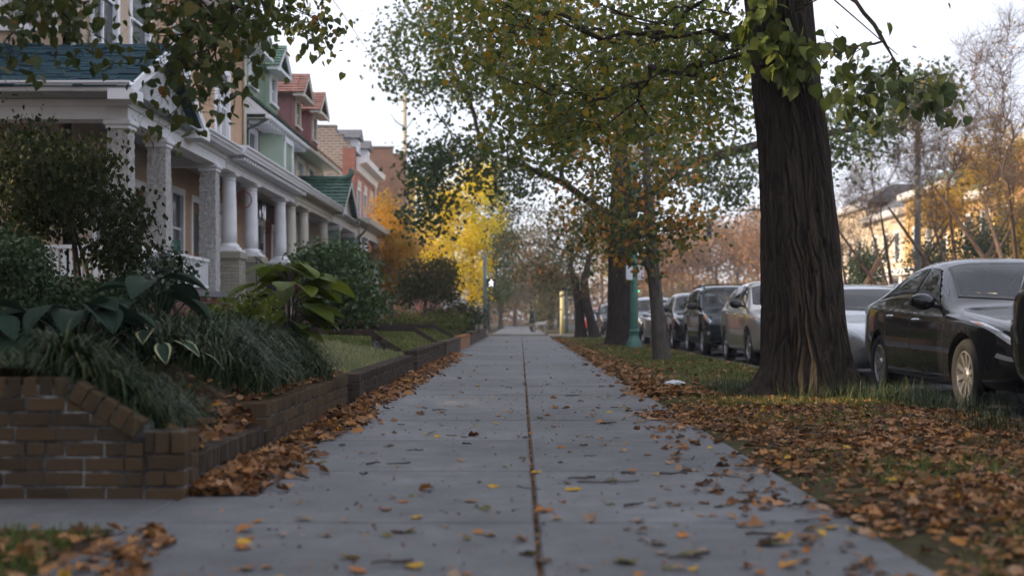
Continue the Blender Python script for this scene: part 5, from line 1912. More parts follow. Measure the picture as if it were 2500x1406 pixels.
def tree(name, label, trunks, att, seed, leafm, size, n, spread, bm=None, tpl=LT_SIMPLE, cat='tree', group=TREES, droop=0.5, custom_trunk=None, extra_leaves=None, flare=1.5, frac=0.5, twig=None, **kw):
    rng = np.random.default_rng(seed)
    base = trunks[0][0]
    root = empty(name, base[:3], 0, label, cat, group)
    mb, A, ch = grow(trunks, att, rng, **kw)
    tm = MB()
    if custom_trunk is None:
        trunk_tubes(tm, trunks, flare=flare)
        link('trunk', tm.mesh('trunk', bm or M_bark2, True), None, root)
    else:
        link('trunk', custom_trunk, None, root)
    if twig:                                   # fine bare twigs
        for ai, c in ch.items():
            for _ in range(twig[0]):
                i = c[rng.integers(max(1, len(c) // 2), len(c))]
                p = A[i]
                d = unit(rng.normal(0, 1, 3) * np.array([0.8, 0.8, 0.5]) + np.array([0, 0, twig[2]])) * twig[1] * rng.uniform(0.4, 1.2)
                q = p + d * 0.5 + rng.normal(0, 0.04, 3)
                mb.tube([p, q, p + d + rng.normal(0, 0.06, 3)], [twig[3], twig[3] * 0.7, twig[3] * 0.3], 3, cap=False)
    link('branches', mb.mesh('branches', bm or M_bark2, True), None, root)
    if n > 0:
        pos, tint = clusters(A, ch, att, rng, n, spread, frac)
        if extra_leaves is not None:
            pos = np.concatenate([pos, extra_leaves[0]]); tint = np.concatenate([tint, extra_leaves[1]])
        sz = size * rng.uniform(0.6, 1.25, len(pos))
        link('crown', leaf_mesh('crown', pos, sz, leafm, tint, tpl, droop, rng=rng), None, root)
    return root


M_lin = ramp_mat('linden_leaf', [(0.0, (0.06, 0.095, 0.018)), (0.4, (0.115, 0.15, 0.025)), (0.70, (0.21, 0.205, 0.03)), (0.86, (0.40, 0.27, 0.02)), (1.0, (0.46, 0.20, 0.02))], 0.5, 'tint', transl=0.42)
M_lin2 = ramp_mat('linden_leaf_painted_shade', [(0.0, (0.03, 0.05, 0.012)), (0.6, (0.07, 0.095, 0.02)), (0.85, (0.13, 0.12, 0.025)), (1.0, (0.27, 0.13, 0.03))], 0.5, 'tint', transl=0.35)  # darker copy of the linden leaf, shade put into the colour
M_map = ramp_mat('dark_maple_leaf', [(0.0, (0.03, 0.06, 0.022)), (0.6, (0.065, 0.105, 0.03)), (0.88, (0.14, 0.15, 0.04)), (1.0, (0.3, 0.18, 0.03))], 0.5, 'tint', transl=0.38)
M_tur = ramp_mat('turning_leaf', [(0.0, (0.04, 0.075, 0.02)), (0.40, (0.075, 0.11, 0.025)), (0.58, (0.26, 0.19, 0.03)), (0.8, (0.46, 0.20, 0.03)), (1.0, (0.50, 0.15, 0.035))], 0.5, 'tint', transl=0.4)
M_tur2 = ramp_mat('russet_leaf', [(0.0, (0.05, 0.07, 0.025)), (0.45, (0.09, 0.10, 0.035)), (0.7, (0.22, 0.13, 0.04)), (1.0, (0.38, 0.13, 0.05))], 0.5, 'tint', transl=0.4)
M_yel = ramp_mat('yellow_leaf', [(0.0, (0.55, 0.56, 0.06)), (0.5, (0.80, 0.66, 0.03)), (0.85, (0.80, 0.55, 0.02)), (1.0, (0.7, 0.40, 0.02))], 0.5, 'tint', transl=0.45)
M_ora = ramp_mat('golden_needle', [(0.0, (0.30, 0.22, 0.04)), (0.5, (0.50, 0.28, 0.03)), (1.0, (0.60, 0.26, 0.02))], 0.6, 'tint', transl=0.4)
M_oli = ramp_mat('olive_leaf', [(0.0, (0.05, 0.06, 0.02)), (0.6, (0.09, 0.09, 0.03)), (1.0, (0.2, 0.12, 0.04))], 0.6, 'tint', transl=0.35)
M_ever = ramp_mat('evergreen_leaf', [(0.0, (0.015, 0.035, 0.012)), (0.6, (0.035, 0.065, 0.02)), (1.0, (0.07, 0.10, 0.03))], 0.5, 'tint', transl=0.2)
M_gold = ramp_mat('gold_leaf', [(0.0, (0.30, 0.22, 0.04)), (0.5, (0.50, 0.34, 0.04)), (1.0, (0.60, 0.32, 0.04))], 0.5, 'tint', transl=0.4)

# ---- the big linden: furrowed trunk modelled with its bark ridges
def furrowed_trunk():
    spine = [(3.56, 15.2, -0.25, 0.60), (3.53, 15.2, 0.35, 0.535), (3.50, 15.2, 1.0, 0.505), (3.45, 15.2, 2.0, 0.48), (3.38, 15.2, 3.0, 0.44), (3.26, 15.2, 4.0, 0.41), (3.17, 15.2, 5.0, 0.41), (3.08, 15.2, 6.5, 0.38), (3.0, 15.2, 8.0, 0.30), (2.95, 15.2, 9.5, 0.18)]
    zs = np.array([s[2] for s in spine])
    na, nz = 330, 330
    Z = np.linspace(-0.25, 9.5, nz)
    Z = np.concatenate([np.linspace(-0.25, 5.2, 340), np.linspace(5.3, 9.5, 30)])
    nz = len(Z)
    cx = np.interp(Z, zs, [s[0] for s in spine]); cy = np.full(nz, 15.2); r0 = np.interp(Z, zs, [s[3] for s in spine])
    V = np.zeros((nz, na, 3))
    lob = [(-2.75, 0.50, 0.34), (-0.35, 0.26, 0.4), (-1.5, 0.12, 0.3), (0.9, 0.3, 0.4), (2.2, 0.3, 0.4)]
    for i in range(nz):
        z = Z[i]
        fl = math.exp(-max(z, 0) / 0.24)
        for k in range(na):
            t = 2 * PI * k / na
            tw = t + 0.10 * z + 0.16 * mnoise.noise(Vector((math.cos(t) * 1.6, math.sin(t) * 1.6, z * 1.3))) + 0.05 * mnoise.noise(Vector((math.cos(t) * 4, math.sin(t) * 4, z * 4.0)))
            c, s_ = math.cos(tw), math.sin(tw)
            R0 = r0[i]
            f1 = mnoise.noise(Vector((c * 8.5, s_ * 8.5, z * 1.15)))
            f2 = mnoise.noise(Vector((c * 14 + 5, s_ * 14, z * 1.9)))
            f3 = mnoise.noise(Vector((c * 2.0, s_ * 2.0, z * 0.5 + 9)))
            ridge = 0.035 - 0.062 * math.exp(-(f1 / 0.11) ** 2) - 0.020 * math.exp(-(f2 / 0.13) ** 2)
            rr = R0 + ridge + f3 * 0.03 - 0.035
            for (a0, amp, wd) in lob:
                da = (t - a0 + PI) % (2 * PI) - PI
                rr += fl * amp * math.exp(-(da / wd) ** 2)
            rr += 0.05 * fl
            V[i, k] = (cx[i] + rr * math.cos(t), cy[i] + rr * math.sin(t), z)
    idx = []
    I, K = np.meshgrid(np.arange(nz - 1), np.arange(na), indexing='ij')
    q = np.stack([I * na + K, I * na + (K + 1) % na, (I + 1) * na + (K + 1) % na, (I + 1) * na + K], -1).reshape(-1, 4)
    return mesh_np('trunk', V.reshape(-1, 3), q.ravel(), np.full(len(q), 4), None, M_bark, True), [tuple(s) for s in spine]


trunk_me, spine = furrowed_trunk()
rng = np.random.default_rng(5)
att = ell([(1440, 90, 330, 170, 15.5, 23, 200), (1500, 260, 240, 110, 17, 24, 95), (1180, 60, 140, 120, 15.5, 20, 60), (1330, 300, 110, 90, 16, 20, 26),
           (1720, 150, 130, 170, 15, 19, 60), (1700, -420, 700, 300, 10, 15, 130), (2300, -300, 300, 200, 11, 16, 40)], rng)  # the widest ellipse is out-of-frame crown, added for its shade
# shoots on the trunk and the drooping spray to its right carry large leaves
tree('linden_tree', 'massive linden with deeply furrowed dark trunk and yellowing canopy beside the black saloon', [[(*spine[0][:3], 0.3)] + [(*s[:3], s[3]) for s in spine[1:]]], att, 6, M_lin, 0.084, 24, 0.34, M_bark, LT_HEART,
     custom_trunk=trunk_me, alpha=0.35, tip=0.0062, pw=0.43, up=0.22, curve=0.35)


# large-leaved shoots are part of the same linden
lin = bpy.data.objects['linden_tree']
rng = np.random.default_rng(8)
mbs, A_, ch_ = grow([[(3.15, 15.0, 4.6, 0.05), (3.6, 14.4, 4.75, 0.03), (4.3, 14.0, 3.95, 0.02)]], ell([(2060, 120, 70, 80, 13.6, 14.4, 10), (2150, 200, 110, 70, 13.6, 14.4, 26), (2230, 220, 110, 50, 13.6, 14.3, 18), (2090, 240, 90, 60, 13.7, 14.4, 12), (2310, 260, 40, 30, 13.8, 14.2, 4)], rng), rng, alpha=0.3, tip=0.004, step=0.15, up=0.05)
mbs.tube([(3.15, 15.0, 4.6), (3.6, 14.4, 4.75), (4.3, 14.0, 3.95)], [0.016, 0.011, 0.005], 5)
link('drooping_spray', mbs.mesh('drooping_spray', M_bark, True), None, lin)
p_, t_ = clusters(A_, ch_, None, rng, 3, 0.09, 0.4)
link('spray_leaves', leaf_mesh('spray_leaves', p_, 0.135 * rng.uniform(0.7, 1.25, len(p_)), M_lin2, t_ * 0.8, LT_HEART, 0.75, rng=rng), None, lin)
mbs, A_, ch_ = grow([[(3.1, 14.8, 5.2, 0.03), (3.0, 14.65, 4.9, 0.02), (3.1, 14.62, 4.5, 0.015)], [(3.5, 14.85, 5.0, 0.03), (3.5, 14.7, 4.6, 0.015), (3.4, 14.65, 4.3, 0.01)]],
                    ell([(1870, 90, 60, 110, 14.45, 14.62, 16), (1930, 110, 60, 90, 14.45, 14.62, 16), (1960, 160, 40, 60, 14.5, 14.65, 6), (1835, 60, 25, 60, 14.5, 14.7, 5)], rng), rng, alpha=0.3, tip=0.004, step=0.12, up=0.0)
link('trunk_shoots', mbs.mesh('trunk_shoots', M_bark, True), None, lin)
p_, t_ = clusters(A_, ch_, None, rng, 5, 0.06, 0.5)
link('shoot_leaves', leaf_mesh('shoot_leaves', p_, 0.165 * rng.uniform(0.6, 1.15, len(p_)), M_lin, t_ * 0.62, LT_HEART, 0.85, rng=rng), None, lin)

# ---- tree beside the camera whose twigs hang into the top left
rng = np.random.default_rng(15)
att = ell([(520, 20, 150, 70, 9, 11, 44), (460, 110, 140, 55, 9, 10.5, 15), (110, -20, 130, 50, 9, 10.5, 30), (470, 250, 80, 90, 9.3, 10.2, 9), (540, 230, 40, 60, 9.3, 10.2, 5), (20, 120, 25, 50, 9, 10, 5), (200, 90, 50, 40, 9, 10, 4),
           (740, 40, 70, 50, 13, 14.5, 16), (760, 110, 50, 40, 13, 14.5, 5), (610, 60, 60, 60, 10, 11, 10), (350, -300, 600, 220, 6, 10, 90), (1200, -700, 1100, 400, 4.5, 8.5, 260)], rng)  # last ellipse: unseen crown overhead, thickened to shade the foreground
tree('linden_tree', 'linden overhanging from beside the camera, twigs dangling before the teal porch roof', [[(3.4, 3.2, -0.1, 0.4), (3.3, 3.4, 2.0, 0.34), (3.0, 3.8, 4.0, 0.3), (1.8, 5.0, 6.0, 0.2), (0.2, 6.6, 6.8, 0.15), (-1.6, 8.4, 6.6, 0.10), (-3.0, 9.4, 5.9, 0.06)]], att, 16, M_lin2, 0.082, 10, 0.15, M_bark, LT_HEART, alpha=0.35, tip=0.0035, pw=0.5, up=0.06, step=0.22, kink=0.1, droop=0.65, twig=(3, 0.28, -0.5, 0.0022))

# ---- slim turning tree and the large maple behind it
rng = np.random.default_rng(25)
att = ell([(1560, 330, 190, 240, 26.5, 31, 150), (1480, 470, 130, 110, 26.5, 30, 50), (1640, 500, 110, 120, 26.5, 30, 46), (1550, 590, 80, 60, 26.5, 29, 34), (1440, 560, 70, 60, 27, 29.5, 18), (1660, 560, 70, 60, 27, 29.5, 12)], rng)
tree('young_tree', 'slim leaning young tree with orange and green leaves beside the lamp post', [[(3.22, 27.9, -0.1, 0.19), (3.10, 27.9, 1.2, 0.155), (2.98, 27.9, 2.4, 0.14), (2.9, 27.9, 3.4, 0.11), (2.85, 28, 5.0, 0.07)], [(3.06, 27.9, 1.75, 0.08), (2.72, 27.8, 2.5, 0.07), (2.4, 27.8, 3.6, 0.05)]], att, 26, M_tur, 0.115, 13, 0.26, M_bark2, LT_HEART, alpha=0.4, tip=0.007, up=0.2, flare=1.35)
rng = np.random.default_rng(35)
att = ell([(1010, 100, 100, 90, 38, 46, 40), (1110, 190, 150, 70, 38, 46, 45), (1200, 60, 200, 110, 38, 50, 60), (1130, 390, 130, 50, 38, 44, 46), (1035, 470, 45, 75, 38, 44, 26), (1300, 330, 110, 120, 38, 48, 60), (1420, 200, 220, 180, 38, 50, 90),
           (1650, 260, 200, 180, 38, 50, 80), (1760, 440, 90, 90, 38, 46, 40), (1050, 540, 40, 30, 38, 43, 5), (1230, 470, 60, 40, 38, 43, 9), (2160, 240, 160, 80, 38, 46, 60), (2100, 320, 90, 40, 38, 46, 22), (2280, 200, 60, 60, 38, 46, 16), (2060, 380, 40, 25, 39, 44, 8), (1500, -150, 700, 130, 38, 50, 60)], rng)
tree('maple_tree', 'large dark green maple with wide grey trunk behind the green lamp post', [[(3.48, 42.5, -0.1, 0.50), (3.45, 42.5, 1.5, 0.45), (3.45, 42.5, 3.5, 0.42), (3.5, 42.6, 6.0, 0.36), (3.6, 43, 9.0, 0.25)], [(3.5, 42.5, 4.4, 0.2), (5.5, 42.3, 6.2, 0.18), (8.5, 42, 7.0, 0.14), (12.0, 42, 7.5, 0.08)], [(3.4, 42.5, 4.2, 0.16), (1.5, 42.2, 5.6, 0.12), (-1.0, 42, 6.6, 0.08)]], att, 36, M_map, 0.15, 38, 0.40, M_bark, LT_MAPLE, alpha=0.35, tip=0.010, up=0.12, flare=1.5)
# ------------------------------------------------------------------ farther trees, shrubs and houses across the street
def pole_tree(x, y_base, d):
    return px(x, y_base, d)


# twin trunks at the end of the block
rng = np.random.default_rng(45)
att = ell([(1350, 570, 150, 90, 57, 69, 90), (1440, 600, 70, 90, 57, 68, 40), (1300, 640, 90, 60, 57, 66, 30), (1400, 680, 90, 35, 58, 66, 16)], rng)
tree('twin_trunk_tree', 'low spreading tree with twin trunks and russet green leaves before the crossing', [[(3.05, 62, -0.1, 0.28), (2.95, 62, 1.6, 0.24), (2.8, 62, 2.6, 0.2), (2.4, 62, 4.0, 0.12)], [(3.75, 61.5, -0.1, 0.26), (3.3, 61.6, 1.8, 0.22), (3.2, 61.8, 2.8, 0.2), (3.5, 62, 4.2, 0.12)]], att, 46, M_tur2, 0.15, 44, 0.42, M_bark, alpha=0.35, tip=0.012)
# the yellow tree in the light from the side street
rng = np.random.default_rng(55)
att = ell([(1140, 520, 85, 80, 68, 73, 70), (1110, 620, 85, 70, 68, 73, 60), (1190, 430, 55, 40, 69, 73, 26), (1150, 690, 40, 40, 69, 72, 12), (1060, 480, 60, 90, 69, 73, 34)], rng)
tree('yellow_tree', 'bright yellow sunlit tree near the crossing on the left', [[(-2.85, 71, -0.1, 0.2), (-2.8, 71, 2.5, 0.16), (-2.8, 71, 5, 0.12), (-2.7, 71, 7.5, 0.06)]], att, 56, M_yel, 0.18, 72, 0.32, M_bark3, alpha=0.35, tip=0.012)
# golden larch like tree by the farthest porch
rng = np.random.default_rng(65)
att = ell([(955, 570, 36, 60, 54, 58, 36), (945, 660, 48, 60, 54, 58, 44), (990, 620, 35, 35, 54, 58, 14), (935, 500, 18, 30, 55, 57, 8)], rng)
tree('golden_conifer', 'feathery golden orange tree beside the farthest white porch', [[(-5.9, 56, 0.5, 0.14), (-5.9, 56, 3, 0.12), (-5.9, 56, 6.2, 0.05)]], att, 66, M_ora, 0.13, 90, 0.26, M_bark2, alpha=0.3, tip=0.010, up=0.0)
# weeping tree in a front garden
rng = np.random.default_rng(75)
att = ell([(1045, 655, 70, 30, 45, 49, 36), (990, 700, 30, 40, 45, 49, 18), (1095, 690, 30, 40, 45, 49, 18), (1045, 700, 60, 30, 45, 49, 22)], rng)
tree('weeping_tree', 'small umbrella shaped weeping tree with leaning grey stem in a front garden', [[(-3.75, 47, 0.45, 0.07), (-3.65, 47, 1.3, 0.06), (-3.5, 47, 2.7, 0.05)]], att, 76, M_oli, 0.12, 60, 0.2, M_bark2, alpha=0.3, tip=0.008, droop=0.8)

far = [  # (label, trunk x px, distance, base z, crown ellipses, material, leaf size, leaves, bark)
    ('dark green street tree beyond the crossing on the left', 1190, 92, [(1215, 560, 40, 110), (1200, 690, 50, 50)], M_map, 0.24, 34, M_bark2),
    ('round russet tree over the far pavement', 1222, 118, [(1222, 720, 26, 34)], M_tur2, 0.26, 40, M_bark2),
    ('pinkish brown tree far up the left side', 1258, 150, [(1265, 690, 36, 50)], M_tur2, 0.34, 40, M_bark3),
    ('tall hazy tree closing the far end of the street', 1300, 185, [(1300, 640, 60, 90), (1300, 730, 60, 30)], M_tur2, 0.42, 46, M_bark2),
    ('olive green willow like tree on the far right verge', 1345, 108, [(1340, 710, 34, 46), (1325, 760, 30, 22)], M_oli, 0.26, 60, M_bark2),
    ('second olive tree behind the lit post', 1365, 132, [(1370, 690, 36, 46)], M_oli, 0.3, 50, M_bark2),
    ('pale yellow green tree far behind the twin trunks', 1470, 120, [(1470, 600, 50, 70)], M_gold, 0.3, 36, M_bark3),
]
rng = np.random.default_rng(85)
for i, (lab, bx, d, cr, lm, ls, ln, bm_) in enumerate(far):
    b = px(bx, 778, d)
    b.z = 0
    att = ell([(x, y, rx, ry, d - 4, d + 4, int(10 + rx * ry / 55)) for (x, y, rx, ry) in cr], rng)
    top = att[np.argmax(att[:, 2])]
    tree('street_tree', lab, [[(b.x, d, -0.1, 0.22), (b.x, d, 2.2, 0.18), ((b.x + top[0]) / 2, d, 4.0, 0.14), (top[0], d, top[2] * 0.8, 0.06)]], att, 86 + i, lm, ls, ln, ls * 2.0, bm_, group='distant street trees', alpha=0.35, tip=0.014)

# bare vase shaped trees across the street
bare = [('bare vase shaped tree nearest the right edge', 2490, 34, [(2480, 300, 120, 280), (2400, 150, 60, 100)], 120),
        ('bare many stemmed tree above the black saloon roof', 2345, 40, [(2350, 420, 160, 170), (2300, 300, 90, 120), (2430, 350, 60, 100)], 190),
        ('bare many stemmed tree right beside the big trunk', 2185, 47, [(2180, 470, 130, 130), (2130, 430, 70, 110), (2250, 380, 80, 80)], 170),
        ('bare tree half hidden behind the big trunk', 2075, 56, [(2080, 520, 60, 110), (2060, 600, 40, 60)], 80)]
rng = np.random.default_rng(95)
for i, (lab, bx, d, cr, na) in enumerate(bare):
    b = px(bx, 778, d)
    b.z = 0
    tot = sum(c[2] * c[3] for c in cr)
    att = ell([(x, y, rx, ry, d - 2.6, d + 2.6, int(na * rx * ry / tot)) for (x, y, rx, ry) in cr], rng)
    stems = []
    for k in range(5):
        a = 2 * PI * k / 5 + 0.5
        stems.append([(b.x + 0.12 * math.cos(a), d + 0.12 * math.sin(a), -0.1, 0.11), (b.x + 0.3 * math.cos(a), d + 0.3 * math.sin(a), 1.6, 0.09), (b.x + 1.2 * math.cos(a), d + 1.0 * math.sin(a), 3.0, 0.06), (b.x + 2.3 * math.cos(a), d + 1.8 * math.sin(a), 4.6, 0.035)])
    tree('bare_tree', lab, stems, att, 96 + i, M_gold, 0.09, 1.2, 0.3, M_bark3, group='bare trees across the street', alpha=0.35, tip=0.0065, pw=0.4, up=0.3, kink=0.1, twig=(16, 1.0, 0.7, 0.0055), flare=1.1)

# warm far tree line on the right
rng = np.random.default_rng(105)
M_copper = ramp_mat('copper_leaf', [(0.0, (0.22, 0.12, 0.06)), (0.5, (0.36, 0.19, 0.09)), (1.0, (0.46, 0.28, 0.10))], 0.7, 'tint', transl=0.4)
TL = ['copper coloured bare tree in the far line, leftmost', 'copper coloured bare tree in the far line, second from left', 'tall copper bare tree in the middle of the far line', 'copper bare tree right of the hanging signals', 'yellowish bare tree touching the big trunk on its left', 'low copper tree at the left end behind the lamp post']
for i, (x, y, rx, ry, d) in enumerate(((1640, 620, 40, 50, 120), (1690, 610, 45, 60, 128), (1750, 600, 50, 70, 122), (1800, 600, 45, 75, 130), (1850, 590, 40, 85, 118), (1590, 660, 50, 40, 135))):
    b = px(x, 778, d)
    att = ell([(x, y, rx, ry, d - 4, d + 4, 90)], rng)
    tree('bare_tree', TL[i], [[(b.x, d, -0.1, 0.2), (b.x, d, 2.0, 0.16), (b.x, d, 5.0, 0.08)]], att, 106 + i, M_copper, 0.3, 26, 0.8, M_bark3, group='copper trees in the far line', alpha=0.35, tip=0.018, twig=(6, 1.6, 0.4, 0.02))

# golden trees and evergreens on the far side
rng = np.random.default_rng(115)
for i, (nm, lab, x, y, rx, ry, d, m_, sz) in enumerate((
        ('golden_tree', 'golden leafed tree high at the right edge across the street', 2440, 400, 110, 90, 58, M_gold, 0.17), ('golden_tree', 'golden leafed tree low at the right edge across the street', 2490, 570, 60, 80, 50, M_gold, 0.15),
        ('golden_tree', 'small golden tree among the bare stems across the street', 2300, 500, 50, 50, 60, M_gold, 0.17),
        ('evergreen_bush', 'dark evergreen bush behind the black saloon roof', 2400, 610, 60, 60, 46, M_ever, 0.12), ('evergreen_bush', 'dark evergreen bush between two bare trees', 2270, 640, 50, 50, 50, M_ever, 0.12), ('evergreen_bush', 'small dark evergreen bush by the sunlit houses', 2110, 650, 30, 40, 60, M_ever, 0.14))):
    b = px(x, 778, d)
    att = ell([(x, y, rx, ry, d - 2, d + 2, 90)], rng)
    tree(nm, lab, [[(b.x, d, -0.1, 0.14), (b.x, d, 1.0, 0.12), (b.x, d, max(1.6, px(x, y, d).z), 0.07)]], att, 116 + i, m_, sz, 40, 0.4, M_bark2, cat='tree' if 'tree' in nm else 'bush', group='trees and bushes across the street', alpha=0.35, tip=0.01)

# sunlit row across the street
M_y1 = mat('ochre_wall', (0.52, 0.34, 0.14), 0.9, 0.12, 1.0)
M_y2 = mat('pale_stone_wall', (0.58, 0.48, 0.36), 0.9, 0.12, 1.0)
M_y3 = brick_mat('warm_brick_wall', (0.42, 0.19, 0.09), (0.5, 0.24, 0.12), (0.45, 0.35, 0.25))
row = [('ochre terraced house across the street with white porch', M_y1, 62, 71, 7.5), ('golden ochre terraced house with the taller cornice across the street', M_y1, 71, 80, 8.6), ('cream terraced house with slate roof across the street', M_y2, 80, 89, 7.8), ('tall pale stone terraced house past the cream one across the street', M_y2, 89, 98, 9.0),
       ('ochre house far along the other side of the street', M_y1, 98, 108, 8.0), ('farthest brick house on the other side', M_y3, 108, 122, 8.6), ('pale house nearest on the other side at the right edge', M_y2, 46, 55, 9.2), ('brick house on the other side beside the pale corner one', M_y3, 55, 62, 9.6)]
for lab, m_, y0, y1, zt in row:
    hx = 25.0
    hh_ = empty('terraced_house', (hx + 5, (y0 + y1) / 2, 0), 0, lab, 'house', 'houses across the street')
    wins = []
    for fl in (0, 1):
        a = y0 + 1.0
        while a + 1.2 < y1 - 0.4:
            wins.append((a, a + 1.2, 1.6 + fl * 3.2, 3.5 + fl * 3.2))
            a += 2.5
    facade(hh_, 'x', -1, hx, y0, y1 - 0.02, -0.1, zt, wins, m_)
    MB().box(hx + 0.2, hx + 11, y0, y1 - 0.02, -0.1, zt - 0.02).build('solid_core', m_, hh_)  # solid body box that keeps light from passing behind the facade
    MB().bbox(hx - 0.5, hx + 0.1, y0 - 0.05, y1 + 0.03, zt, zt + 0.4, 0.03).build('cornice', M_white, hh_)
    MB().prism([(hx, zt + 0.401), (hx + 2, zt + 1.7), (hx + 11, zt + 1.7), (hx + 11, zt + 0.401)], 'y', y0, y1 - 0.02).build('mansard_roof', M_slate if m_ is not M_y1 else M_tileg, hh_)
    MB().box(hx - 2.2, hx - 0.01, y0 + 0.5, y1 - 0.5, 3.6, 4.0).build('porch_roof', M_white, hh_)
    MB().box(hx - 2.2, hx - 0.01, y0 + 0.5, y1 - 0.5, -0.1, 0.7).build('porch_floor', M_conc2, hh_)
    a = y0 + 0.8
    while a < y1 - 0.5:
        round_column(hh_, hx - 2.0, a, 0.7, 3.6, 0.16, M_white)
        a += (y1 - y0 - 1.6) / 3

# wooded distance that reads as one mass
rg = np.random.default_rng(150)
P, T_ = [], []
for (x0, x1, y0, y1, zt, n_) in ((-60, 60, 205, 235, 13, 16000), (14, 75, 140, 165, 9.0, 15000), (30, 60, 100, 140, 4.0, 3000), (13.8, 22, 30, 120, 1.5, 4000)):
    x = rg.uniform(x0, x1, n_)
    y = rg.uniform(y0, y1, n_)
    top = zt * (0.6 + 0.5 * np.array([vnoise((a, b, 0), 0.09) for a, b in zip(x, y)]))
    z = rg.uniform(0, 1, n_) ** 0.8 * np.maximum(top, 0.5)
    P.append(np.stack([x, y, z], -1))
    T_.append(np.clip(0.45 + 0.5 * np.array([vnoise((a, b, 4), 0.15) for a, b in zip(x, y)]) + rg.normal(0, 0.15, n_), 0, 1))
P, T_ = np.concatenate(P), np.concatenate(T_)
tag(link('distant_woods', leaf_mesh('distant_woods', P, np.where(P[:, 1] > 125, 0.85, 0.28) * rg.uniform(0.6, 1.3, len(P)), ramp_mat('distant_foliage', [(0.0, (0.08, 0.085, 0.04)), (0.35, (0.19, 0.14, 0.07)), (0.7, (0.32, 0.19, 0.10)), (1.0, (0.44, 0.27, 0.13))], 0.8, 'tint', transl=0.3), T_, rng=rg)), 'hazy russet woods and hedges closing the view behind the cars', 'trees', None, 'stuff')
# ------------------------------------------------------------------ planting in the near front gardens
M_lir = ramp_mat('liriope_blade', [(0.0, (0.012, 0.026, 0.010)), (0.6, (0.03, 0.055, 0.018)), (0.88, (0.06, 0.09, 0.03)), (0.95, (0.14, 0.14, 0.06)), (1.0, (0.22, 0.18, 0.09))], 0.5, 'tint', transl=0.2, spec=0.3)
M_lawn = ramp_mat('lawn_blade', [(0.0, (0.07, 0.11, 0.02)), (0.5, (0.12, 0.16, 0.03)), (0.8, (0.22, 0.21, 0.06)), (1.0, (0.34, 0.28, 0.13))], 0.6, 'tint', transl=0.35)
M_paleg = ramp_mat('pale_lawn_blade', [(0.0, (0.14, 0.18, 0.05)), (0.5, (0.26, 0.28, 0.12)), (1.0, (0.44, 0.40, 0.24))], 0.6, 'tint', transl=0.35)
M_straw = ramp_mat('straw_blade', [(0.0, (0.15, 0.12, 0.05)), (0.5, (0.35, 0.27, 0.12)), (1.0, (0.5, 0.40, 0.2))], 0.6, 'tint', transl=0.4)


def blades(name, base, length, width, lean, rng, mtl, rows=5, parent=None, arch=1.0, tint=None):
    """arching strap leaves: base (n,3), length, width, lean 0..1"""
    n = len(base)
    a = rng.uniform(0, 2 * PI, n)
    h = np.stack([np.cos(a), np.sin(a), np.zeros(n)], -1)
    sd = np.stack([-np.sin(a), np.cos(a), np.zeros(n)], -1)
    V = np.zeros((n, rows, 2, 3))
    for r in range(rows):
        t = r / (rows - 1)
        out = lean * length * (t ** 1.4) * 0.9
        up = length * (t - arch * lean * 0.95 * t * t * t)
        w_ = width * (1 - 0.9 * t ** 2) * 0.5
        c = base + h * out[:, None] + np.array([0, 0, 1.0]) * up[:, None]
        V[:, r, 0] = c - sd * w_[:, None]
        V[:, r, 1] = c + sd * w_[:, None]
    q = []
    for r in range(rows - 1):
        q.append([2 * r, 2 * r + 1, 2 * r + 3, 2 * r + 2])
    q = np.array(q)
    idx = (q[None] + (np.arange(n) * rows * 2)[:, None, None]).reshape(-1)
    tt = rng.uniform(0, 1, n) if tint is None else tint
    me = mesh_np(name, V.reshape(-1, 3), idx, np.full(n * (rows - 1), 4), np.repeat(tt, rows - 1), mtl, True)
    return link(name, me, None, parent)


def tufts(specs, rng, nb):
    """blade bases for tufts at (x, y); z follows the bank"""
    B = []
    for (x, y, rad) in specs:
        m = int(nb * rng.uniform(0.8, 1.2))
        p = np.stack([x + rng.normal(0, rad, m), y + rng.normal(0, rad, m)], -1)
        z = np.array([max(yard_h(min(a, -1.95), b), 0.28) - 0.02 for a, b in p])
        B.append(np.column_stack([p, z]))
    return np.concatenate(B)


rng = np.random.default_rng(201)
sp = [(rng.uniform(-2.55, -2.08), rng.uniform(6.78, 6.98), 0.05) for _ in range(12)] + [(rng.uniform(-2.75, -2.1), rng.uniform(7.0, 7.5), 0.07) for _ in range(8)]
B = tufts(sp, rng, 170)
o = blades('strap_grass', B, rng.uniform(0.30, 0.52, len(B)), rng.uniform(0.009, 0.017, len(B)), rng.uniform(0.35, 1.05, len(B)), rng, M_lir)
tag(o, 'dark strap leaved grass spilling over the nearest brick corner', 'ground cover', None, 'stuff')
sp = [(rng.uniform(-4.0, -2.45), rng.uniform(6.8, 8.4), 0.08) for _ in range(34)]
B = tufts(sp, rng, 150)
o = blades('strap_grass', B, rng.uniform(0.25, 0.46, len(B)), rng.uniform(0.009, 0.017, len(B)), rng.uniform(0.3, 1.0, len(B)), rng, M_lir)
tag(o, 'dark strap leaved grass along the top of the nearest wall below the hostas', 'ground cover', None, 'stuff')
sp = [(-2.05 - abs(rng.normal(0, 0.35)) - 0.05, rng.uniform(8.95, 12.5), 0.09) for _ in range(56)] + [(rng.uniform(-3.4, -2.6), rng.uniform(9, 12.9), 0.09) for _ in range(24)]
B = tufts(sp, rng, 150)
o = blades('strap_grass', B, rng.uniform(0.36, 0.62, len(B)), rng.uniform(0.009, 0.017, len(B)), rng.uniform(0.35, 1.0, len(B)), rng, M_lir)
tag(o, 'mound of dark strap leaved grass behind the second brick wall', 'ground cover', None, 'stuff')


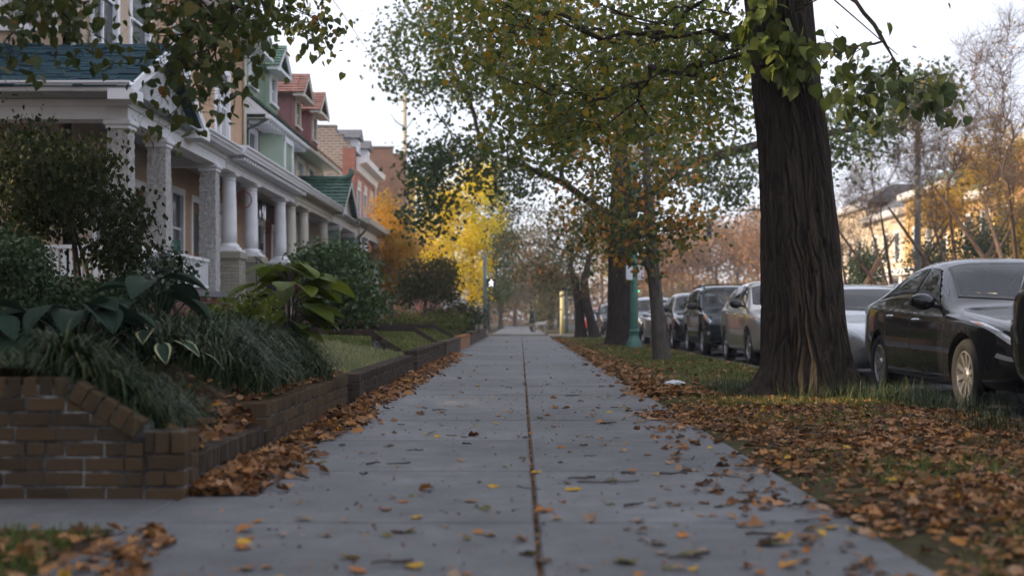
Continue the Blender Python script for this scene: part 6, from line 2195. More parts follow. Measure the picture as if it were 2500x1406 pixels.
sp = [(rng.uniform(-3.6, -2.3), rng.uniform(7.4, 9.0), 0.10) for _ in range(34)]
B = tufts(sp, rng, 140)
o = blades('strap_grass', B, rng.uniform(0.25, 0.45, len(B)), rng.uniform(0.009, 0.017, len(B)), rng.uniform(0.35, 1.0, len(B)), rng, M_lir)
tag(o, 'dark strap leaved grass on the bank between the first two walls', 'ground cover', None, 'stuff')


# hostas and other big leaved plants: every leaf is a piece of its own
def big_leaf_mesh(w_, rib, cup, drp, m, nu=10, nv=15, edge=None):
    V, F, mi = [], [], []
    for i in range(nu):
        t = i / (nu - 1)
        hw_ = w_ * (math.sin(PI * min(t * 0.93 + 0.07, 1)) ** 0.75) * (1 - 0.25 * t)
        if i == nu - 1:
            hw_ = 0.004
        for j in range(nv):
            s = j / (nv - 1) * 2 - 1
            x = s * hw_
            z = cup * abs(s) ** 1.5 * hw_ * 1.2 + rib * math.cos(s * PI * 3) * 0.02 - drp * t * t + 0.10 * t
            y = t - 0.05 * abs(s) * (1 - t)
            V.append((x, y, z + 0.010 * math.cos(s * PI * 5) * (1 - t)))
    for i in range(nu - 1):
        for j in range(nv - 1):
            F.append((i * nv + j, i * nv + j + 1, (i + 1) * nv + j + 1, (i + 1) * nv + j))
            mi.append(1 if edge and j in (0, 1, nv - 3, nv - 2) else 0)
    me = bpy.data.meshes.new('leaf')
    me.from_pydata(V, [], F)
    smooth(me)
    me.materials.append(m)
    if edge:
        me.materials.append(edge)
        me.polygons.foreach_set('material_index', mi)
    return me


M_hosta = ramp_mat('hosta_leaf', [(0.0, (0.015, 0.032, 0.02)), (1.0, (0.03, 0.055, 0.034))], 0.7, 'object', 5, 0.15, 40, transl=0.15, spec=0.15, noise_mix=0.3)
M_hedge = mat('hosta_margin', (0.30, 0.30, 0.15), 0.5, 0.2)
M_bigl = ramp_mat('broad_leaf', [(0.0, (0.07, 0.105, 0.012)), (0.6, (0.115, 0.155, 0.018)), (1.0, (0.19, 0.20, 0.022))], 0.5, 'object', 5, 0.2, 30, transl=0.4, noise_mix=0.25)


def leafy(name, label, base, leaves, meshes, stem_m, cat='plant', side=False):
    """leaves: (point, length, heading, pitch, roll)"""
    root = empty(name, base, 0, label, cat)
    sm = MB()
    b = Vector(base)
    for (p, ln, hd, pt, rl) in leaves:
        p = Vector(p)
        mid = (b + p) / 2 + Vector((0, 0, 0.12 * (p - b).length))
        if side:                       # leaf stalks leave upright woody stems
            q = Vector((b.x + (p.x - b.x) * 0.25, b.y + (p.y - b.y) * 0.25, p.z - 0.10))
            if len(root.children) % 8 == 0:
                sm.tube([b, (b + q) / 2, q], [0.012, 0.010, 0.007], 5, cap=False)
            sm.tube([q - Vector((0, 0, 0.05)), q, p], [0.005, 0.005, 0.004], 5, cap=False)
        else:
            sm.tube([b, mid, p], [0.014, 0.010, 0.006], 5, cap=False)
        o = bpy.data.objects.new('leaf', random.choice(meshes))
        COL.objects.link(o)
        o.location = p
        o.rotation_euler = Matrix.Rotation(hd, 4, 'Z').to_3x3().to_4x4().to_euler()
        o.rotation_euler = (Matrix.Rotation(hd, 4, 'Z') @ Matrix.Rotation(pt, 4, 'X') @ Matrix.Rotation(rl, 4, 'Y')).to_euler()
        o.scale = (ln, ln, ln)
        o.parent = root
        o.matrix_parent_inverse = basis(root).inverted()
    link('stems', sm.mesh('stems', stem_m, True), None, root)
    return root


random.seed(31)
hm = [big_leaf_mesh(w_, r_, c_, d_, M_hosta) for (w_, r_, c_, d_) in ((0.38, 0.5, 0.35, 0.35), (0.42, 0.5, 0.2, 0.5), (0.36, 0.5, 0.5, 0.2))]
hv = [big_leaf_mesh(w_, r_, c_, d_, M_hosta, edge=M_hedge) for (w_, r_, c_, d_) in ((0.34, 0.5, 0.3, 0.35), (0.38, 0.5, 0.2, 0.5))]
bl = [big_leaf_mesh(w_, 0.25, c_, d_, M_bigl) for (w_, c_, d_) in ((0.42, 0.25, 0.45), (0.40, 0.4, 0.3), (0.44, 0.15, 0.6))]


def rosette(cx, cy, z0, n, r, ln, tilt=0.25, zs=0.3):
    out = []
    for k in range(n):
        a = 2 * PI * k * 0.382 + random.uniform(-0.3, 0.3)
        f = 0.35 + 0.65 * (k + 1) / n
        rr = r * f
        p = (cx + rr * math.cos(a), cy + rr * math.sin(a) * 0.8, z0 + zs * (1.15 - f) + random.uniform(-0.04, 0.08))
        out.append((p, ln * random.uniform(0.75, 1.2), a - PI / 2, tilt - 0.7 * f + random.uniform(-0.2, 0.2), random.uniform(-0.3, 0.3)))
    return out


leafy('hosta', 'large blue green hosta with broad quilted leaves before the white porch railing', (-3.15, 8.75, 0.66), rosette(-3.15, 8.7, 0.82, 17, 0.36, 0.33), hm, M_lir)
leafy('hosta', 'dark hosta at the left edge below the round clipped bush', (-3.75, 8.6, 0.68), rosette(-3.75, 8.5, 0.76, 13, 0.34, 0.30), hm, M_lir)
leafy('hosta', 'hosta with pale leaf margins right of the large blue green one', (-2.62, 8.75, 0.62), rosette(-2.62, 8.75, 0.72, 14, 0.30, 0.23, zs=0.14), hv, M_lir)
leafy('hosta', 'single tall dark hosta left of the broad leaved plant', (-2.95, 9.8, 0.66), rosette(-2.95, 9.8, 1.0, 9, 0.28, 0.36), hm, M_lir)
random.seed(12)
lv = []
BC = (-2.32, 12.3)
for k in range(60):
    a = random.uniform(0, 2 * PI)
    h_ = random.uniform(0, 1)
    r_ = 0.05 + 0.34 * math.sin(PI * (0.1 + 0.75 * (1 - h_))) * random.uniform(0.3, 1.0)
    p = (BC[0] + r_ * math.cos(a), BC[1] + r_ * math.sin(a) * 0.8, 0.82 + 0.74 * h_)
    lv.append((p, random.uniform(0.22, 0.36) * (1.05 - 0.2 * h_), a - PI / 2, 0.0 - random.uniform(0, 0.5), random.uniform(-0.35, 0.35)))
bl = [big_leaf_mesh(w_, 0.15, c_, d_, M_bigl) for (w_, c_, d_) in ((0.52, 0.12, 0.35), (0.48, 0.25, 0.25), (0.55, 0.05, 0.45))]
leafy('broad_leaved_plant', 'bushy plant with big drooping light green leaves before the white columns', (BC[0], BC[1], 0.5), lv, bl, M_twig, side=True)

# small spiky holly sprigs, perennial greens and fountain grass
rng = np.random.default_rng(211)
M_holly = ramp_mat('holly_leaf', [(0.0, (0.012, 0.028, 0.015)), (1.0, (0.04, 0.07, 0.03))], 0.3, 'tint', transl=0.1, spec=0.6)
M_bush = ramp_mat('weeping_bush_leaf', [(0.0, (0.012, 0.02, 0.007)), (0.6, (0.028, 0.038, 0.011)), (0.93, (0.05, 0.055, 0.015)), (1.0, (0.28, 0.16, 0.025))], 0.6, 'tint', transl=0.3, spec=0.15)
M_box = ramp_mat('boxwood_leaf', [(0.0, (0.02, 0.045, 0.015)), (1.0, (0.055, 0.09, 0.03))], 0.45, 'tint', transl=0.2)
M_shr = ramp_mat('laurel_leaf', [(0.0, (0.03, 0.06, 0.015)), (0.6, (0.06, 0.11, 0.025)), (1.0, (0.14, 0.19, 0.04))], 0.4, 'tint', transl=0.3, spec=0.5)
M_redb = ramp_mat('reddish_shrub_leaf', [(0.0, (0.06, 0.06, 0.03)), (0.5, (0.12, 0.07, 0.04)), (1.0, (0.2, 0.08, 0.05))], 0.5, 'tint', transl=0.3)
M_peren = ramp_mat('perennial_leaf', [(0.0, (0.05, 0.08, 0.015)), (0.6, (0.12, 0.15, 0.02)), (1.0, (0.24, 0.22, 0.03))], 0.5, 'tint', transl=0.4)


def shrub(name, label, base, specs, seed, m, size, n, spread, cat='bush', group=None, tpl=LT_SIMPLE, **kw):
    rg = np.random.default_rng(seed)
    att = ell(specs, rg)
    b = Vector(base)
    c = att.mean(0)
    st = []
    for k in range(3):
        a = 2.1 * k
        st.append([(b.x + 0.05 * math.cos(a), b.y + 0.05 * math.sin(a), b.z - 0.1, 0.03), (b.x + 0.15 * math.cos(a), b.y + 0.15 * math.sin(a), b.z + 0.15, 0.025), (c[0] * 0.6 + b.x * 0.4, c[1] * 0.6 + b.y * 0.4, b.z + (c[2] - b.z) * 0.8, 0.015)])
    return tree(name, label, st, att, seed + 1, m, size, n, spread, M_twig, tpl, cat=cat, group=group, **kw)


shrub('weeping_bush', 'dark drooping small leaved bush hiding the left end of the porch', (-4.7, 13.4, 0.68), [(50, 390, 90, 100, 12.4, 14.6, 52), (150, 440, 120, 90, 12.4, 14.4, 62), (290, 540, 45, 100, 12.4, 13.6, 32), (60, 520, 70, 50, 12.4, 13.6, 18), (330, 630, 30, 50, 12.4, 13.3, 7), (230, 370, 60, 40, 12.6, 13.8, 9)], 221, M_bush, 0.07, 46, 0.15, alpha=0.35, tip=0.005, step=0.2, droop=0.75, kink=0.1)
shrub('boxwood', 'round clipped dark green bush at the left edge behind the hostas', (-4.6, 11.4, 0.7), [(30, 650, 85, 80, 10.8, 12.2, 80)], 231, M_box, 0.05, 70, 0.10, alpha=0.3, tip=0.004, step=0.2)
shrub('holly', 'small spiky dark holly before the porch railing', (-3.4, 11.9, 0.68), [(420, 640, 50, 45, 11.6, 12.2, 26), (370, 690, 60, 30, 11.6, 12.2, 20)], 241, M_holly, 0.06, 22, 0.06, alpha=0.5, tip=0.004, step=0.15, up=0.3)
shrub('perennial', 'low yellow green perennial plants left of the broad leaved plant', (-2.9, 11.9, 0.66), [(540, 775, 70, 30, 11.4, 12.6, 40), (600, 740, 50, 30, 11.4, 12.4, 20)], 251, M_peren, 0.075, 26, 0.10, cat='plant', alpha=0.5, tip=0.004, step=0.15)
shrub('dark_shrub', 'tangle of dark foliage below the stucco porch column', (-3.9, 12.4, 0.68), [(260, 715, 110, 30, 11.6, 12.8, 50), (130, 720, 120, 35, 11.4, 12.8, 40)], 256, M_box, 0.06, 40, 0.12, alpha=0.4, tip=0.004, step=0.2)
shrub('laurel', 'large rounded glossy green shrub before the cream porch columns', (-4.3, 29, 0.7), [(830, 680, 95, 90, 27.6, 30.4, 120), (800, 740, 60, 40, 27.6, 30, 36), (770, 630, 45, 45, 27.8, 29.8, 24), (900, 740, 40, 40, 27.6, 30, 22)], 261, M_shr, 0.12, 46, 0.17, alpha=0.3, tip=0.006)
shrub('reddish_shrub', 'rusty brown shrub right of the large glossy shrub', (-3.9, 31.8, 0.7), [(905, 725, 35, 40, 31, 32.6, 40)], 271, M_redb, 0.09, 40, 0.12, alpha=0.3, tip=0.006)
shrub('dark_shrub', 'dark low shrub at the far end of the garden walls', (-2.3, 52, 0.5), [(1140, 760, 38, 28, 51, 53, 40)], 281, M_box, 0.13, 40, 0.2, alpha=0.3, tip=0.008)
shrub('flower_bed', 'low mixed flower bed under the weeping tree', (-4.2, 44, 0.7), [(1000, 785, 90, 18, 40, 45, 60), (1090, 780, 50, 18, 42, 47, 40)], 291, M_peren, 0.10, 30, 0.25, cat='plant', alpha=0.5, tip=0.006)
shrub('russet_groundcover', 'russet low plants beside the weeping tree stem', (-3.0, 48, 0.6), [(1085, 765, 50, 12, 47, 50, 40)], 296, M_redb, 0.11, 30, 0.25, cat='plant', alpha=0.5, tip=0.006)
rng = np.random.default_rng(301)
B = np.concatenate([np.column_stack([rng.normal(x, 0.05, 60), rng.normal(y, 0.05, 60), np.full(60, 0.66)]) for (x, y) in ((-3.15, 12.7), (-2.85, 12.9), (-2.7, 13.0), (-3.3, 12.9))])
o = blades('fountain_grass', B, rng.uniform(0.35, 0.6, len(B)), rng.uniform(0.004, 0.008, len(B)), rng.uniform(0.2, 0.8, len(B)), rng, M_straw)
tag(o, 'tan fountain grass plumes in front of the painted brick pier', 'grass', None, 'stuff')

# lawns behind the walls and the verge
def lawn(name, label, x0, x1, y0, y1, n, ln, m, zf, seed, maskf=None, group=None):
    rg = np.random.default_rng(seed)
    x = rg.uniform(x0, x1, n)
    t = rg.uniform(0, 1, n) ** 1.5
    y = y0 + (y1 - y0) * t
    if maskf is not None:
        keep = np.array([maskf(a, b, rg) for a, b in zip(x, y)])
        x, y = x[keep], y[keep]
    z = np.array([zf(a, b) for a, b in zip(x, y)])
    B = np.column_stack([x, y, z - 0.01])
    L_ = ln * rg.uniform(0.5, 1.4, len(B)) * (1 + 0.3 * np.array([vnoise((a, b, 7), 1.1) for a, b in zip(x, y)]))
    W_ = 0.004 + 0.0005 * y
    tn = np.clip(0.5 + 0.4 * np.array([vnoise((a, b, 2), 0.8) for a, b in zip(x, y)]) + rg.normal(0, 0.22, len(B)), 0, 1)
    o = blades(name, B, L_, W_, rg.uniform(0.1, 0.8, len(B)), rg, m, 3, tint=tn)
    return tag(o, label, 'grass', group, 'stuff')


lawn('lawn_grass', 'pale patchy grass behind the weathered brick wall', -5.8, -2.0, 13.7, 21.3, 26000, 0.10, M_paleg, yard_h, 311)
lawn('lawn_grass', 'bright green grass terraces farther up the gardens', -5.8, -2.0, 21.4, 45, 20000, 0.12, M_lawn, yard_h, 312)


def verge_mask(x, y, rg):
    g = vnoise((x, y, 5), 0.55) + 0.5 * vnoise((x, y, 8), 1.6)
    edge = (x - 1.57) / 0.8
    near = 0.18 if y < 13 else -0.45
    return g > near - 0.1 * min(edge, 2) + rg.normal(0, 0.12) and rg.uniform() < min(1, max(edge, 0.05))


lawn('verge_grass', 'thin green grass on the verge between pavement and parked cars', 1.6, 4.55, 4.5, 60, 90000, 0.085, M_lawn, lambda x, y: verge_h(x, y), 313, verge_mask)
lawn('verge_grass', 'grass tuft corner at the bottom left of the pavement', -3.4, -1.83, 3.6, 5.5, 7000, 0.08, M_lawn, lambda x, y: 0.0, 314, lambda x, y, r: r.uniform() < 0.75)
rng = np.random.default_rng(320)
B = []
for (x, y, n_) in ((4.15, 14.0, 260), (4.4, 13.4, 260), (3.95, 14.6, 160), (4.45, 14.4, 200), (4.3, 12.7, 180), (4.5, 12.0, 120), (2.75, 15.3, 140), (2.6, 16.0, 160), (2.9, 16.2, 100), (3.3, 14.45, 80), (3.7, 14.5, 90), (4.0, 10.5, 120), (4.35, 9.8, 140), (3.9, 9.0, 80), (2.55, 15.0, 80), (4.5, 17, 140), (4.4, 18.5, 120)):
    B.append(np.column_stack([rng.normal(x, 0.13, n_), rng.normal(y, 0.13, n_), np.full(n_, -0.01)]))
B = np.concatenate(B)
o = blades('weed_grass', B, rng.uniform(0.16, 0.42, len(B)), rng.uniform(0.004, 0.009, len(B)), rng.uniform(0.1, 0.9, len(B)), rng, M_lir, 4, tint=rng.uniform(0.3, 1.0, len(B)))
tag(o, 'long weedy grass around the foot of the big trunk and the kerb', 'grass', None, 'stuff')
# ------------------------------------------------------------------ fallen leaves and twigs
M_dry = ramp_mat('dry_leaf', [(0.0, (0.05, 0.028, 0.017)), (0.25, (0.15, 0.072, 0.033)), (0.5, (0.29, 0.14, 0.055)), (0.72, (0.42, 0.20, 0.07)), (0.82, (0.40, 0.25, 0.15)), (0.92, (0.46, 0.19, 0.04)), (1.0, (0.52, 0.31, 0.04))], 0.75, 'tint', transl=0.15)
LT_DRY = (np.array([(0, -0.5, 0.0), (0.30, -0.30, 0.10), (0.46, 0.02, 0.16), (0.26, 0.12, 0.04), (0.30, 0.40, 0.14), (0, 0.62, 0.06), (-0.30, 0.38, 0.12), (-0.27, 0.1, 0.05), (-0.47, 0.0, 0.14), (-0.30, -0.32, 0.12), (0, 0.0, 0.0)]),
          [(0, 1, 2, 10), (10, 2, 3), (10, 3, 4, 5), (10, 5, 6, 7), (10, 7, 8), (0, 10, 8, 9)])


def litter(name, label, pos, seed, size=0.085, tilt=0.3, parent=None):
    rg = np.random.default_rng(seed)
    n = len(pos)
    a = rg.uniform(0, 2 * PI, n)
    td = np.stack([np.cos(a), np.sin(a), rg.normal(0, tilt, n)], -1)
    me = leaf_mesh(name, pos, size * np.clip(rg.lognormal(-0.2, 0.3, n), 0.3, 1.35), M_dry, np.clip(rg.beta(1.5, 1.9, n) + 0.06 * rg.normal(0, 1, n), 0, 1), LT_DRY, flat=0.75, rng=rg, tipdir=td, curl=rg.uniform(0.1, 0.8, n))
    o = link(name, me, None, parent)
    return tag(o, label, 'leaf litter', None, 'stuff')


rng = np.random.default_rng(401)
# drift against the left walls
P = []
while len(P) < 4300:
    y = 6.6 + 26 * rng.uniform() ** 1.6
    w_ = 0.46 * (0.6 + 0.5 * vnoise((0, y, 0), 0.5) + 0.25 * vnoise((3, y, 0), 1.7)) + 0.08
    t = abs(rng.normal(0, 0.42))
    x = WX + 0.02 + t * w_
    if t > 2.4:
        continue
    hmax = (0.10 if y > 9 else 0.055) * math.exp(-(t / 0.75) ** 2) * min(1, 0.55 + 0.6 * vnoise((7, y, 0), 0.8))
    P.append((x, y, 0.012 + max(0, hmax) * rng.uniform(0.15, 1)))
litter('leaf_drift', 'drift of dry orange brown leaves along the foot of the garden walls', np.array(P), 402, 0.085, 0.3)
P = []
for _ in range(560):
    y = rng.uniform(6.78, 8.66)
    x = -1.88 - abs(rng.normal(0, 0.2))
    P.append((x, y, max(yard_h(x, y), 0.10) + rng.uniform(0.0, 0.07)))
litter('leaf_pile', 'pile of orange leaves in the dip behind the low brick edging', np.array(P), 403, 0.09, 0.45)
P = []
for _ in range(330):
    y = rng.uniform(8.75, 13.2)
    x = -1.9 - abs(rng.normal(0, 0.16))
    P.append((x, y, max(yard_h(x, y), 0.36) + 0.012))
litter('wall_top_leaves', 'few leaves lying along the top of the second brick wall', np.array(P), 404, 0.08, 0.3)
# bottom left corner
P = [(-1.35 - abs(rng.normal(0, 0.55)), rng.uniform(3.7, 5.5), 0.008 + rng.uniform(0, 0.015)) for _ in range(330)]
P = [p for p in P if p[0] < -1.45 - 0.5 * (p[1] - 5.0) * 0.3]
litter('corner_leaves', 'brown leaves heaped on the grass at the bottom left corner', np.array(P), 405, 0.075, 0.15)
# right verge
P = []
while len(P) < 12500:
    y = 3.8 + 12.5 * rng.uniform() ** 1.25
    x = rng.uniform(1.05, 4.6)
    edge = 1.56 + 0.28 * vnoise((1, y, 0), 0.55) + 0.12 * vnoise((5, y, 0), 2.0)
    if y > 11.2 and y < 13.8:
        edge -= 0.22 * math.exp(-((y - 12.3) / 0.8) ** 2)
    k = 1 / (1 + math.exp(-(x - edge) / 0.075))
    g = 0.55 + 0.75 * vnoise((x, y, 11), 0.9)
    if y > 13.2:
        g *= 0.4
    if rng.uniform() < k * min(max(g, 0.12), 1):
        P.append((x, y, verge_h(x, y) + 0.004 + rng.uniform(0, 0.022) if x > 1.57 else 0.008 + rng.uniform(0, 0.012)))
litter('verge_leaves', 'thick carpet of dry brown leaves on the verge before the big trunk', np.array(P), 406, 0.066, 0.16)
P = []
while len(P) < 5200:
    y = 15 + 45 * rng.uniform() ** 1.7
    x = rng.uniform(1.2, 4.6)
    edge = 1.55 + 0.18 * vnoise((1, y, 0), 0.4)
    k = 1 / (1 + math.exp(-(x - edge) / 0.08))
    g = 0.95 * math.exp(-((x - 1.8) / 0.42) ** 2) + 0.10 + 0.35 * vnoise((x, y, 11), 0.7)
    if rng.uniform() < k * max(g, 0.05):
        P.append((x, y, verge_h(x, y) + 0.012 + rng.uniform(0, 0.03) if x > 1.57 else 0.01))
litter('verge_leaves', 'thinner scatter of leaves along the verge beyond the big trunk', np.array(P), 407, 0.09, 0.25)

# single leaves lying on the pavement: each its own thing
M_one = {}
for nm, cs in (('yellow', [(0.0, (0.50, 0.30, 0.03)), (1.0, (0.62, 0.36, 0.03))]), ('orange', [(0.0, (0.38, 0.15, 0.04)), (1.0, (0.48, 0.19, 0.04))]), ('brown', [(0.0, (0.16, 0.09, 0.05)), (0.6, (0.32, 0.20, 0.12)), (1.0, (0.44, 0.33, 0.22))]), ('olive', [(0.0, (0.10, 0.10, 0.03)), (1.0, (0.18, 0.15, 0.04))])):
    M_one[nm] = ramp_mat('fallen_leaf_' + nm, cs, 0.75, 'object', 30, 0.2, 60, transl=0.15, noise_mix=0.3)
one_mesh = {}
rg = np.random.default_rng(411)
for nm in M_one:
    for tpl in (LT_DRY, LT_HEART):
        for k in range(3):
            T, F = tpl
            V = T.copy()
            V[:, 1] -= V[:, 1].mean()
            cu = rg.uniform(0.3, 1.0)
            V[:, 2] = V[:, 2] * cu * 1.6 + rg.normal(0, 0.02, len(V)) + 0.10 * cu * V[:, 0] * rg.choice((-1, 1)) + 0.14 * cu * V[:, 1] ** 2
            V[:, 2] -= V[:, 2].min()
            me = bpy.data.meshes.new('fallen_leaf')
            me.from_pydata(V.tolist(), [], F)
            me.materials.append(M_one[nm])
            one_mesh.setdefault(nm, []).append(me)
ORD = ['front', 'second', 'third', 'fourth', 'fifth', 'sixth', 'seventh', 'eighth', 'ninth', 'tenth']


def slab_place(x, y):
    """which paving slab, counted from the bottom of the picture"""
    r_ = ORD[max(0, min(9, int(math.floor((y - 5.735) / 1.93)) + 1))]
    side = 'left' if x < 0.07 else 'right'
    half = abs(x - 0.07) > 0.75
    return '%s slab row, %s of the middle joint, %s' % (r_, side, 'towards the edge' if half else 'near the joint')


cnt = 0
spots = [(1400, 1197, 'yellow', 0.10), (998, 1298, 'yellow', 0.085), (1495, 1180, 'yellow', 0.075), (1010, 1385, 'yellow', 0.08), (940, 1245, 'orange', 0.08), (1330, 1250, 'orange', 0.09), (2030, 1288, 'yellow', 0.08), (1880, 1330, 'olive', 0.10), (1685, 1355, 'olive', 0.10), (1525, 1372, 'olive', 0.10), (1290, 1353, 'olive', 0.09), (740, 1270, 'yellow', 0.08)]
while cnt < 200:
    if cnt < len(spots):
        xx, yy, nm, s_ = spots[cnt]
        d = FPX * H / (yy - 778)
        p = ((xx - 1271) * d / FPX, d, 0.003)
    else:
        y = 4.15 + 14 * rg.uniform() ** 1.7
        x = rg.uniform(-1.45, 1.45)
        if rg.uniform() > 0.45 + 0.3 * (x + 0.2) + (0.25 if y < 6.5 else 0):
            continue
        nm = rg.choice(['yellow', 'orange', 'brown', 'olive'], p=[.12, .22, .53, .13])
        s_ = rg.uniform(0.04, 0.085)
        p = (x, y, 0.003)
    o = bpy.data.objects.new('fallen_leaf', one_mesh[nm][rg.integers(0, 6)])
    COL.objects.link(o)
    o.location = p
    o.rotation_euler = (rg.normal(0, 0.12), rg.normal(0, 0.12), rg.uniform(0, 6.28))
    o.scale = (s_, s_, s_ * rg.uniform(0.6, 1.5))
    tag(o, '%s %s leaf on %s' % ('small' if s_ < 0.062 else 'large', {'olive': 'olive green', 'brown': 'dull brown'}.get(nm, nm), slab_place(p[0], p[1])), 'leaf', nm + ' leaves on the pavement')
    cnt += 1
P = [(rg.uniform(-1.5, 1.5), 8 + 50 * rg.uniform() ** 1.4, 0.006) for _ in range(130)] + [(rg.uniform(1.0, 1.55), 4.2 + 8 * rg.uniform(), 0.006) for _ in range(170)]
litter('pavement_leaves', 'leaves too small and many to count scattered along the pavement', np.array(P), 412, 0.065, 0.15)
# crumbs and bits of bark
P = [(rg.uniform(-1.7, 1.55), 4.1 + 22 * rg.uniform() ** 1.6, 0.003) for _ in range(1500)]
litter('leaf_crumbs', 'tiny crumbs of leaf and bark all over the pavement', np.array(P), 413, 0.018, 0.1)
# dead leaves caught in the middle joint
P = [(0.0715 + rg.normal(0, 0.005), 4.0 + 30 * rg.uniform() ** 1.3, -0.016 + rg.uniform(0, 0.008)) for _ in range(900)]
litter('joint_debris', 'crushed leaf debris filling the middle joint of the pavement', np.array(P), 414, 0.022, 0.2)


def twig(x, y, ln, a, seed, r=0.005):
    rr = random.Random(seed)
    pts = []
    n = 6
    for i in range(n):
        t = i / (n - 1)
        pts.append((x + ln * t * math.cos(a) + rr.uniform(-.02, .02), y + ln * t * math.sin(a) + rr.uniform(-.02, .02), r + 0.004 + rr.uniform(0, 0.008)))
    mb = MB().tube(pts, [r * (1 - 0.5 * i / n) for i in range(n)], 5)
    if ln > 0.22:
        q = Vector(pts[2])
        mb.tube([q, q + Vector((0.06 * math.cos(a + 0.7), 0.06 * math.sin(a + 0.7), 0.02)), q + Vector((0.13 * math.cos(a + 0.8), 0.13 * math.sin(a + 0.8), 0.012))], [r * 0.6, r * 0.5, r * 0.25], 4)
    o = mb.build('twig', M_twig)
    return o


tw = twig(0.34, 7.05, 0.34, 0.18, 1, 0.005)
tag(tw, 'long forked dark twig right of the middle joint above the yellow leaf', 'twig', 'twigs on the pavement')
rr = random.Random(5)
for k in range(34):
    y = 4.3 + 13 * rr.random() ** 1.4
    x = rr.uniform(-1.4, 1.45)
    tag(twig(x, y, rr.uniform(0.05, 0.2), rr.uniform(-0.6, 0.6) + (PI if rr.random() < .5 else 0), 10 + k, rr.uniform(0.003, 0.009)), 'dark bit of twig on ' + slab_place(x, y), 'twig', 'twigs on the pavement')


# ------------------------------------------------------------------ street furniture
M_lampg = mat('lamp_green', (0.05, 0.16, 0.12), 0.4, 0.2, 6.0, 0.1, 20, coat=0.3)
M_signw = mat('sign_white', (0.70, 0.71, 0.73), 0.5, 0.05)
M_steel = mat('grey_green_steel', (0.16, 0.22, 0.21), 0.5, 0.12)
lp = empty('lamp_post', (3.66, 39.6, 0), 0, 'green painted iron lamp post with bell base beside the slim tree', 'lamp post')
MB().lathe([(0.27, -0.05), (0.27, 0.06), (0.245, 0.1), (0.25, 0.16), (0.21, 0.24), (0.16, 0.36), (0.145, 0.5), (0.165, 0.53), (0.165, 0.57), (0.14, 0.6)], (3.66, 39.6, 0), 24, flute=0.0).build('base', M_lampg, lp, sm=True)
MB().lathe([(0.135, 0.6), (0.125, 2.0), (0.115, 4.0), (0.105, 5.6)], (3.66, 39.6, 0), 24, flute=0.05).build('shaft', M_lampg, lp)
MB().lathe([(0.12, 5.6), (0.18, 5.7), (0.12, 5.8), (0.2, 5.9)], (3.66, 39.6, 0), 20).build('collar', M_lampg, lp, sm=True)
MB().lathe([(0.14, 5.9), (0.22, 6.15), (0.2, 6.5), (0.05, 6.75)], (3.66, 39.6, 0), 20).build('lantern', mat('lantern_glass', (0.6, 0.6, 0.55), 0.3, 0.05), lp, sm=True)
MB().bbox(3.39, 3.60, 39.48, 39.50, 2.20, 2.66, 0.004).build('sign_plate', M_signw, lp)
MB().bbox(3.76, 3.96, 39.48, 39.50, 2.20, 2.66, 0.004).build('sign_plate', M_signw, lp)
MB().box(3.80, 3.92, 39.476, 39.479, 2.28, 2.31).box(3.885, 3.91, 39.476, 39.479, 2.33, 2.45).build('sign_mark', mat('sign_red', (0.45, 0.05, 0.05), 0.5, 0.05), lp)
for zz in (2.3, 2.58):
    MB().lathe([(0.14, zz), (0.14, zz + 0.04)], (3.66, 39.6, 0), 16).build('bracket', M_lampg, lp)

up = empty('utility_pole', (-7.5, 79.5, 0), 0, 'tall pale wooden utility pole in sunlight beside the brown building', 'utility pole')
MB().tube([(-7.4, 79.5, -0.1), (-7.5, 79.5, 15.6)], [0.17, 0.12], 12).build('pole', mat('pale_wood_pole', (0.42, 0.36, 0.26), 0.9, 0.2, 3.0, 0.4, 20), up, sm=True)
MB().tube([(-7.5, 79.4, 13.3), (-8.1, 79.4, 13.7), (-8.4, 79.4, 14.2)], [0.05, 0.04, 0.03], 6).tube([(-7.45, 79.4, 13.1), (-6.9, 79.4, 13.9)], 0.035, 6).build('bracket', M_steel, up, sm=True)
MB().box(-8.4, -6.6, 79.38, 79.5, 15.0, 15.12).build('crossarm', mat('pale_wood_pole', (0.4, 0.35, 0.27)), up)
for (x0, y0, z0, x1, y1, z1, nm) in ((-7.5, 79.3, 14.9, -8.3, 20, 14.2, 'thin overhead cable along the left house fronts'), (-7.5, 79.6, 8.2, 16.2, 75, 7.6, 'span wire over the crossing carrying the signals')):
    pts = []
    for i in range(13):
        t = i / 12
        pts.append((x0 + (x1 - x0) * t, y0 + (y1 - y0) * t, z0 + (z1 - z0) * t - 1.0 * t * (1 - t)))
    tag(MB().tube(pts, 0.018, 5).build('overhead_cable', M_iron, sm=True), nm, 'cable')

ps = empty('pedestrian_signal', (-1.9, 65.6, 0), 0, 'grey green post with black crossing signal showing a white walking figure', 'traffic signal')
MB().tube([(-1.9, 65.6, -0.05), (-1.9, 65.6, 4.4)], [0.105, 0.095], 14).lathe([(0.19, 0), (0.18, 0.25), (0.11, 0.35)], (-1.9, 65.6, 0), 16).build('post', M_steel, ps, sm=True)
MB().bbox(-1.78, -1.32, 65.45, 65.75, 2.62, 3.06, 0.02).build('housing', M_iron, ps)
MB().box(-1.8, -1.76, 65.5, 65.7, 2.7, 2.76).box(-1.8, -1.76, 65.5, 65.7, 2.92, 2.98).build('bracket', M_steel, ps)
M_walk = bpy.data.materials.new('walk_lamp')
M_walk.use_nodes = True
M_walk.node_tree.nodes['Principled BSDF'].inputs['Emission Color'].default_value = (0.95, 0.97, 1, 1)
M_walk.node_tree.nodes['Principled BSDF'].inputs['Emission Strength'].default_value = 1.6
wk = MB().lathe([(0.045, 0), (0.045, 0.01)], (-1.56, 65.425, 2.98), 12, 'y')
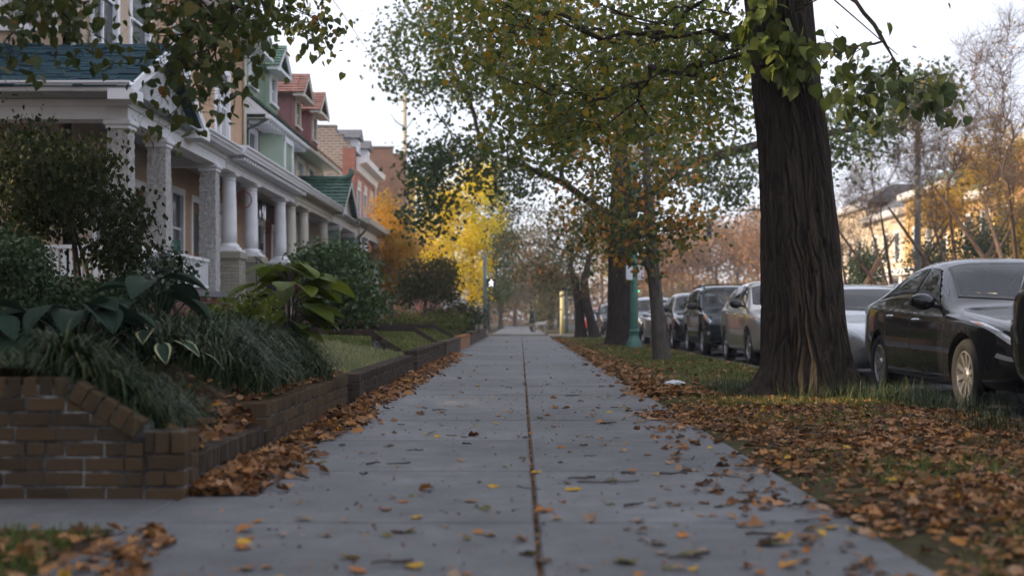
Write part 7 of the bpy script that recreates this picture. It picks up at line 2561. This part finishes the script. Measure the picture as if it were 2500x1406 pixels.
for poly in ([(-1.61, 2.81), (-1.5, 2.81), (-1.49, 2.925), (-1.62, 2.925)], [(-1.60, 2.81), (-1.56, 2.81), (-1.64, 2.67), (-1.69, 2.67)], [(-1.555, 2.81), (-1.51, 2.81), (-1.46, 2.67), (-1.51, 2.67)], [(-1.62, 2.925), (-1.61, 2.89), (-1.70, 2.82), (-1.71, 2.85)], [(-1.50, 2.925), (-1.49, 2.89), (-1.42, 2.84), (-1.42, 2.87)]):
    wk.prism(poly, 'y', 65.425, 65.44)
wk.build('walking_figure', M_walk, ps)

lpst = empty('short_post', (2.63, 77.9, 0), 0, 'pale post painted sunlit yellow at the far corner', 'post')
MB().tube([(2.63, 77.9, -0.05), (2.63, 77.9, 2.45)], 0.13, 14).build('post', mat('sunlit_yellow_post', (0.62, 0.56, 0.30), 0.7, 0.1), lpst, sm=True)  # yellow of the sunlight is put into the post's colour
MB().lathe([(0.15, 2.45), (0.16, 2.55), (0.08, 2.68)], (2.63, 77.9, 0), 14).build('cap', mat('sunlit_yellow_post', (0.62, 0.56, 0.30)), lpst, sm=True)
sp_ = empty('signal_post', (2.98, 79.2, 0), 0, 'grey green signal post just right of the pale sunlit post', 'post')
MB().tube([(2.98, 79.2, -0.05), (2.98, 79.2, 4.5)], 0.09, 12).build('post', M_steel, sp_, sm=True)
MB().bbox(2.8, 3.15, 79.0, 79.4, 2.9, 3.3, 0.02).build('push_button_box', M_steel, sp_)


def signal_head(x, y, zt, label, green=False, hang=True):
    s_ = empty('traffic_signal', (x, y, zt), 0, label, 'traffic signal', 'traffic signals over the street')
    MB().bbox(x - 0.2, x + 0.2, y - 0.15, y + 0.15, zt - 1.15, zt, 0.04).build('housing', mat('signal_grey', (0.10, 0.12, 0.13), 0.5, 0.1), s_)
    for k in range(3):
        zc = zt - 0.2 - 0.37 * k
        g = MB()
        ts = np.linspace(-0.3, PI + 0.3, 9)
        vs = [(x + 0.155 * math.cos(t), yy, zc + 0.155 * math.sin(t)) for yy in (y - 0.15, y - 0.38) for t in ts]
        g.add(vs, [(i, i + 1, 9 + i + 1, 9 + i) for i in range(8)])
        g.build('visor', M_iron, s_)
        lm = M_iron
        if green and k == 2:
            lm = bpy.data.materials.new('green_lamp')
            lm.use_nodes = True
            lm.node_tree.nodes['Principled BSDF'].inputs['Emission Color'].default_value = (0.02, 0.9, 0.45, 1)
            lm.node_tree.nodes['Principled BSDF'].inputs['Emission Strength'].default_value = 3.0
        MB().lathe([(0.14, -0.16), (0.14, -0.151)], (x, y, zc), 14, 'y').build('lens', lm, s_)
    if hang:
        MB().tube([(x, y, zt), (x, y, zt + 0.75)], 0.03, 6).build('hanger', M_iron, s_)
    return s_


signal_head(11.6, 75.9, 7.15, 'hanging traffic signal just left of the big trunk, seen against the sky')
signal_head(9.35, 76.4, 7.15, 'hanging traffic signal partly hidden by the orange leaved tree')
signal_head(14.4, 150, 5.3, 'distant traffic signal showing a green light', True, False)
tag(MB().tube([(14.4, 150.3, -0.1), (14.4, 150.3, 5.3)], 0.1, 10).build('signal_mast', M_steel, sm=True), 'mast under the distant green traffic light', 'post')
tag(MB().tube([(16.2, 75, -0.1), (16.2, 75, 8.2)], 0.16, 12).build('signal_mast', M_steel, sm=True), 'steel mast holding the far end of the span wire', 'post')
tag(MB().tube([(13.9, 43, -0.1), (13.9, 43, 9.0)], [0.13, 0.09], 12).build('street_pole', mat('weathered_pole', (0.2, 0.19, 0.18), 0.8), sm=True), 'grey pole among the bare trees across the street', 'post')

# scrap of white paper on the verge
bm = bmesh.new()
bmesh.ops.create_icosphere(bm, subdivisions=3, radius=0.1)
for v in bm.verts:
    n_ = mnoise.noise(v.co * 22) * 0.045 + mnoise.noise(v.co * 55) * 0.02
    v.co += v.co.normalized() * n_
    v.co.z *= 0.45
    v.co.x *= 1.3
    v.co += Vector((2.13, 17.0, 0.055))
me = bpy.data.meshes.new('crumpled_paper')
bm.to_mesh(me)
bm.free()
tag(link('crumpled_paper', me, M_signw), 'crumpled white paper on the leaves left of the big trunk', 'litter')

# ------------------------------------------------------------------ things on the porches and in the gardens
ch = empty('porch_chair', (-6.95, 24.4, ZF), 0, 'green sling porch chair behind the white railing', 'chair')
M_sling = mat('green_sling', (0.10, 0.26, 0.20), 0.6, 0.1)
zf = ZF + 0.06
MB().prism([(24.05, zf + 0.46), (24.08, zf + 0.43), (24.62, zf + 0.42), (24.62, zf + 0.45)], 'x', -7.2, -6.7).build('seat', M_sling, ch)
MB().prism([(24.0, zf + 0.98), (24.03, zf + 0.98), (24.12, zf + 0.46), (24.09, zf + 0.46)], 'x', -7.25, -6.65).build('backrest', M_sling, ch)
for (cx_, cy_) in ((-7.22, 24.1), (-6.68, 24.1), (-7.22, 24.6), (-6.68, 24.6)):
    MB().tube([(cx_, cy_, zf - 0.06), (cx_, cy_ - 0.0, zf + 0.45)], 0.014, 6).build('leg', M_steel, ch)
for cx_ in (-7.24, -6.66):
    MB().tube([(cx_, 24.05, zf + 0.68), (cx_, 24.6, zf + 0.66), (cx_, 24.6, zf + 0.44)], 0.014, 6).build('armrest', M_steel, ch)
wc = empty('wind_chime', (-6.35, 30.2, 4.1), 0, 'silver wind chime hanging from the porch beam between white columns', 'wind chime')
MB().lathe([(0.09, 0), (0.09, 0.02)], (-6.35, 30.2, 3.75), 12).tube([(-6.35, 30.2, 3.77), (-6.35, 30.2, 4.12)], 0.005, 4).build('top_disc', M_iron, wc)
for k in range(5):
    a = 2 * PI * k / 5
    MB().tube([(-6.35 + 0.07 * math.cos(a), 30.2 + 0.07 * math.sin(a), 3.73), (-6.35 + 0.07 * math.cos(a), 30.2 + 0.07 * math.sin(a), 3.05 + 0.08 * k)], 0.016, 6).build('chime_tube', M_chrome, wc, sm=True)
MB().tube([(-6.35, 30.2, 3.75), (-6.35, 30.2, 2.8)], 0.004, 4).bbox(-6.38, -6.32, 30.17, 30.23, 2.62, 2.82, 0.02).build('clapper', M_iron, wc)
rgm = MB()
pts = [(-6.55 + 0.2 * math.cos(t), 29.0, 3.75 + 0.2 * math.sin(t)) for t in np.linspace(0, 2 * PI, 25)]
rgm.tube(pts, 0.015, 6, cap=False).tube([(-6.55, 29.0, 3.95), (-6.55, 29.0, 4.12)], 0.005, 4)
tag(rgm.build('hanging_ring', mat('ring_red', (0.4, 0.03, 0.03), 0.5), sm=True), 'thin red ring hanging inside the white columned porch', 'ornament')
hy = empty('fire_hydrant', (-4.75, 37.5, 0.6), 0, 'small red hydrant beside the large green shrub', 'hydrant')
M_hyd = mat('hydrant_red', (0.35, 0.02, 0.025), 0.45, 0.15)
MB().lathe([(0.10, 0.58), (0.10, 0.63), (0.075, 0.65), (0.075, 0.93), (0.095, 0.94), (0.095, 0.97), (0.07, 1.03), (0.03, 1.08), (0.02, 1.12)], (-4.75, 37.5, 0), 14).build('barrel', M_hyd, hy, sm=True)
MB().lathe([(0.045, -0.14), (0.045, 0.14)], (-4.75, 37.5, 0.85), 10, 'x').build('side_outlet', M_hyd, hy)
MB().lathe([(0.055, -0.13), (0.055, 0)], (-4.75, 37.5, 0.82), 10, 'y').build('front_outlet', M_hyd, hy)


# ------------------------------------------------------------------ person and dog at the crossing
def skin(name, pts, edges, rad, mtl, parent, root=0, lv=2):
    me = bpy.data.meshes.new(name)
    me.from_pydata(pts, edges, [])
    o = bpy.data.objects.new(name, me)
    COL.objects.link(o)
    md = o.modifiers.new('s', 'SKIN')
    sk = me.skin_vertices[0].data
    for i, r_ in enumerate(rad):
        sk[i].radius = r_ if hasattr(r_, '__len__') else (r_, r_)
        sk[i].use_root = (i == root)
    sb = o.modifiers.new('u', 'SUBSURF')
    sb.levels = lv
    sb.render_levels = lv
    bpy.context.view_layer.update()
    dg = bpy.context.evaluated_depsgraph_get()
    out = bpy.data.meshes.new_from_object(o.evaluated_get(dg))
    bpy.data.objects.remove(o)
    out.name = name
    smooth(out)
    out.materials.clear()
    out.materials.append(mtl)
    return link(name, out, None, parent, False)


M_skin = mat('skin', (0.50, 0.30, 0.22), 0.6, 0.05)
M_coat = mat('dark_green_coat', (0.012, 0.04, 0.035), 0.8, 0.15)
M_grey = mat('grey_scarf', (0.28, 0.27, 0.29), 0.8, 0.15)
M_hair = mat('dark_hair', (0.025, 0.018, 0.014), 0.6, 0.1)
pe = empty('person', (0.86, 90, 0.0), R(90), 'person in a dark green coat standing with a dog past the crossing', 'person')
pe.scale = (1.12,) * 3
# local: facing -Y before the turn; z up, 1.65 tall
B_ = [(0, 0, 0.95), (0, 0.01, 1.10), (0, 0.015, 1.26), (0, 0.01, 1.38), (0, 0.0, 1.45), (0, -0.015, 1.54), (0, -0.01, 1.62),
      (0.17, 0.015, 1.36), (0.21, 0.03, 1.10), (0.20, -0.12, 0.93), (0.19, -0.19, 0.90), (-0.17, 0.015, 1.36), (-0.21, 0.05, 1.10), (-0.20, 0.02, 0.86), (-0.20, 0.0, 0.78),
      (0.09, 0, 0.86), (0.095, -0.01, 0.48), (0.095, 0.02, 0.08), (0.095, -0.13, 0.035), (-0.09, 0, 0.86), (-0.095, 0.03, 0.48), (-0.095, 0.08, 0.09), (-0.095, -0.06, 0.035)]
E_ = [(0, 1), (1, 2), (2, 3), (3, 4), (4, 5), (5, 6), (3, 7), (7, 8), (8, 9), (9, 10), (3, 11), (11, 12), (12, 13), (13, 14), (0, 15), (15, 16), (16, 17), (17, 18), (0, 19), (19, 20), (20, 21), (21, 22)]
Rd = [(0.15, 0.11), (0.13, 0.10), (0.14, 0.10), (0.10, 0.08), (0.05, 0.05), (0.075, 0.095), (0.06, 0.075), 0.055, 0.045, 0.035, 0.028, 0.055, 0.045, 0.035, 0.028, 0.085, 0.06, 0.04, 0.035, 0.085, 0.06, 0.04, 0.035]
skin('body', B_, E_, Rd, M_skin, pe)
vs, fs = [], []
prof = [(0.155, 0.11, 1.41), (0.195, 0.13, 1.36), (0.18, 0.135, 1.22), (0.165, 0.13, 1.05), (0.19, 0.16, 0.85), (0.215, 0.19, 0.62), (0.225, 0.2, 0.56)]
for (a, b, z_) in prof:
    for k in range(20):
        t = 2 * PI * k / 20
        vs.append((a * math.cos(t), 0.01 + b * math.sin(t), z_))
fs = [(i * 20 + k, i * 20 + (k + 1) % 20, (i + 1) * 20 + (k + 1) % 20, (i + 1) * 20 + k) for i in range(len(prof) - 1) for k in range(20)]
cm = MB().add(vs, fs)
cm.tube([(0.16, 0.015, 1.36), (0.215, 0.03, 1.10), (0.205, -0.11, 0.95)], [0.075, 0.062, 0.05], 12)
cm.tube([(-0.16, 0.015, 1.36), (-0.215, 0.05, 1.10), (-0.205, 0.02, 0.88)], [0.075, 0.062, 0.05], 12)
cm.build('coat', M_coat, pe, True, False)
MB().lathe([(0.075, 1.38), (0.105, 1.41), (0.10, 1.46), (0.07, 1.48)], (0, 0.0, 0), 16).bbox(-0.06, 0.06, -0.15, -0.11, 1.08, 1.42, 0.02).build('scarf', M_grey, pe, False, False)
hb_ = bmesh.new()
bmesh.ops.create_icosphere(hb_, subdivisions=3, radius=0.112)
for v in hb_.verts:
    v.co.z *= 1.12
    if v.co.y < -0.03 and v.co.z < 0.06:
        v.co.y = max(v.co.y, -0.045)
    if v.co.z < -0.03:
        v.co.z *= 1.5
    v.co += Vector((0, 0.022, 1.575))
me = bpy.data.meshes.new('hair')
hb_.to_mesh(me)
hb_.free()
smooth(me)
link('hair', me, M_hair, pe, False)
for sx in (0.095, -0.095):
    yo = 0.0 if sx > 0 else 0.06
    MB().tube([(sx, 0.01 + yo, 0.36), (sx, 0.02 + yo, 0.1), (sx, -0.02 + yo, 0.05), (sx, -0.15 + yo, 0.045)], [0.062, 0.055, 0.055, 0.04], 10).build('boot', M_hair, pe, True, False)
for sx in (0.03, -0.03):
    MB().lathe([(0.011, -0.098), (0.006, -0.102)], (sx, 0, 1.57), 8, 'y').build('eye', M_iron, pe, False, False)
MB().prism([(-0.09, 1.535), (-0.12, 1.53), (-0.09, 1.57)], 'x', -0.012, 0.012).build('nose', M_skin, pe, False, False)

M_dog = ramp_mat('dog_coat', [(0.0, (0.62, 0.56, 0.50)), (0.53, (0.62, 0.56, 0.50)), (0.56, (0.32, 0.13, 0.05)), (1.0, (0.25, 0.10, 0.04))], 0.9, 'noise', 2.6, 0.5, 60)
dg_ = empty('dog', (1.45, 90, 0.0), R(90), 'white and brown dog on a lead beside the person in green', 'dog')
dg_.scale = (1.15,) * 3
D_ = [(0, 0.30, 0.50), (0, 0.10, 0.50), (0, -0.15, 0.49), (0, -0.30, 0.53), (0, -0.40, 0.64), (0, -0.47, 0.71), (0, -0.56, 0.69), (0, -0.64, 0.67),
      (0, 0.42, 0.50), (0, 0.55, 0.42), (0, 0.62, 0.38),
      (0.08, 0.30, 0.44), (0.09, 0.24, 0.30), (0.09, 0.34, 0.16), (0.09, 0.33, 0.03), (0.09, 0.28, 0.02), (-0.08, 0.30, 0.44), (-0.09, 0.22, 0.30), (-0.09, 0.30, 0.16), (-0.09, 0.29, 0.03), (-0.09, 0.24, 0.02),
      (0.08, -0.24, 0.42), (0.08, -0.22, 0.26), (0.08, -0.25, 0.13), (0.08, -0.25, 0.03), (0.08, -0.30, 0.02), (-0.08, -0.24, 0.42), (-0.08, -0.26, 0.26), (-0.08, -0.29, 0.13), (-0.08, -0.29, 0.03), (-0.08, -0.34, 0.02)]
DE = [(0, 1), (1, 2), (2, 3), (3, 4), (4, 5), (5, 6), (6, 7), (0, 8), (8, 9), (9, 10), (0, 11), (11, 12), (12, 13), (13, 14), (14, 15), (0, 16), (16, 17), (17, 18), (18, 19), (19, 20), (2, 21), (21, 22), (22, 23), (23, 24), (24, 25), (2, 26), (26, 27), (27, 28), (28, 29), (29, 30)]
DR = [0.12, 0.125, 0.155, 0.12, 0.09, 0.085, 0.055, 0.035, 0.05, 0.06, 0.03] + [0.085, 0.055, 0.035, 0.028, 0.028] * 2 + [0.06, 0.042, 0.032, 0.028, 0.028] * 2
skin('body', D_, DE, DR, M_dog, dg_, 1)
M_ear = mat('dog_ear', (0.24, 0.10, 0.04), 0.9, 0.1)
for sx in (1, -1):
    MB().tube([(sx * 0.07, -0.44, 0.76), (sx * 0.115, -0.44, 0.70), (sx * 0.11, -0.45, 0.62)], [0.03, 0.04, 0.02], 8).build('ear', M_ear, dg_, True, False)
MB().lathe([(0.02, -0.675), (0.022, -0.66)], (0, 0, 0.675), 8, 'y').build('nose', M_iron, dg_, False, False)
pts = []
for i in range(9):
    t = i / 8
    pts.append((1.08 + (1.85 - 1.08) * t, 90 + 0.2 * (1 - t), 1.02 + (0.72 - 1.02) * t - 0.25 * t * (1 - t)))
tag(MB().tube(pts, 0.012, 5).build('dog_lead', M_iron, sm=True), 'thin dark lead between the person and the dog', 'lead')

# ------------------------------------------------------------------ thin evening haze over the whole place
M_haze = bpy.data.materials.new('haze')
M_haze.use_nodes = True
nt = M_haze.node_tree
nt.nodes.remove(nt.nodes['Principled BSDF'])
pv = nt.nodes.new('ShaderNodeVolumePrincipled')
pv.inputs['Color'].default_value = (0.86, 0.86, 0.9, 1)
pv.inputs['Density'].default_value = 0.0011
pv.inputs['Anisotropy'].default_value = 0.2
nt.links.new(pv.outputs['Volume'], nt.nodes['Material Output'].inputs['Volume'])
tag(MB().box(-200, 200, -70, 420, -1.3, 18.5).build('haze', M_haze), kind='stuff')
# ------------------------------------------------------------------ survey units to metres: the whole world and the camera alike
UNIT = 0.858
for o in list(SC.objects):
    if o.parent is None and o is not cam and o is not sun:
        o.location = o.location * UNIT
        o.scale = o.scale * UNIT
cam.location = cam.location * UNIT
cam_d.dof.focus_distance *= UNIT
